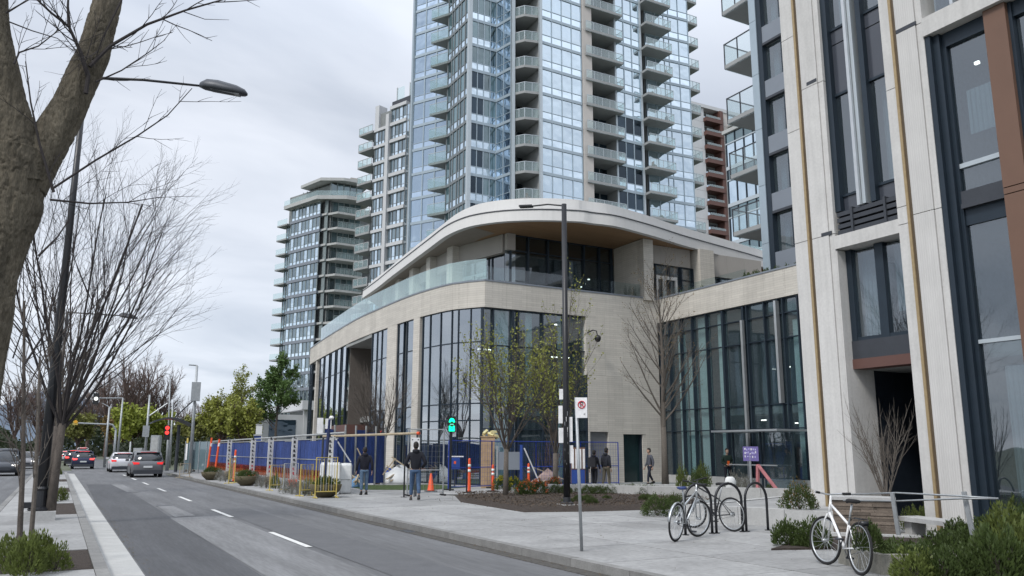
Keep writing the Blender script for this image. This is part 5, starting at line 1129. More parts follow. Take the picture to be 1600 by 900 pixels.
def text(s, size, mt, M_, parent, name='lettering', ext=0.002):
    c = bpy.data.curves.new('lettering', 'FONT'); c.body = s; c.size = size; c.align_x = 'CENTER'; c.align_y = 'CENTER'; c.extrude = ext; c.resolution_u = 2
    o = bpy.data.objects.new(name, c); bpy.context.view_layer.update(); 
    tmp = bpy.data.objects.new('t', c); C.objects.link(tmp); dg = bpy.context.evaluated_depsgraph_get(); me = bpy.data.meshes.new_from_object(tmp.evaluated_get(dg)); bpy.data.objects.remove(tmp); bpy.data.objects.remove(o); bpy.data.curves.remove(c)
    me.materials.clear(); me.materials.append(mt); return link(name, me, parent, M_)
def facing(p, toward=(0, 0), z=None):
    """matrix at p whose +Z looks horizontally toward a point, +Y up"""
    d = Vector((toward[0]-p[0], toward[1]-p[1], 0)).normalized(); x = Vector((0, 0, 1)).cross(d)
    M_ = Matrix((x, Vector((0, 0, 1)), d)).transposed().to_4x4(); M_.translation = Vector(p); return M_
def ring(mb, c, ax, r, t, n=36, m=6):
    """torus; ax = axle direction"""
    ax = Vector(ax).normalized(); a = ax.orthogonal().normalized(); b = ax.cross(a); c = Vector(c); k = len(mb.v)
    for i in range(n):
        q = 2*math.pi*i/n; d = a*math.cos(q)+b*math.sin(q)
        for j in range(m): w_ = 2*math.pi*j/m; mb.v.append(tuple(c+d*(r+t*math.cos(w_))+ax*t*math.sin(w_)))
    for i in range(n):
        for j in range(m): mb.f.append((k+i*m+j, k+((i+1) % n)*m+j, k+((i+1) % n)*m+(j+1) % m, k+i*m+(j+1) % m))
def cobra(mb, p, d, L_=.62, w_=.22, h=.09):
    """street light head"""
    d = Vector(d).normalized(); s = d.cross(Vector((0, 0, 1))).normalized(); u = s.cross(d); rings = []
    for t, ww, hh in ((0, .3, .45), (.12, .8, .9), (.35, 1, 1), (.75, 1, .8), (.94, .75, .5), (1, .3, .2)):
        c = Vector(p)+d*L_*t; rings.append([c+s*(math.cos(q)*w_*ww*.5)+u*((math.sin(q) if math.sin(q) > 0 else .35*math.sin(q))*h*hh) for q in [2*math.pi*k/10 for k in range(10)]])
    mb.loft(rings)
# left black lamp post with long arm
pb = gp(60, 812); Dl = math.hypot(pb.x, pb.y); t = thing('street_lamp', 'tall black lamp post on the median, its arm reaching over the road', 'street lamp', tuple(pb))
topz = atD(134, 120, Dl).z; pt = Vector((pb.x, pb.y, topz)); tp_ = atD(134, 120, Dl)
b = MB(); b.tube([pb+V(0, 0, .18), pb.lerp(tp_, .3)+V(0, 0, 0), pb.lerp(tp_, .65), tp_], [.125, .105, .08, .06], 14); b.build('pole', black, t, True)
b = MB(); b.lathe([(.24, 0), (.24, .05), (.15, .1), (.13, .45), (.15, .5), (.12, .55)], tuple(pb+V(0, 0, .2)), 16); b.build('base', black, t)
b = MB(); b.box(pb.x-.42, pb.x+.34, pb.y-.36, pb.y+.36, -.1, .2); b.build('footing', conc_w, t)
b = MB(); b.mbox(Matrix.Translation(pb+V(-.33, -.13, .27)) @ Matrix.Diagonal((.24, .2, .13, 1))); b.build('junction_box', black, t)
ae = atD(312, 134, Dl-1.2); he = atD(386, 148, Dl-1.6)
b = MB(); b.tube([tp_+V(0, 0, -.02), tp_.lerp(ae, .5)+V(0, 0, .04), ae], [.045, .036, .03], 8); b.build('arm', black, t, True)
b = MB(); cobra(b, ae, he-ae, (he-ae).length, .34, .24); h_ = b.build('luminaire', dkgrey, t, True); b = MB(); c0 = ae.lerp(he, .25); c1 = ae.lerp(he, .85); b.bar(c0-V(0, 0, .055), c1-V(0, 0, .055), .2, .02); b.build('lens', mk('lamp_lens', (0.3, 0.31, 0.32), .3), h_)
b = MB(); b.lathe([(.03, 0), (.035, .06), (.015, .09)], tuple(ae.lerp(he, .4)+V(0, 0, .15)), 8); b.build('photocell', dkgrey, h_)
# second lamp further on, head only above the branches
pf = V(-.2, 46, 0); t = thing('street_lamp', 'second black median lamp post, farther along, mostly behind bare branches', 'street lamp', tuple(pf)); hz = atD(215, 497, 46).z
b = MB(); b.tube([pf, pf+V(0, 0, hz+.1)], [.11, .06], 10); b.build('pole', black, t, True); e1 = atD(186, 493, 45.5); e2 = atD(215, 498, 45.2); b = MB(); b.tube([pf+V(0, 0, hz+.05), e1], .03, 6); b.build('arm', black, t); b = MB(); cobra(b, e1, e2-e1, (e2-e1).length, .36, .2); b.build('luminaire', dkgrey, t)
# centre black lamp post with stickers and parking signs
pc = gp(886, 795); Dc = math.hypot(pc.x, pc.y); t = thing('street_lamp', 'tall black lamp post in the mulch bed, covered in white stickers', 'street lamp', tuple(pc)); zt_ = atD(883, 319, Dc).z
b = MB(); b.tube([pc+V(0, 0, .15), pc+V(0, 0, 3), pc+V(0, 0, zt_)], [.095, .085, .075], 14); b.build('pole', black, t, True)
b = MB(); b.box(-.23, .23, -.23, .23, -.02, .13); o = b.build('footing', conc_w, t, loc=True); b = MB(); b.lathe([(.2, .13), (.2, .16), (.12, .2), (.1, .32)], (0, 0, 0), 14); b.build('base', black, t, loc=True)
q0 = Vector((pc.x, pc.y, zt_-.05)); q2 = atD(812, 323, Dc+.6); q1 = atD(832, 322, Dc+.5); b = MB(); b.tube([q0, q0.lerp(q1, .5)+V(0, 0, .05), q1], .025, 8); b.build('arm', black, t); b = MB(); b.bar(q1, q2, .22, .05); b.build('luminaire', black, t)
R = random.Random(2)
for k in range(14):
    z = .5+k*.16+R.uniform(-.04, .04); a = math.atan2(-pc.y, -pc.x)+R.uniform(-.7, .7); r_ = .091-.003*z; w_ = R.uniform(.3, .7); hh = R.uniform(.05, .14); b = MB()
    vs = [(pc.x+math.cos(a+s)*r_*1.02, pc.y+math.sin(a+s)*r_*1.02, z+q) for q in (0, hh) for s in (-w_/2, 0, w_/2)]; b.add(vs, [(0, 1, 4, 3), (1, 2, 5, 4)]); b.build('sticker', (signw, mk('sticker_grey', (.35, .36, .38), .6))[k % 2], t)
for z, s_, dx, w_, hh in ((2.62, 0, -.16, .12, .5), (2.03, 0, -.15, .14, .42), (1.5, 0, .14, .1, .5), (3.2, 0, -.13, .13, .3), (2.2, 0, .13, .1, .7)):
    M_ = facing((pc.x+dx*math.cos(YAW), pc.y-dx*math.sin(YAW), z)); link('parking_plate', cube(signw), t, M_ @ Matrix.Translation((-w_/2, -hh/2, -.01)) @ Matrix.Diagonal((w_, hh, .012, 1)))
# sign pole in the foreground: no parking
pp = gp(909, 861); Dp = math.hypot(pp.x, pp.y); t = thing('parking_sign', 'white no parking sign on a thin galvanised pole at the kerb', 'road sign', tuple(pp)); zt_ = atD(900, 621, Dp).z
ptop = atD(900, 621, Dp); b = MB(); b.tube([pp, ptop], .027, 8); b.build('pole', galv, t, True)
sc = atD(908.5, 637, Dp-.06); M_ = facing(sc); w_, h_ = 18/1280*Dp, 31/1280*Dp
o = link('sign_plate', cube(signw), t, M_ @ Matrix.Translation((-w_/2, -h_/2, -.006)) @ Matrix.Diagonal((w_, h_, .006, 1)))
text('P', .12, signb, M_ @ Matrix.Translation((0.004, .048, .006)), t)
b = MB(); ring(b, (0, 0, 0), (0, 0, 1), .058, .008, 28, 4); link('red_ring', b.mesh('red_ring', signr), t, M_ @ Matrix.Translation((0.004, .05, .008)))
link('red_slash', cube(signr), t, M_ @ Matrix.Translation((0.004, .05, .012)) @ Matrix.Rotation(math.radians(-45), 4, 'Z') @ Matrix.Translation((-.055, -.006, 0)) @ Matrix.Diagonal((.11, .012, .003, 1)))
text('<', .06, signb, M_ @ Matrix.Translation((.05, -.11, .004)), t, 'arrow')
# bicycle hoops
hoopm = None
for i, (xa, xb) in enumerate(((10.87, 11.55), (11.66, 12.36), (12.46, 13.06))):
    lb = ('black hoop rack nearest the kerb, silver bicycle leaning on it', 'middle black hoop of the three cycle racks', 'right hand black hoop rack, empty')[i]
    t = thing('bike_rack', lb, 'bike rack', ((xa+xb)/2, 12.9, 0), group='black hoop cycle racks'); r_ = (xb-xa)/2; pts = [(-r_, 0, 0), (-r_, 0, .3), (-r_, 0, .62)]+[(-r_*math.cos(a), 0, .62+.34*math.sin(a)) for a in [math.pi*k/12 for k in range(1, 12)]]+[(r_, 0, .62), (r_, 0, .3), (r_, 0, 0)]
    b = MB(); b.tube(pts, .027, 10); b.build('hoop', black, t, True, loc=True)
    for s_ in (-r_, r_): b = MB(); b.lathe([(.07, 0), (.07, .012)], (s_, 0, .001), 12); b.build('base_plate', black, t, loc=True)
# ---- bicycles
def bicycle(label, P0, P1, frm, seat_m, tilt=0.0, rack=False, fend=False, tyre=rubber, basket=None, steer=0.0):
    """P0 rear wheel ground point, P1 front wheel ground point"""
    P0 = Vector((P0[0], P0[1], 0)); P1 = Vector((P1[0], P1[1], 0)); d = (P1-P0); Lb = 1.04
    t = thing('bicycle', label, 'bicycle', tuple(P0), math.atan2(d.y, d.x)); t.rotation_euler[0] = tilt
    W = Matrix.LocRotScale(t.location, t.rotation_euler, Vector((1, 1, 1))); WM[t.name] = W; R_ = .34
    def bld(mb, nm, m_, par=t, sm_=True):
        me = mb.mesh(nm, m_, sm_); return link(nm, me, par, W)
    bb = V(.43, 0, .29); sc_ = V(.24, 0, .80); hd = V(.86, 0, .86); hb = V(.90, 0, .72); fa = V(Lb, 0, R_); ra = V(0, 0, R_); st_ = V(.30, 0, .62)
    b = MB()
    for p, q, r_ in ((bb, st_, .016), (st_+V(0, 0, .0), hd, .017), (bb, hb+V(0, 0, .03), .02), (hb, hd+V(-.01, 0, .03), .02)): b.tube([p, q], r_, 8)
    for s_ in (-.055, .055):
        b.tube([ra+V(0, s_, 0), bb+V(0, s_*.5, 0)], .009, 6); b.tube([ra+V(0, s_, 0), st_], .008, 6)
    bld(b, 'frame', frm)
    for nm, c, s_ in (('wheel', ra, 0), ('wheel', fa, steer)):
        ax = Matrix.Rotation(s_, 3, 'Z') @ V(0, 1, 0); b = MB(); ring(b, c, ax, R_-.018, .0185, 44, 8); w_ = bld(b, nm, tyre)
        b = MB(); ring(b, c, ax, R_-.045, .011, 44, 6); bld(b, 'rim', silver, w_); b = MB(); o1 = ax.orthogonal().normalized(); o2 = ax.cross(o1)
        for k in range(20): a = 2*math.pi*k/20; e_ = o1*math.cos(a)+o2*math.sin(a); b.tube([c+ax*(.025 if k % 2 else -.025)+o1*math.cos(a+1)*.02+o2*math.sin(a+1)*.02, c+e_*(R_-.05)], .0022, 3, caps=False)
        b.tube([c-ax*.05, c+ax*.05], .02, 8); bld(b, 'spokes', silver, w_)
    b = MB(); sx = Matrix.Rotation(steer, 3, 'Z')
    for s_ in (-.05, .05): b.tube([fa+sx @ V(0, s_, 0), fa+sx @ V(-.02, s_, 0)+V(-.06, 0, .3), hb+V(.0, s_*.5, 0)], .012, 6)
    b.tube([hb, hd+V(-.02, 0, .12)], .015, 8); bld(b, 'fork', frm)
    b = MB(); c = hd+V(-.02, 0, .13); b.tube([c+sx @ V(-.06, -.30, .03), c+sx @ V(.02, -.18, .02), c+sx @ V(.05, 0, 0), c+sx @ V(.02, .18, .02), c+sx @ V(-.06, .30, .03)], .012, 8); hbo = bld(b, 'handlebar', black if frm is not signw else silver)
    for s_ in (-1, 1): b = MB(); b.tube([c+sx @ V(-.06, .30*s_, .03), c+sx @ V(0, .2*s_, .022)], .018, 8); bld(b, 'grip', rubber, hbo); 
    b = MB(); b.tube([st_, V(.2, 0, .9)], .014, 8); bld(b, 'seat_post', silver)
    b = MB(); s0 = V(.2, 0, .92); rings = [[s0+V(x, math.cos(a)*w_, .02+math.sin(a)*.028-(.01 if x > .1 else 0)) for a in [2*math.pi*k/8 for k in range(8)]] for x, w_ in ((-.13, .03), (-.1, .085), (-.02, .075), (.08, .03), (.15, .02))]; b.loft(rings); bld(b, 'saddle', seat_m)
    b = MB(); ring(b, bb+V(0, -.04, 0), V(0, 1, 0), .085, .006, 24, 4); ring(b, ra+V(0, -.04, 0), V(0, 1, 0), .035, .01, 16, 4); b.tube([bb+V(0, -.04, .085), ra+V(0, -.04, .035)], .004, 4); b.tube([bb+V(0, -.04, -.085), ra+V(0, -.04, -.04)], .004, 4)
    b.tube([bb+V(0, -.07, 0), bb+V(.1, -.075, -.13)], .009, 5); b.tube([bb+V(0, .07, 0), bb+V(-.1, .075, .13)], .009, 5); b.box(bb.x+.06, bb.x+.15, -.16, -.08, bb.z-.145, bb.z-.12); b.box(bb.x-.15, bb.x-.06, .08, .16, bb.z+.12, bb.z+.145); bld(b, 'crankset', dkgrey)
    if rack:
        b = MB()
        for s_ in (-.06, .06): b.tube([ra+V(-.02, s_*1.2, 0), V(-.12, s_, .72), V(.26, s_, .72)], .006, 5)
        for x in (-.1, 0, .1): b.tube([V(x, -.06, .72), V(x, .06, .72)], .006, 5)
        b.box(-.16, -.13, -.05, .05, .64, .7); bld(b, 'carrier', black)
    if fend:
        for c in (ra, fa):
            b = MB(); rg = []
            for k in range(15): a = math.radians(5+k*11) if c is ra else math.radians(35+k*8); e_ = V(-math.cos(a), 0, math.sin(a))*(R_+.012); rg.append([c+e_*(1.0)+V(0, -.028, 0), c+e_*1.03+V(0, 0, 0), c+e_+V(0, .028, 0), c+e_*.99])
            b.loft(rg); bld(b, 'mudguard', silver)
    if basket:
        b = MB(); b.box(.98, 1.2, -.14, .14, .78, .98); bld(b, 'basket', basket, t, False)
    return t
dx, dy = 1.0, .0
r0 = gp(1053, 817, .34); r1 = gp(1111, 807, .34); rr_ = (Vector((r1.x-r0.x, r1.y-r0.y))).normalized()
bicycle('silver bicycle with blue saddle leaning on the black hoop racks', (r0.x+.12, r0.y+.12), (r0.x+.12+rr_.x, r0.y+.12+rr_.y), silver, mk('saddle_blue', (0.03, 0.05, 0.16), .6), tilt=.10, fend=True, steer=-.35)
bicycle('second bicycle parked between the middle hoops, seen almost end on', (12.2, 13.0), (12.05, 14.0), black, rubber, tilt=-.05, steer=.2)
f0 = gp(1293, 847, .34); f1 = gp(1341, 857, .34); dd_ = Vector((f0.x-f1.x, f0.y-f1.y)).normalized(); dd_ = Vector((.42, .906))
bicycle('white and black bicycle parked on the pavement beside the hedge', (f1.x, f1.y), (f1.x+dd_.x, f1.y+dd_.y), signw, rubber, tilt=.06, rack=True, steer=.25)
# ---- low walls, bench, railing, planter
lw = thing('retaining_wall', 'low smooth concrete wall edging the raised plaza behind the racks', 'wall', (14, 13.5, 0)); wa, wb = V(13.2, 15.3, 0), V(14.25, 12.2, 0); wl = (wb-wa).length; Fw = Fr(wa, wb-wa)
for k in range(3): box('wall_block', conc_w, Fw, wl*k/3+.006, wl*(k+1)/3-.006, -.05, .37, -.25, 0, lw)
Fw2 = Fr(wa, (.95, .35)); box('wall_block', conc_w, Fw2, .02, 5.5, -.05, .36, -.25, 0, lw)
rp_ = struct('raised_plaza', MB().prism([(13.3, 15.3), (14.35, 12.2), (15.9, 12.4), (15.9, 14.5), (27.5, 14.6), (27.5, 18.5), (22, 18.6)][::1], -.1, .34).mesh('raised_plaza', conc))
w2 = thing('garden_wall', 'pale low wall before the glazed wing, shrubs growing against it', 'wall', (22, 22, 0)); a_ = gp(1120, 782); b_ = gp(1285, 786); Fg = Fr((a_.x, a_.y), (b_.x-a_.x, b_.y-a_.y)); lg = (b_-a_).length
for k in range(5): box('wall_block', conc_w, Fg, -6+k*(lg+6)/5, -6+(k+1)*(lg+6)/5-.01, 0, .42, -.3, 0, w2)
w3 = thing('garden_wall', 'long pale kerb wall behind the row of low plants', 'wall', (20, 28, 0)); a_ = gp(900, 768); b_ = gp(1130, 770); Fg = Fr((a_.x, a_.y), (b_.x-a_.x, b_.y-a_.y)); lg = (b_-a_).length
for k in range(5): box('wall_block', conc_w, Fg, k*lg/5, (k+1)*lg/5-.01, 0, .3, -.3, 0, w3)
bn = thing('stone_bench', 'seat block of stacked thin brown stone courses beside the bare shrub', 'bench', (14, 11.3, 0)); s0 = onY(1302, 800, 12.1); wA = gp(1303, 836); wB = gp(1402, 840); Fb = Fr((wA.x, wA.y), (wB.x-wA.x, wB.y-wA.y)); lb = (wB-wA).length; R = random.Random(8)
slate = mk('slate_course', (0.145, 0.118, 0.095), .85, noise=(5, .3), bump=(30, .01), rv=.3)
for k in range(11):
    u = R.uniform(-.01, .01); n_ = R.choice((2, 3)); cuts = [0]+sorted(R.uniform(.25, .75)*lb for _ in range(n_-1))+[lb]
    for p_, q_ in zip(cuts[:-1], cuts[1:]):
        if q_-p_ > .04: box('stone_course', slate, Fb, p_+.003+u, q_-.003+u, .06+k*.055, .112+k*.055, -.6, R.uniform(-.02, .012), bn)
box('seat_top', conc_w, Fb, -.03, lb+.03, .67, .73, -.62, .03, bn); box('footing', conc_w, Fb, -.2, lb+.4, 0, .06, -.7, .25, bn)
rl = thing('handrail', 'galvanised double handrail with leaning posts in front of the pillars', 'railing', (13, 10.5, 0)); b = MB()
def rp(x, y, D): return atD(x, y, D)
for y0, y1_, y2_ in ((772, 769, 777), (781, 782, 779)):
    b = MB(); b.tube([rp(1318, y0+1, 17.0), rp(1400, y1_+1, 16.0), rp(1500, y2_-2 if y0 < 775 else y2_, 14.2), rp(1560, 779, 14.2)], .014, 8); b.build('rail', galv, rl, True)
for (xt, yt, xb, yb, D) in ((1394, 770, 1404, 836, 15.9), (1506, 768, 1520, 836, 14.3)): b = MB(); b.bar(rp(xt, yt, D), rp(xb, yb, D), .07, .03); b.build('post', galv, rl)
st2 = thing('stone_slab_bench', 'pale slab bench partly buried in the hedge below the handrail', 'bench', (13, 9.5, 0)); p0 = gp(1402, 838); p1 = gp(1480, 850); Fs_ = Fr((p0.x, p0.y), (p1.x-p0.x, p1.y-p0.y)); box('slab', conc_w, Fs_, 0, (p1-p0).length, .3, .38, -.5, 0, st2); box('support', conc_w, Fs_, .1, .3, 0, .3, -.4, -.1, st2)
pl_ = thing('planter', 'weathered concrete planter box behind the white bicycle', 'planter', (10.3, 8, 0)); c0 = gp(1310, 880); c1 = gp(1378, 899); Fp = Fr((c0.x, c0.y), (c1.x-c0.x, c1.y-c0.y)); lp_ = (c1-c0).length
wc = mk('planter_concrete', (0.26, 0.25, 0.215), .9, noise=(6, .25), bump=(30, .01)); box('side', wc, Fp, 0, lp_, -.02, .26, -.1, 0, pl_); box('side', wc, Fp, lp_-.1, lp_, -.02, .26, -1.6, -.1, pl_); box('side', wc, Fp, 0, .1, -.02, .26, -1.6, -.1, pl_); box('soil', soil, Fp, .1, lp_-.1, 0, .2, -1.6, -.1, pl_)
sb = struct('hedge_bed', MB().prism([tuple(gp(1205, 860).xy), tuple(gp(1300, 858).xy), tuple(gp(1395, 898).xy), (10.5, 3.5), (15.9, 3.5), (15.9, 9.6), (14.0, 10.8), (12.6, 11.4)], -.1, .03).mesh('hedge_bed', soil))
# ---- camera on the wall, entrance pergola, purple sign
cm = thing('security_camera', 'black dome camera on a curved bracket on the stone wall', 'camera', (23.6, 34.9, 7.3)); q = onY(918, 520, 34.9); q2 = onY(932, 519, 34.3); q3 = onY(934, 527, 34.3)
b = MB(); b.tube([q, q.lerp(q2, .6)+V(0, 0, .12), q2+V(0, 0, .06), q3], .03, 6); b.build('bracket', black, cm); b = MB(); b.lathe([(.05, .2), (.16, .12), (.17, 0), (.12, -.12), (.03, -.17)][::-1], tuple(q3-V(0, 0, .08)), 12); b.build('dome', black, cm, True)
pg = thing('entrance_canopy', 'thin flat metal canopy on slim posts before the glazed wing', 'canopy', (27, 27, 0)); c0 = onX(1138, 688, 26.6); c1 = onX(1242, 687, 26.6); ya, yb = c0.y, c1.y
wbox('roof_plate', silver, 25.6, 27.7, yb, ya, 2.42, 2.5, pg); 
for y_ in (yb+1.9, yb+1.7, ya-.3): wbox('post', dkblue, 26.6, 26.66, y_, y_+.07, 0, 2.42, pg)
wbox('glass_panel', glz, 26.62, 26.64, yb+.1, yb+1.8, 0.1, 2.4, pg); wbox('rail', silver, 26.2, 26.24, ya-3.2, ya-.4, 1.0, 1.05, pg)
pn = gp(1172, 775); Dn = 31.; t = thing('notice_board', 'purple construction notice on a post in front of the glazing', 'sign', (0, 0, 0)); sc = atD(1173, 709, Dn); t.location = (sc.x, sc.y, 0); M_ = facing(sc); w_ = 22/1280*Dn; h_ = 21/1280*Dn
b = MB(); b.tube([(sc.x, sc.y+.05, 0), (sc.x, sc.y+.05, sc.z)], .04, 8); b.build('post', galv, t); link('board', cube(purple), t, M_ @ Matrix.Translation((-w_/2, -h_/2, -.03)) @ Matrix.Diagonal((w_, h_, .03, 1)))
lil = mk('print_lilac', (.5, .47, .75), .6)
R = random.Random(6)
for k, (yy_, n_) in enumerate(((.13, 6), (.0, 7), (-.13, 5))):
    for j in range(n_):
        ww = R.uniform(.02, .05); link('print_mark', cube(lil if j % 3 else signw), t, M_ @ Matrix.Translation((-w_*.4+j*w_*.8/n_, yy_+R.uniform(-.02, .02), .001)) @ Matrix.Diagonal((ww, R.uniform(.03, .08), .003, 1)))
b = MB(); a0 = atD(1184, 726, 30.8); a1 = atD(1216, 768, 30.3); b.bar(a0, a1, .16, .04); a2 = atD(1184, 764, 30.8); b.bar(a0, a2, .1, .08); b.build('brace', mk('faded_red', (.42, .16, .17), .7, noise=(3, .3)), t)
# sacks and planters behind the racks
t = thing('bag', 'white bulk bag standing behind the middle hoop rack', 'bag', tuple(gp(1142, 774))); t.scale = (.75, .75, .8); b = MB(); R = random.Random(5)
b.loft([[(math.cos(a)*rr2*(1+.08*math.sin(a*3+z*6)), math.sin(a)*rr2*.7, z) for a in [2*math.pi*k/14 for k in range(14)]] for z, rr2 in ((0, .22), (.1, .3), (.4, .27), (.6, .33), (.78, .25), (.84, .16))]); b.build('sack', white, t, True, loc=True)
# ------------------------------------------------------------------ construction site
# blue mesh hoarding on posts along the kerb, receding
h0 = gp(320, 741); h1 = gp(490, 762); hp_ = [(321, 739), (345, 744), (368, 748), (392, 752), (426, 757), (487, 765)]
hd_ = thing('hoarding', 'blue mesh construction hoarding on pale lettered posts along the pavement', 'hoarding', (9, 45, 0)); P_ = [gp(x, y+3) for x, y in [(318, 740), (342, 744), (372, 749), (394, 752), (428, 757), (488, 767)]]
bases = [Vector((9.2+.02*i, y_, 0)) for i, y_ in enumerate((60, 51.5, 44.8, 40.8, 36.3, 31.0))]
HT = 2.02
for a, c in zip(bases[:-1], bases[1:]):
    f_ = Fr(a, c-a); l_ = (c-a).length; n_ = max(2, round(l_/1.3))
    for k in range(n_): box('mesh_panel', blue_t, f_, l_*k/n_+.02, l_*(k+1)/n_-.02, .55+.02*(k % 2), HT-.05*(k % 2), -.05, -.03+.01*(k % 2), hd_)
    b = MB(); b.fbox(f_, 0, l_, .5, .55, -.06, -.0); b.fbox(f_, 0, l_, HT, HT+.04, -.06, 0); b.fbox(f_, 0, l_, 1.2, 1.23, -.02, 0); b.build('rail', alu, hd_)
    b = MB(); b.fbox(f_, 0.1, l_-.1, .35, .8, .09, .1); b.build('debris_netting', mkglass('orange_net', (.9, .55, .45), 0, haze=.07, hazecol=(.6, .16, .07)), hd_)
R = random.Random(12)
for i, c in enumerate(bases[1:]):
    f_ = Fr(c+V(-.25, -.02, 0), (1, 0)); pst = box('lettered_post', mk('post_white', (.55, .55, .54), .6, noise=(6, .15)), f_, -.12, .12, 0.35, 2.12, -.05, .05, hd_)
    for k in range(9):
        z = .55+k*.19; b = MB(); b.fbox(f_, -.07+R.uniform(0, .05), .03+R.uniform(0, .04), z, z+.025, .052, .056); b.fbox(f_, -.07+R.uniform(0, .04), -.01+R.uniform(0, .05), z+.03, z+.08+R.uniform(0, .05), .052, .056); b.build('post_lettering', signb if k > 1 else signr, pst)
    box('post_foot', orange if i % 2 else tan, f_, -.18, .18, 0, .35, -.1, .1, hd_)
tr_ = MB(); tr_.tube([V(9.3, 60, 2.15), V(9.5, 44, 2.2), V(9.6, 31, 2.25)], .04, 6); tr_.build('top_tube', alu, hd_)
# second run: behind, from the lettered post to the right, wooden braces
h2_ = thing('hoarding', 'blue mesh screen behind the white blocks, left of the walking men', 'hoarding', (11, 38, 0)); A_, B_ = V(10.2, 36, 0), V(13.6, 37.5, 0); f_ = Fr(A_, B_-A_); l_ = (B_-A_).length
for k in range(6): box('mesh_panel', blue_t, f_, l_*k/6+.02, l_*(k+1)/6-.02, .1, 2.5-.1*(k % 3), -.05, -.03, h2_)
b = MB()
for k in range(7): b.fbox(f_, l_*k/6-.03, l_*k/6+.03, 0, 2.7, -.02, .04)
b.build('posts', alu, h2_)
tb_ = thing('scaffold_tube', 'long horizontal pale tube above the hoarding with an orange end cap', 'scaffold tube', (9, 33, 2.9)); a0 = atD(505, 682, 33); a1 = atD(652, 677, 30); b = MB(); b.tube([a0, a1], .045, 8); b.build('tube', tan, tb_); b = MB(); b.tube([a1, a1+(a1-a0).normalized()*.1], .055, 8); b.build('end_cap', orange, tb_)
b = MB(); b.tube([(a0.x, a0.y, 0), a0], .04, 6); b.tube([(a1.x, a1.y, 0), a1-V(0, 0, .05)], .03, 6); b.build('prop', dkgrey, tb_)
# leaning timber braces
for i, (xa, ya_, xb, yb_, D, lb) in enumerate(((523, 683, 548, 722, 33, 'white plank leaning above the white blocks'), (558, 700, 575, 735, 35, 'pale plank leaning behind the man in the dark jacket'), (598, 742, 618, 716, 34, 'short timber brace, rising to the right, on the grass'), (612, 714, 632, 728, 34, 'timber brace sloping down beside the walking men'), (819, 700, 842, 752, 31, 'painted plank leaning inside the fence'))):
    t = thing('plank', lb, 'timber', tuple(atD(xb, yb_, D))); b = MB(); b.bar(atD(xa, ya_, D), atD(xb, yb_, D), .2 if i < 1 else .13, .05); b.build('board', signw if i in (0, 4) else tan, t)
# white blocks
for i, (xl, xr_, yt, yb_, D, lb) in enumerate(((500, 530, 723, 762, 31.5, 'large white wrapped block behind the yellow barrier'), (531, 548, 724, 760, 32.2, 'white wrapped block right of the larger one'))):
    a = atD(xl, yb_, D); c = atD(xr_, yb_, D); z1 = atD(xl, yt, D).z; t = thing('wrapped_block', lb, 'block', (a.x, a.y, 0)); f_ = Fr((a.x, a.y), (c.x-a.x, c.y-a.y)); L_ = (Vector((c.x-a.x, c.y-a.y))).length
    b = MB(); rg = []
    for z, s_ in ((0, .0), (.04, .03), (z1*.5, .04), (z1-.08, .03), (z1, .0), (z1, -.1)): rg.append([f_.p(-s_+.05, z, s_), f_.p(L_*.5, z+.01, s_+.02), f_.p(L_+s_-.05, z, s_), f_.p(L_+s_, z, -.5), f_.p(L_+s_, z, -1.1-s_), f_.p(-s_, z, -1.1-s_), f_.p(-s_, z, -.5)])
    b.loft(rg); b.build('wrap', white, t); b = MB(); b.fbox(f_, .02, L_-.02, z1*.45, z1*.45+.03, .05, .065); b.build('strap', alu, t)
# crowd barriers
def barrier(label, px0, px1, py_, ht=.95, m_=None, group='yellow metal crowd barriers by the planters', D=None):
    a = gp(px0, py_); c = gp(px1, py_-1); c = Vector((c.x, c.y, 0)); a = Vector((a.x, a.y, 0)); t = thing('crowd_barrier', label, 'barrier', tuple(a), 0, group); m_ = m_ or yel; b = MB()
    u = c-a; b.tube([a, a+V(0, 0, ht), c+V(0, 0, ht), c], .022, 6); b.tube([a+V(0, 0, .22), c+V(0, 0, .22)], .018, 6); b.build('frame', m_, t)
    for k in range(1, 8): p = a+u*k/8; b = MB(); b.tube([p+V(0, 0, .22), p+V(0, 0, ht)], .009, 4); b.build('bar', m_ if k % 2 else alu, t)
    for p in (a, c): b = MB(); n_ = V(u.y, -u.x, 0).normalized()*.22; b.tube([p-n_+V(0, 0, .02), p+V(0, 0, .05), p+n_+V(0, 0, .02)], .016, 5); b.build('foot', m_, t)
barrier('yellow barrier at the right end, in front of the round planter', 492, 525, 779, 1.35); barrier('grey and yellow barrier second from the right end', 468, 487, 776, 1.1); barrier('yellow barrier leaning near the orange net', 421, 443, 767, 1.0); barrier('thin yellow barrier left of the leaning one', 442, 464, 772, 1.1, alu); barrier('small yellow barrier beside the far lettered post', 357, 366, 756, 1.2); barrier('farthest small wooden barrier left of the hoarding', 280, 296, 747, .8, tan)
def bowl(label, px_, py_, r_, fill='gold'):
    p = gp(px_, py_); t = thing('round_planter', label, 'planter', tuple(p), group='round bowl planters along the hoarding'); b = MB(); b.lathe([(.12, 0), (.3, .02), (.55, .25), (.62, .48), (.56, .48)], (0, 0, 0), 20); b.build('bowl', mk('bowl_brown', (.10, .085, .05), .8, noise=(4, .3)), t, True, loc=True); local('foliage', sm['low'][0], t).location = (0, 0, .3); t.scale = (r_, r_, r_)
for i, (a, b_, lb) in enumerate(((508, 777, 'brown bowl planter in front of the white block, nearest'), (385, 759, 'brown bowl planter at the middle of the hoarding'), (330, 750, 'brown bowl planter near the far end of the hoarding'))): bowl(lb, a, b_, .9)
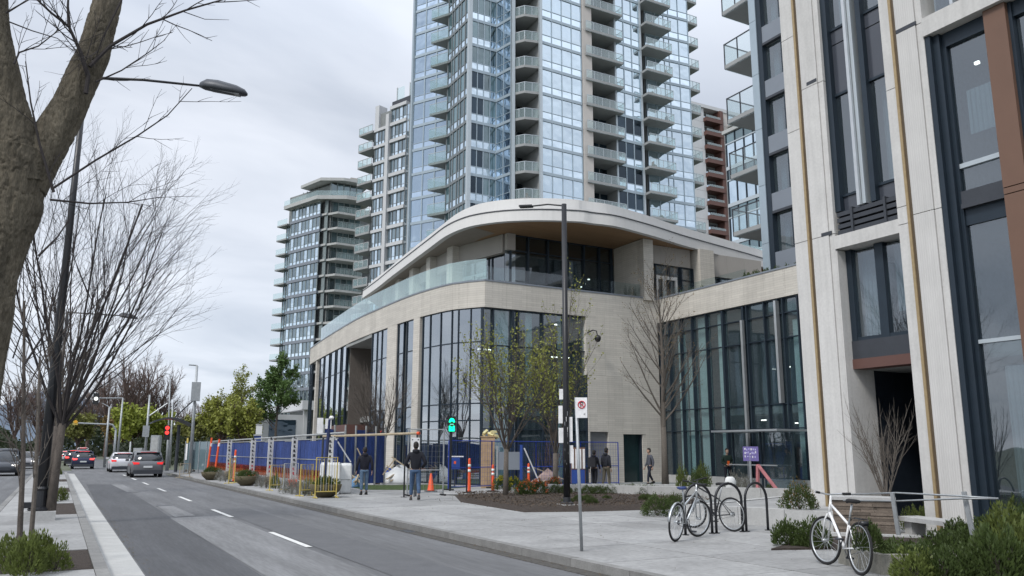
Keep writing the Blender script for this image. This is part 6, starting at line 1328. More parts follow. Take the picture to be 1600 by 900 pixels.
for i, (a, b_) in enumerate(((344, 752), (352, 754), (400, 760), (408, 762), (416, 764), (446, 771), (456, 773), (466, 774), (476, 776))): shpx('grey', a, b_-1, .55, 'pale tufted plant at the foot of the blue hoarding', group='tufted plants at the hoarding foot', sz=.9)
for i, (a, b_) in enumerate(((360, 752), (374, 756), (430, 766), (482, 776))): shpx('gold', a, b_-2, .45, 'greenish plant along the blue hoarding', group='greenish plants along the hoarding', sz=.9)
def cone(label, px_, py_, s=1.0):
    p = gp(px_, py_); t = thing('traffic_cone', label, 'traffic cone', tuple(p)); b = MB(); b.lathe([(.15, .03), (.13, .06), (.035, .7*s), (.03, .71*s)], (0, 0, 0), 16); b.build('body', orange, t, True, loc=True); b = MB(); b.box(-.2, .2, -.2, .2, 0, .035); b.build('base', rubber, t, loc=True)
cone('orange traffic cone on the pavement right of the walking man', 673, 768)
def delineator(label, px_, py_, h=1.15):
    p = gp(px_, py_); t = thing('delineator', label, 'bollard', tuple(p)); b = MB(); b.lathe([(.075, .04), (.06, .1), (.05, h-.1), (.045, h-.04), (.03, h)], (0, 0, 0), 14); b.build('tube', orange, t, True, loc=True)
    for z in (h*.6, h*.75): b = MB(); b.lathe([(.062, z), (.059, z+.1)], (0, 0, 0), 14); b.build('reflective_band', refw, t, True, loc=True)
    b = MB(); b.lathe([(.25, 0), (.24, .035), (.1, .05)], (0, 0, 0), 14); b.build('base', rubber, t, loc=True)
delineator('tallest orange white striped delineator post, left one', 733, 770, 1.3); delineator('orange striped delineator right of the tallest', 770, 768, 1.05); delineator('orange striped delineator inside the fence behind flowers', 826, 762, 1.05); delineator('coral delineator post leaning near the middle of the hoarding', 365, 753, 1.6)
# mesh fence panels
def fence_panel(label, a, c, h=2.0, m_=galv, group='temporary mesh fence panels'):
    a = Vector((a[0], a[1], 0)); c = Vector((c[0], c[1], 0)); t = thing('mesh_fence', label, 'fence', tuple(a), 0, group); u = c-a; b = MB(); b.tube([a, a+V(0, 0, h)], .028, 6); b.tube([c, c+V(0, 0, h)], .028, 6)
    for z in (.12, .9, h): b.tube([a+V(0, 0, z), c+V(0, 0, z)], .02, 5)
    b.build('frame', m_, t); b = MB(); L_ = u.length; n_ = int(L_/.14)
    for k in range(1, n_): p = a+u*k/n_; b.bar(p+V(0, 0, .1), p+V(0, 0, h), .005)
    for k in range(1, 12): b.bar(a+V(0, 0, h*k/12), c+V(0, 0, h*k/12), .005)
    b.build('wire_mesh', m_, t)
    for p in (a, c): n2_ = V(u.y, -u.x, 0).normalized()*.3; b = MB(); b.bar(p-n2_+V(0, 0, .03), p+n2_+V(0, 0, .03), .07, .05); b.build('foot', rubber, t)
bluew = mk('blue_wire', (.02, .05, .30), .5)
pa, pb_, pcx = gp(636, 775), gp(692, 774), gp(735, 762)
fence_panel('galvanised mesh fence panel beside the man in blue jeans', pa.xy, pb_.xy, 2.35); 
q = [(14.2, 31.5), (16.6, 32.3), (19.0, 32.6), (21.4, 32.6), (23.6, 32.7)]
for i in range(4): fence_panel(('blue wire fence panel left of the plywood box', 'blue wire fence panel behind the plywood box', 'blue wire fence panel behind the young tree', 'blue wire fence panel reaching the stone wall')[i], q[i], q[i+1], 2.0, bluew)
t = thing('plywood_box', 'upright tan plywood crate beside the young tree', 'crate', (17.2, 33.2, 0)); a = atD(751, 752, 36.5); c = atD(773, 752, 36.5); zt_ = atD(760, 683, 36.5).z; f_ = Fr((a.x, a.y), (c.x-a.x, c.y-a.y)); L_ = Vector((c.x-a.x, c.y-a.y)).length
for k in range(2): box('side_board', wood_p, f_, L_*k/2+.005, L_*(k+1)/2-.005, 0, zt_, -.6, 0, t)
box('lid', wood_p, f_, -.03, L_+.03, zt_, zt_+.04, -.62, .03, t)
t = thing('debris_pile', 'heap of white and yellow foam offcuts on top of the crate', 'debris', (a.x, a.y, zt_)); R = random.Random(3)
for k in range(7): M_ = Matrix.Translation(f_.p(R.uniform(0, L_), zt_+.06+R.uniform(0, .2), -.3)) @ Matrix.Rotation(R.uniform(0, 3), 4, rv3(R)) @ Matrix.Diagonal((.3, .16, .1, 1)); link('offcut', cube(mk('foam', (.6, .55, .3), .9)), t, M_)
t = thing('site_board', 'grey panel with blue frame behind the young tree', 'board', (18.6, 33, 0)); a = atD(778, 750, 35.5); c = atD(812, 750, 35.5); f_ = Fr((a.x, a.y), (c.x-a.x, c.y-a.y)); L_ = Vector((c.x-a.x, c.y-a.y)).length; z0_ = atD(790, 734, 35.5).z; z1_ = atD(790, 706, 35.5).z
box('panel', greypan, f_, 0, L_, z0_, z1_, -.04, 0, t); box('post', blue_p, f_, L_, L_+.12, 0, z1_+.3, -.05, .03, t); box('post', galv, f_, -.08, 0, 0, z1_+.25, -.05, .03, t)
t = thing('site_notice', 'blue square notice on a thin stand inside the fence', 'sign', (16, 34, 0)); sc = atD(711, 724, 37); t.location = (sc.x, sc.y, 0); M_ = facing(sc); link('board', cube(blue_p), t, M_ @ Matrix.Translation((-.22, -.25, 0)) @ Matrix.Diagonal((.44, .5, .02, 1))); link('emblem', cube(orange), t, M_ @ Matrix.Translation((-.05, -.02, .021)) @ Matrix.Diagonal((.09, .12, .004, 1))); b = MB(); b.tube([(sc.x, sc.y, 0), sc], .025, 6); b.build('stand', dkgrey, t); link('top_bar', cube(signw), t, M_ @ Matrix.Translation((-.32, .27, 0)) @ Matrix.Diagonal((.7, .05, .03, 1)))
t = thing('fence_notice', 'white notice with two dark marks fixed to the mesh fence', 'sign', (10, 28, 0)); sc = atD(649, 696, 29.6); t.location = (sc.x, sc.y, 0); M_ = facing(sc); link('board', cube(signw), t, M_ @ Matrix.Translation((-.15, -.28, 0)) @ Matrix.Diagonal((.3, .55, .015, 1)))
for k in (-.12, .08): link('print_mark', cube(signb), t, M_ @ Matrix.Translation((k, .18, .016)) @ Matrix.Diagonal((.04, .04, .003, 1)))
b = MB(); b.tube([(sc.x, sc.y, 0), (sc.x, sc.y, sc.z+.1)], .02, 6); b.build('post', dkgrey, t)
# green lit signal seen before the curved glass
t = thing('signal_lamp', 'bright green lit signal with arch and bracket shapes before the curved glass', 'signal', (15, 33, 0)); sc = atD(706, 663, 34.); t.location = (sc.x, sc.y, 0); M_ = facing(sc); gl_ = mk('signal_green', (0, .5, .25), .5, emit=((0.0, 1.0, .42), 1.6)); k_ = 34/1280
link('housing', cube(black), t, M_ @ Matrix.Translation((-6*k_, -12*k_, -.06)) @ Matrix.Diagonal((12*k_, 24*k_, .06, 1)))
b = MB(); ag = [math.pi*i/8 for i in range(9)]; b.loft([[(math.cos(a)*4.6*k_, 3*k_+math.sin(a)*6.5*k_, .0), (math.cos(a)*4.6*k_, 3*k_+math.sin(a)*6.5*k_, .03), (math.cos(a)*1.8*k_, 3*k_+math.sin(a)*1.6*k_, .03), (math.cos(a)*1.8*k_, 3*k_+math.sin(a)*1.6*k_, 0)] for a in ag]); link('arch_symbol', b.mesh('arch', gl_), t, M_)
for (x, y, w_, h_) in ((-4.4, -10.5, 8.8, 4), (-4.4, -6.5, 2.6, 4.2), (1.8, -6.5, 2.6, 4.2), (-1, -5.6, 2, 2)): link('bracket_symbol', cube(gl_), t, M_ @ Matrix.Translation((x*k_, y*k_, 0)) @ Matrix.Diagonal((w_*k_, h_*k_, .03, 1)))
link('bar_symbol', cube(mk('signal_dim', (.1, .5, .35), .5, emit=((.2, .8, .6), .4))), t, M_ @ Matrix.Translation((-3*k_, -.8*k_, 0)) @ Matrix.Diagonal((6*k_, 1.6*k_, .02, 1))); b = MB(); b.tube([(sc.x, sc.y+.08, 0), (sc.x, sc.y+.08, sc.z+.2)], .05, 8); b.build('post', black, t)
# double white signs on the dark post by the white blocks
pd = gp(505, 776); Dd = math.hypot(pd.x, pd.y); t = thing('sign_post', 'dark post with two blank white back-to-back sign plates', 'sign', tuple(pd)); zt_ = atD(508, 655, Dd).z; b = MB(); b.tube([pd, V(pd.x+.1, pd.y, zt_)], .06, 8); b.build('post', mk('navy_post', (.02, .03, .09), .5), t)
for px_, yc, w_, h_ in ((500, 665, 9, 23), (513, 662, 9, 15)): sc = atD(px_, yc, Dd); M_ = facing(sc); k_ = Dd/1280; link('sign_plate', cube(signw), t, M_ @ Matrix.Translation((-w_*k_/2, -h_*k_/2, 0)) @ Matrix.Diagonal((w_*k_, h_*k_, .01, 1)))
b = MB(); b.lathe([(.06, 0), (.09, .05), (.05, .12)], tuple(atD(518, 655, Dd)), 8); b.build('small_lamp', signw, t)
# thin black post on the pavement left of the man
pk = gp(631, 777); t = thing('black_post', 'thin black post standing between the two walking men', 'post', tuple(pk)); b = MB(); b.tube([(0, 0, 0), (0, 0, 1.75)], .03, 8); b.build('post', black, t, loc=True); b = MB(); b.lathe([(.11, 0), (.1, .02)], (0, 0, 0), 12); b.build('base_plate', black, t, loc=True)
pk = gp(729, 769); t = thing('black_post', 'thin black post beside the tallest delineator', 'post', tuple(pk)); b = MB(); b.tube([(0, 0, 0), (0, 0, 1.9)], .03, 8); b.build('post', black, t, loc=True)
# shelving unit by the wall
t = thing('pamphlet_stand', 'white and blue slatted unit on the stone wall corner', 'stand', (22.6, 34, 0)); a = atD(892, 752, 38.5); c = atD(915, 752, 38.5); f_ = Fr((a.x, a.y), (c.x-a.x, c.y-a.y)); L_ = Vector((c.x-a.x, c.y-a.y)).length
box('frame', brown, f_, 0, L_, .0, 1.75, -.1, -.02, t); box('blue_base', blue_p, f_, .03, L_-.03, .05, .75, -.1, 0, t)
for k in range(4): box('white_slat', signw, f_, .05+k*L_/4, .03+k*L_/4+L_/5.5, .8, 1.68, -.02, .02, t)
# ------------------------------------------------------------------ people
skin = mk('skin', (.42, .27, .20), .6, noise=(9, .05)); hairm = mk('hair_dark', (.02, .017, .015), .7)
def skinned(name, verts, edges, mt, parent, W, root=0, sub=1):
    me = bpy.data.meshes.new(name); me.from_pydata([v[0] for v in verts], edges, []); o = bpy.data.objects.new(name, me); C.objects.link(o)
    m = o.modifiers.new('skin', 'SKIN'); m.use_smooth_shade = True; s_ = o.modifiers.new('sub', 'SUBSURF'); s_.levels = sub; s_.render_levels = sub
    for i, v in enumerate(verts): r_ = v[1]; me.skin_vertices[0].data[i].radius = (r_, v[2] if len(v) > 2 else r_); me.skin_vertices[0].data[i].use_root = (i == root)
    dg = bpy.context.evaluated_depsgraph_get(); m2 = bpy.data.meshes.new_from_object(o.evaluated_get(dg)); bpy.data.objects.remove(o); m2.materials.clear(); m2.materials.append(mt); m2.shade_smooth(); return link(name, m2, parent, W)
def person(label, p, face, h=1.78, top=(.015, .016, .022), legs=(.06, .10, .17), shoe=(.03, .03, .03), stride=.0, arms='down', sex=1.0, hood=True, cap=None, vest=None, bag=None):
    """face: heading angle (0 = looking +Y); joints in metres for 1.78 m, x right, y forward"""
    t = thing('person', label, 'person', (p[0], p[1], p[2] if len(p) > 2 else 0), face); W = Matrix.LocRotScale(t.location, t.rotation_euler, Vector((1, 1, 1)))*1; W = W @ Matrix.Scale(h/1.78, 4); WM[t.name] = Matrix.LocRotScale(t.location, t.rotation_euler, Vector((1, 1, 1)))
    s = stride; tm = mk('cloth_%02d%02d%02d' % tuple(int(c*99) for c in top), top, .85, noise=(14, .2), bump=(20, .01)); lm = mk('cloth_%02d%02d%02d' % tuple(int(c*99) for c in legs), legs, .85, noise=(14, .25), bump=(20, .01)); sm_ = mk('shoe_%02d' % int(shoe[0]*99), shoe, .6)
    sh = .19*sex; hip = .095
    hd = V(0, .03, 1.67); nk = V(0, .0, 1.5); ch = V(0, -.01, 1.32); ws = V(0, 0, 1.08); pv = V(0, 0, .95)
    kL = V(-hip-.01, s*.6+.02, .50); aL = V(-hip-.02, s-.02, .09+max(0, -s)*.25); kR = V(hip+.01, -s*.35+.03, .50); aR = V(hip+.02, -s*.9-.04, .09+max(0, s)*.38)
    if arms == 'down': eL, wL = V(-sh-.07, -.04-s*.3, 1.12), V(-sh-.08, .05-s*.5, .86); eR, wR = V(sh+.07, -.04+s*.3, 1.12), V(sh+.08, .05+s*.5, .86)
    elif arms == 'pockets': eL, wL = V(-sh-.12, -.07, 1.13), V(-sh+.0, .12, .97); eR, wR = V(sh+.12, -.07, 1.13), V(sh-.0, .12, .97)
    else: eL, wL = V(-sh-.08, -.02, 1.12), V(-.08, .26, 1.05); eR, wR = V(sh+.08, -.02, 1.12), V(.1, .26, 1.02)
    # body: one continuous surface
    vs = [(pv, .13, .10), (ws, .12, .09), (ch, .15, .10), (nk, .055, .055), (V(0, .015, 1.58), .05), (V(-sh*.8, -.01, 1.43), .05), (V(sh*.8, -.01, 1.43), .05), (eL, .037), (wL, .026), (eR, .037), (wR, .026), (V(-hip, 0, .9), .075), (kL, .052), (aL, .036), (V(hip, 0, .9), .075), (kR, .052), (aR, .036)]
    skinned('body', vs, [(0, 1), (1, 2), (2, 3), (3, 4), (2, 5), (2, 6), (5, 7), (7, 8), (6, 9), (9, 10), (0, 11), (11, 12), (12, 13), (0, 14), (14, 15), (15, 16)], skin, t, W)
    b = MB(); rg = []
    for z, rx, ry, oy in ((-.125, .03, .03, .03), (-.115, .05, .055, .03), (-.07, .062, .08, .018), (-.02, .072, .092, .005), (.03, .077, .098, -.002), (.08, .068, .088, -.008), (.115, .04, .05, -.008), (.125, .01, .015, -.008)): rg.append([hd+V(math.cos(a)*rx, math.sin(a)*ry+oy, z) for a in [2*math.pi*k/16 for k in range(16)]])
    b.loft(rg); b.loft([[hd+V(x*.013*k_, .095+.0+d_, z) for x in (-1, 0, 1)]+[hd+V(0, .08, z)] for z, k_, d_ in ((.015, .5, .0), (-.02, 1.2, .022), (-.035, 1, .0))])
    for sx in (-1, 1): b.loft([[hd+V(sx*.073, -.01, -.03), hd+V(sx*.085, -.015, -.03), hd+V(sx*.078, .01, -.03)], [hd+V(sx*.075, -.012, .02), hd+V(sx*.09, -.018, .02), hd+V(sx*.08, .012, .02)]])
    head = link('head', b.mesh('head', skin, True), t, W)
    for sx in (-1, 1): b = MB(); b.lathe([(.002, -.008), (.011, 0), (.002, .008)], tuple(hd+V(sx*.03, .089, .008)), 8); link('eye', b.mesh('eye', hairm), head, W)
    b = MB(); b.loft([[hd+V(x, .088+dz, -.062+z) for x, z in ((-.022, 0), (0, .006), (.022, 0), (0, -.006))] for dz in (0, .006)]); link('mouth', b.mesh('mouth', mk('lip', (.3, .13, .11), .6)), head, W)
    b = MB(); rg = []
    for z, rx, ry, oy in ((-.08, .05, .04, -.055), (-.04, .078, .075, -.03), (.01, .084, .09, -.022), (.06, .083, .1, -.012), (.1, .066, .085, -.012), (.13, .035, .045, -.012), (.137, .008, .01, -.012)): rg.append([hd+V(math.cos(a)*rx, math.sin(a)*ry+oy, z) for a in [2*math.pi*k/16 for k in range(16)]])
    b.loft(rg); link('hair' if not cap else 'cap', b.mesh('hair', cap or hairm, True), t, W)
    # jacket
    J = .024; w2_ = wL.lerp(eL, .12); w3_ = wR.lerp(eR, .12)
    vs = [(V(0, -.0, .95), .165*sex+.01, .125), (V(0, 0, 1.1), .155*sex, .125), (ch, .175*sex, .135), (V(0, -.01, 1.47), .085, .08), (V(-sh, -.015, 1.42), .07), (V(sh, -.015, 1.42), .07), (eL, .062), (w2_, .045), (eR, .062), (w3_, .045)]
    skinned('jacket', vs, [(0, 1), (1, 2), (2, 3), (2, 4), (2, 5), (4, 6), (6, 7), (5, 8), (8, 9)], tm, t, W, 1)
    if hood: b = MB(); b.loft([[V(math.cos(a)*rx, math.sin(a)*ry-.045, z) for a in [2*math.pi*k/12 for k in range(12)]] for z, rx, ry in ((1.44, .08, .06), (1.48, .115, .085), (1.54, .11, .085), (1.565, .075, .05))]); link('hood', b.mesh('hood', tm, True), t, W)
    vs = [(V(0, 0, .97), .135, .115), (V(-hip, 0, .88), .095, .10), (kL, .068, .072), (aL+V(0, 0, .04), .055, .06), (V(hip, 0, .88), .095, .10), (kR, .068, .072), (aR+V(0, 0, .04), .055, .06)]
    skinned('trousers', vs, [(0, 1), (1, 2), (2, 3), (0, 4), (4, 5), (5, 6)], lm, t, W)
    for a, lift in ((aL, max(0, -s)), (aR, max(0, s))):
        b = MB(); M_ = Matrix.Translation(a+V(0, 0, -.0)) @ Matrix.Rotation(-lift*1.6, 4, 'X'); rg = []
        for y, w_, z in ((-.09, .025, .05), (-.07, .04, .075), (0, .045, .08), (.08, .05, .045), (.15, .045, .03), (.185, .02, .015)): rg.append([M_ @ V(x*w_, y, zz) for x, zz in ((-1, -.088), (1, -.088), (1, -.06), (.6, z-.05), (-.6, z-.05), (-1, -.06))])
        b.loft(rg); link('shoe', b.mesh('shoe', sm_), t, W)
    if arms != 'pockets':
        for w_, e_, sx in ((wL, eL, -1), (wR, eR, 1)):
            b = MB(); d = (w_-e_).normalized(); sd_ = V(0, 1, 0) if abs(d.y) < .8 else V(1, 0, 0); nn = d.cross(sd_).normalized(); rg = []
            for k_, ww in ((0, .022), (.35, .036), (.8, .04), (1, .036)): c = w_+d*.09*k_; rg.append([c+sd_*ww*cs+nn*.014*sn for cs, sn in ((1, .4), (.3, 1), (-.3, 1), (-1, .4), (-1, -.4), (-.3, -1), (.3, -1), (1, -.4))])
            b.loft(rg)
            for i, (o_, L_) in enumerate(((-.028, .06), (-.009, .072), (.009, .07), (.027, .056))): q0 = w_+d*.085+sd_*o_; q1 = q0+d*L_*.5-nn*.006*sx; b.tube([q0, q1, q1+d*L_*.45-nn*.018*sx], [.009, .0085, .007], 6)
            q0 = w_+d*.025+sd_*.03; b.tube([q0, q0+sd_*.025+d*.028, q0+sd_*.026+d*.06], [.011, .0095, .008], 6); link('hand', b.mesh('hand', skin, True), t, W)
    if vest: b = MB(); b.box(-.05, .06, .14, .17, .98, 1.2); link('orange_case', b.mesh('case', vest), t, W)
    if bag: b = MB(); b.loft([[V(x*.2, y*.09-.2, z) for x, y in ((-1, -1), (1, -1), (1, 1), (-1, 1))] for z in (1.0, 1.45)]); link('backpack', b.mesh('bag', bag), t, W)
    return t
pm = gp(648, 782); person('man in black hooded jacket and blue jeans walking away, hands in pockets', pm, math.radians(-20), 1.86, (.011, .012, .018), (.055, .10, .18), (.06, .055, .055), stride=.17, arms='pockets')
pm = gp(568, 773); person('stocky man in black jacket and turned up jeans by the yellow barrier', pm, math.radians(-8), 1.70, (.012, .013, .022), (.10, .16, .24), (.015, .015, .015), stride=-.1, sex=1.12)
pm = gp(929, 763); person('shorter of the two people in black walking past the lamp post', pm, math.radians(-60), 1.62, (.014, .014, .016), (.012, .012, .014), (.02, .02, .02), stride=.15, sex=.9, bag=mk('bag_black', (.02, .02, .024), .7))
pm = gp(948, 763); person('taller of the two, dark padded jacket and khaki trousers', pm, math.radians(-75), 1.72, (.024, .026, .034), (.13, .115, .085), (.02, .02, .02), stride=-.12)
pm = gp(1016, 758); person('man in grey jacket and navy trousers stepping out near the dark door', pm, math.radians(75), 1.72, (.085, .09, .11), (.02, .024, .04), (.02, .02, .02), stride=.18, hood=False)
pm = gp(1138, 760); person('worker in dark green striped jacket holding an orange case before the glazing', pm, math.radians(160), 1.72, (.012, .028, .022), (.014, .016, .03), (.02, .02, .02), arms='hold', hood=False, cap=hairm, vest=mk('case_orange', (.7, .12, .02), .6))
pm = gp(302, 737); person('dark clothed person waiting in the bus shelter, right one', pm, math.radians(90), 1.8, (.01, .01, .018), (.01, .01, .016), (.02, .02, .02), sex=1.05)
pm = gp(290, 737); person('dark clothed person partly hidden in the bus shelter, left one', pm, math.radians(80), 1.65, (.01, .01, .014), (.01, .01, .014), (.02, .02, .02), sex=.9)
# ------------------------------------------------------------------ cars
tail = mk('tail_lamp', (.35, .01, .012), .3, emit=((1, .03, .03), .5)); tail_on = mk('tail_lamp_lit', (.5, .02, .02), .3, emit=((1, .06, .05), 2.2)); headl = mk('headlamp', (.7, .72, .75), .2, emit=((1, .97, .9), 1.0)); cglas = mk('car_glass', (.016, .02, .024), .06, spec=.9, noise=(2, .1)); tyre = mk('tyre', (.014, .014, .015), .85); plate = mk('number_plate', (.6, .62, .62), .5)
def car(label, p, heading, col, L_=4.5, W_=1.84, H_=1.62, lit=False, suv=True, group=None, cat='car', lightbar=True, name='parked_car'):
    """heading 0 = nose toward +Y; built with y forward"""
    nm = 'car_paint_%02d%02d%02d' % tuple(int(c*99) for c in col); pm_ = mk(nm, col, .28, .25, noise=(2, .04), spec=.6)
    t = thing(name, label, cat, (p[0], p[1], p[2] if len(p) > 2 else -.13), heading, group); W = Matrix.LocRotScale(t.location, t.rotation_euler, Vector((1, 1, 1))); hl = L_/2; hw = W_/2
    def ring_(y, zb, zt, w_, wt): return [V(-w_*.94, y, zb), V(-w_, y, zb+.12), V(-w_, y, (zb+zt)/2+.05), V(-w_*.985, y, zt-.08), V(-wt, y, zt), V(0, y, zt+.015), V(wt, y, zt), V(w_*.985, y, zt-.08), V(w_, y, (zb+zt)/2+.05), V(w_, y, zb+.12), V(w_*.94, y, zb)]
    b = MB(); zs = [(-hl, .42, .72, .80*hw), (-hl+.04, .30, .93, .93*hw), (-hl+.14, .24, 1.0, .98*hw), (-hl+.6, .20, 1.03, hw), (-.3, .19, 1.0, hw), (hl-1.35, .19, .98, hw), (hl-.7, .20, .90, .985*hw), (hl-.22, .22, .78, .93*hw), (hl-.05, .28, .66, .82*hw), (hl, .36, .56, .7*hw)]
    b.loft([ring_(y, zb, zt, w_, w_*.9) for y, zb, zt, w_ in zs]); link('body', b.mesh('body', pm_, True), t, W)
    # greenhouse: glass volume with painted roof and pillars
    y0, y1 = (-hl+.16, hl-1.25) if suv else (-hl+.35, hl-1.4); g = [(y0, 1.0, .99, .84*hw), (y0+.1, 1.0, H_*.78, .80*hw), (y0+.42, 1.0, H_-.05, .74*hw), (0, 1.0, H_-.03, .74*hw), (y1-.75, 1.0, H_-.07, .72*hw), (y1, .97, .99, .84*hw)]
    def gr(y, zb, zt, w_): k = (zt-zb)/(H_-1); wb = .90*hw; wt = wb+(w_-wb)*min(1, k*1.0); return [V(-wb, y, zb-.03), V(-wt, y, zt), V(0, y, zt+.02*k), V(wt, y, zt), V(wb, y, zb-.03)]
    b = MB(); b.loft([gr(*q) for q in g]); link('windows', b.mesh('glasshouse', cglas, True), t, W)
    b = MB(); b.loft([[V(-.73*hw, y, z-.03), V(-.70*hw, y, z+.025), V(0, y, z+.05), V(.70*hw, y, z+.025), V(.73*hw, y, z-.03)] for y, z in ((y0+.30, H_-.075), (y0+.45, H_-.045), (0, H_-.02), (y1-.8, H_-.06), (y1-.68, H_-.12))]); link('roof', b.mesh('roof', pm_, True), t, W)
    for sx in (-1, 1):
        b = MB(); b.bar(V(sx*.885*hw, y0+.02, 1.0), V(sx*.755*hw, y0+.36, H_-.08), .1, .05); b.bar(V(sx*.9*hw, 0.05, 1.0), V(sx*.75*hw, .0, H_-.07), .05, .06); b.bar(V(sx*.885*hw, y1-.05, .99), V(sx*.74*hw, y1-.75, H_-.09), .05, .05); link('pillar', b.mesh('pillar', pm_), t, W)
        b = MB(); b.box(min(sx*hw*.99, sx*(hw+.2)), max(sx*hw*.99, sx*(hw+.2)), y1-.45, y1-.33, .98, 1.12); link('mirror', b.mesh('mirror', pm_), t, W)
        b = MB(); xo = sx*hw*.62; b.loft([[V(sx*hw*.97, -hl+.16, .86), V(sx*hw*.97, -hl+.16, .98)], [V(sx*hw*.9, -hl+.015, .80), V(sx*hw*.9, -hl+.03, .95)], [V(sx*hw*.55, -hl-.012, .82), V(sx*hw*.55, -hl+.005, .93)]], caps=False, closed=False); link('tail_light', b.mesh('tail_light', tail_on if lit else tail), t, W)
        b = MB(); b.box(min(sx*.55*hw, sx*.9*hw), max(sx*.55*hw, sx*.9*hw), hl-.16, hl-.05, .62, .74); link('headlight', b.mesh('headlight', headl), t, W)
        for yy_ in (-hl+.82, hl-.86):
            b = MB(); cx_ = sx*(hw-.11); rg = []
            for x, r_ in ((-.11, .30), (-.1, .335), (.1, .335), (.11, .30)): rg.append([V(cx_+x, yy_+math.cos(a)*r_, .335+math.sin(a)*r_) for a in [2*math.pi*k/20 for k in range(20)]])
            b.loft(rg); w_ = link('wheel', b.mesh('wheel', tyre, False), t, W); b = MB(); b.loft([[V(cx_+sx*.112, yy_+math.cos(a)*r_, .335+math.sin(a)*r_) for a in [2*math.pi*k/14 for k in range(14)]] for r_ in (.21, .05)]); link('rim', b.mesh('rim', alu), w_, W)
    b = MB(); b.box(-.88*hw, .88*hw, -hl-.03, -hl+.2, .22, .45); link('bumper', b.mesh('bumper', dkgrey), t, W); b = MB(); b.box(-.26, .26, -hl-.035, -hl-.0, .60 if suv else .5, .72 if suv else .62); link('number_plate', b.mesh('plate', plate), t, W)
    b = MB(); b.box(-.5*hw, .5*hw, y0+.3, y0+.36, H_-.07, H_-.04); link('brake_light', b.mesh('brake', tail_on if lit else tail), t, W)
    b = MB(); b.box(-.5*hw, .5*hw, hl-.03, hl+.01, .38, .56); link('grille', b.mesh('grille', dkgrey), t, W)
    return t
PI = math.pi
def cp(px_, py_): p = gp(px_, py_, -.13); return (p.x, p.y)
x, y = cp(231, 746); car('dark grey hatchback SUV, nearest of the cars driving away', (5.15, y+2.2), 0.0, (.13, .135, .145), 4.5, 1.88, 1.62, name='car')
x, y = cp(197, 738); car('white sedan just ahead of the grey SUV', (4.6, y+2.3), 0.0, (.6, .6, .62), 4.7, 1.85, 1.5, suv=False, name='car')
x, y = cp(130, 733); car('dark blue SUV in the left lane with brake lights lit', (2.15, y+2), 0.0, (.018, .024, .06), 4.4, 1.82, 1.6, lit=True, name='car')
car('black SUV ahead of the blue one with brake lights lit', (1.7, 103), 0.0, (.02, .02, .024), 4.6, 1.85, 1.65, lit=True, name='car')
car('small white car farthest ahead in the left lane', (1.2, 128), 0.0, (.55, .55, .56), 4.4, 1.8, 1.5, lit=True, name='car'); car('distant pale van at the crossing', (3.6, 150), 0.0, (.5, .5, .5), 4.9, 1.9, 2.0, lit=True, name='van', cat='van')
x = onY(8, 715, 66).x; car('dark oncoming SUV cut by the left edge, headlights on', (x, 66), PI, (.04, .045, .055), 4.7, 1.9, 1.75, name='car'); x = onY(40, 715, 88).x; car('grey oncoming car behind the dark SUV on the left road', (x, 88), PI, (.2, .2, .21), 4.5, 1.8, 1.5, name='car'); x = onY(22, 715, 78).x; car('black parked car between the two oncoming cars', (x-.6, 80), PI, (.02, .02, .022), 4.5, 1.8, 1.55, name='car')
# ------------------------------------------------------------------ signals, poles, shelter
def pole(label, pxb, pxt, yt, D, r_=.1, name='utility_pole', cat='pole', m_=galv, extra=None):
    a = atD(pxb, 720, D); a.z = 0; c = atD(pxt, yt, D); t = thing(name, label, cat, tuple(a)); b = MB(); b.tube([a, c], [r_, r_*.6], 8); b.build('pole', m_, t, True)
    return t, a, c
def head_box(t, p, w_, h_, lenses, m_=black, face=(0, 0)):
    M_ = facing(p, face); o = link('signal_head', cube(m_), t, M_ @ Matrix.Translation((-w_/2, -h_/2, -.1)) @ Matrix.Diagonal((w_, h_, .18, 1)))
    for k, cm_ in enumerate(lenses):
        b = MB(); b.lathe([(w_*.36, 0), (w_*.36, .02)], (0, 0, 0), 12); link('lens', b.mesh('lens', cm_), o, M_ @ Matrix.Translation((0, h_*(.33-.33*k), .081)))
red_l = mk('lens_red', (.5, .02, .02), .4, emit=((1, .05, .04), 1.3)); off_l = mk('lens_off', (.03, .03, .03), .4); wht_l = mk('lens_white', (.6, .6, .6), .4, emit=((1, 1, .95), .8)); amb_l = mk('lens_amber', (.5, .25, .02), .4, emit=((1, .5, .05), .15))
t, a, c = pole('traffic signal mast with a dark head hanging over the road', 183, 192, 622, 88, .12, 'traffic_signal', 'traffic light'); e_ = atD(152, 622, 88); b = MB(); b.tube([c, e_], .05, 6); b.build('mast_arm', galv, t); head_box(t, atD(150, 623, 87.8), .5, 1.05, (off_l, wht_l, off_l))
t, a, c = pole('grey lamp standard with long low arm at the crossing', 164, 171, 636, 84, .12); e_ = atD(118, 661, 84); m_ = atD(166, 663, 84); b = MB(); b.tube([m_, e_], .07, 6); b.build('arm', galv, t); e2 = atD(160, 630, 84); b = MB(); b.tube([c, e2], .04, 6); b.build('lamp_arm', galv, t)
t, a, c = pole('stout signal pole with a curved mast, right of the lamp standard', 178, 181, 672, 84.5, .14); b = MB(); b.tube([c, atD(176, 664, 84.5), atD(166, 662, 84.5)], .09, 6); b.build('mast', galv, t)
head_box(t, atD(118, 661, 84), .4, .35, (amb_l,), yel)
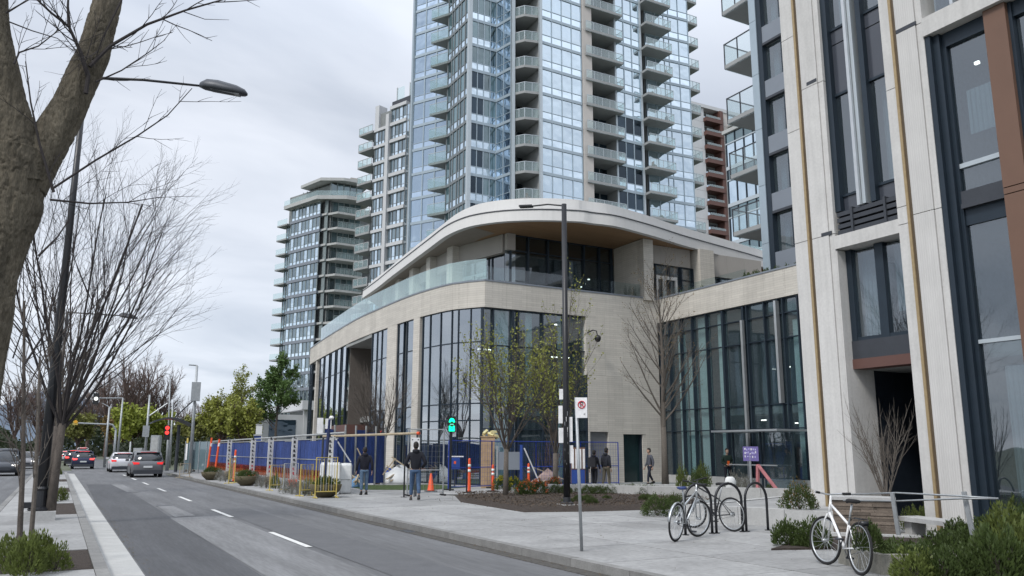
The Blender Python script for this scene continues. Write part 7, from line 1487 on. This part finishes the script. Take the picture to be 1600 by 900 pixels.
t, a, c = pole('signal pole with angled brace near the bus shelter', 226, 234, 617, 74, .12); b = MB(); b.tube([atD(230, 652, 74), atD(262, 630, 74)], .06, 6); b.build('brace', galv, t); link('control_box', cube(galv), t, facing(atD(228, 674, 73.8)) @ Matrix.Translation((-.25, -.45, 0)) @ Matrix.Diagonal((.5, .9, .3, 1)))
t, a, c = pole('tall lamp pole with grey box and short arm by the shelter', 298, 308, 571, 62, .13, 'street_lamp', 'street lamp'); b = MB(); b.tube([c, atD(295, 570, 62)], .05, 6); b.build('arm', galv, t); link('loudspeaker_box', cube(galv), t, facing(atD(306, 612, 61.8)) @ Matrix.Translation((-.3, -.65, -.1)) @ Matrix.Diagonal((.6, 1.3, .4, 1))); b = MB(); b.tube([atD(304, 624, 62), atD(270, 655, 66)], .05, 6); b.build('brace', dkgrey, t)
t, a, c = pole('thin lamp pole behind the bus shelter', 262, 266, 585, 92, .09, 'street_lamp', 'street lamp'); b = MB(); b.tube([c, atD(256, 583, 92)], .04, 6); b.build('arm', galv, t)
t, a, c = pole('slender grey pole left of the tall lamp pole', 266, 270, 628, 80, .1); t, a, c = pole('short pale post before the lime tree', 203, 204, 690, 80, .1); t, a, c = pole('slim dark sign post on the median beside the road', 93, 98, 690, 55, .05, 'sign_post', 'sign', dkgrey)
t, a, c = pole('signal post with red transit signal by the grey SUV', 262, 264, 665, 70, .14, 'transit_signal', 'traffic light'); head_box(t, atD(261, 676, 69.5), .42, 1.1, (red_l, red_l, off_l)); 
# bus shelter: curved roof and glazed panels
t = thing('bus_shelter', 'bus shelter with dark curved roof and grey glazed screens', 'bus shelter', (9, 62, 0)); b = MB(); rg = []
for k in range(11): q = k/10; x_ = 236+q*62; y_ = 656+6*(2*q-1)**2+q*4-3*math.sin(q*3.14); p = atD(x_, y_, 66); rg.append([p+V(0, -.9, 0), p+V(0, 1.2, 0), p+V(0, 1.2, .1), p+V(0, -.9, .12)])
b.loft(rg); b.build('roof', dkgrey, t); b = MB(); pr_ = atD(280, 664, 66); b.tube([(pr_.x, pr_.y, 0), pr_], .12, 8); b.build('column', dkgrey, t)
a = atD(273, 745, 62.5); c = atD(318, 745, 60); f_ = Fr((a.x, a.y), (c.x-a.x, c.y-a.y)); L_ = Vector((c.x-a.x, c.y-a.y)).length; zt_ = atD(280, 690, 62).z; sg = mkglass('shelter_glass', (.55, .65, .68), .05, haze=.55, hazecol=(.22, .30, .33))
for k in range(4): box('screen', sg, f_, L_*k/4+.03, L_*(k+1)/4-.03, .25, zt_, -.7, -.68, t); box('screen_post', galv, f_, L_*k/4-.03, L_*k/4+.03, 0, zt_+.05, -.72, -.65, t)
box('poster', signw, f_, .12, .3, .9, 2.0, -.64, -.62, t); box('poster', yel, f_, .14, .32, 2.05, 2.4, -.64, -.62, t)
# ticket kiosk boxes near the signals
for i, (px_, w_, yt, D, lb) in enumerate(((238, 12, 680, 76, 'pale grey cabinet beside the signal pole'), (212, 12, 700, 78, 'small white cabinet behind the white sedan'))):
    a = atD(px_-w_/2, 728, D); a.z = 0; k_ = D/1280; zt_ = atD(px_, yt, D).z; t = thing('cabinet', lb, 'cabinet', tuple(a)); f_ = Fr((a.x, a.y), (math.cos(YAW), -math.sin(YAW))); box('case', galv, f_, 0, w_*k_, 0, zt_, -.5, 0, t); box('door', alu, f_, .08, w_*k_-.08, .15, zt_-.15, 0, .02, t)
# white crates and equipment behind the hoarding
for i, (xl, xr_, yt, yb_, D, m_, lb) in enumerate(((398, 408, 664, 684, 75, white, 'white site cabin top above the hoarding'), (396, 407, 681, 689, 50, blue_p, 'blue drum rising above the hoarding'))):
    a = atD(xl, 700, D); c = atD(xr_, 700, D); z1_ = atD(xl, yt, D).z; t = thing('site_container', lb, 'container', (a.x, a.y, 0)); f_ = Fr((a.x, a.y), (c.x-a.x, c.y-a.y)); L_ = Vector((c.x-a.x, c.y-a.y)).length; box('case', m_, f_, 0, L_, 0, z1_, -L_, 0, t); box('rim', alu, f_, -.04, L_+.04, z1_, z1_+.08, -L_, .04, t)
for i, (px_, yt, D) in enumerate(((326, 684, 56), (338, 686, 53))): a = atD(px_, 700, D); t = thing('orange_marker', ('orange marker post above the far end of the hoarding, left', 'orange marker post above the far end of the hoarding, right')[i], 'marker', (a.x, a.y, 0)); b = MB(); b.tube([(0, 0, 0), (.15, 0, atD(px_, yt, D).z)], .06, 8); b.build('post', orange, t, loc=True); b = MB(); b.tube([(.13, 0, 1.8), (.15, 0, 2.0)], .07, 8); b.build('band', refw, t, loc=True)
def heap(label, px_, py_, w_, h_, m_, seed, name='tarpaulin_heap'):
    p = gp(px_, py_); R = random.Random(seed); t = thing(name, label, 'heap', tuple(p)); b = MB(); from mathutils import noise as mn
    rings = []
    for j in range(7):
        q = j/6; rings.append([(math.cos(a)*w_*(1-q**2.2)*(1+.25*mn.noise(Vector((math.cos(a)*2+seed, math.sin(a)*2, q*2)))), math.sin(a)*w_*.6*(1-q**2.2), h_*q*(1+.3*mn.noise(Vector((math.cos(a)*2, math.sin(a)*2+seed, q*3))))) for a in [2*PI*k/18 for k in range(18)]])
    b.loft(rings); b.build('sheet', m_, t, True, loc=True)
    b = MB()
    for k in range(5): a = R.uniform(0, 3.1); b.bar((-w_*.9*math.cos(a), -.5, R.uniform(0, .3)), (w_*.9*math.cos(a), .3, R.uniform(.4, h_*1.4)), .07, .04)
    b.build('timber_scraps', tan, t, loc=True)
heap('white sheeted heap with timber scraps behind the walking men', 622, 756, .9, .85, white, 1); heap('blue tarpaulin heap with scraps between the walking men', 604, 755, .55, .75, blue_p, 2); heap('small pale blue sack beside the man by the barrier', 556, 762, .28, .5, mk('pale_blue', (.15, .3, .5), .7), 3); heap('heap of brushwood and wraps inside the blue fence', 856, 758, .8, .7, mk('wrap_pinkish', (.3, .22, .2), .8, noise=(4, .4)), 4)
for k, (px_, lb) in enumerate(((846, 'upright bundle of cut branches inside the blue fence, left'), (868, 'upright bundle of cut branches inside the blue fence, right'))): tree('cut_branches', lb, tuple(gp(px_, 757)), dict(seg=[4, 3, 3], side=[4, 3, 3], k=[4, 3], t0=[.3, .3], ang=[26, 30], ratio=[.4, .4], rmin=.006, max=2), .2, .03, bark_r, 50+k, stems=[(math.sin(j)*.35, math.cos(j)*.35, 1.5, .02) for j in range(6)], cat='branches')
# ground debris inside the site, pallets
R = random.Random(14)
for i in range(7):
    p = gp(655+R.uniform(0, 80)+(90 if i > 3 else 0), 748+R.uniform(-1, 2)); t = thing('concrete_rubble', 'broken pale concrete lump on the ground inside the fence', 'rubble', (p.x, p.y, 0), R.uniform(0, 3), 'rubble lumps inside the fence'); b = MB(); s_ = R.uniform(.15, .35); b.loft([[(math.cos(a)*s_*k_*R.uniform(.8, 1.1), math.sin(a)*s_*k_*.7, z*s_) for a in [2*PI*q/7 for q in range(7)]] for z, k_ in ((0, .8), (.4, 1), (.8, .5))]); b.build('lump', conc_w, t, loc=True)
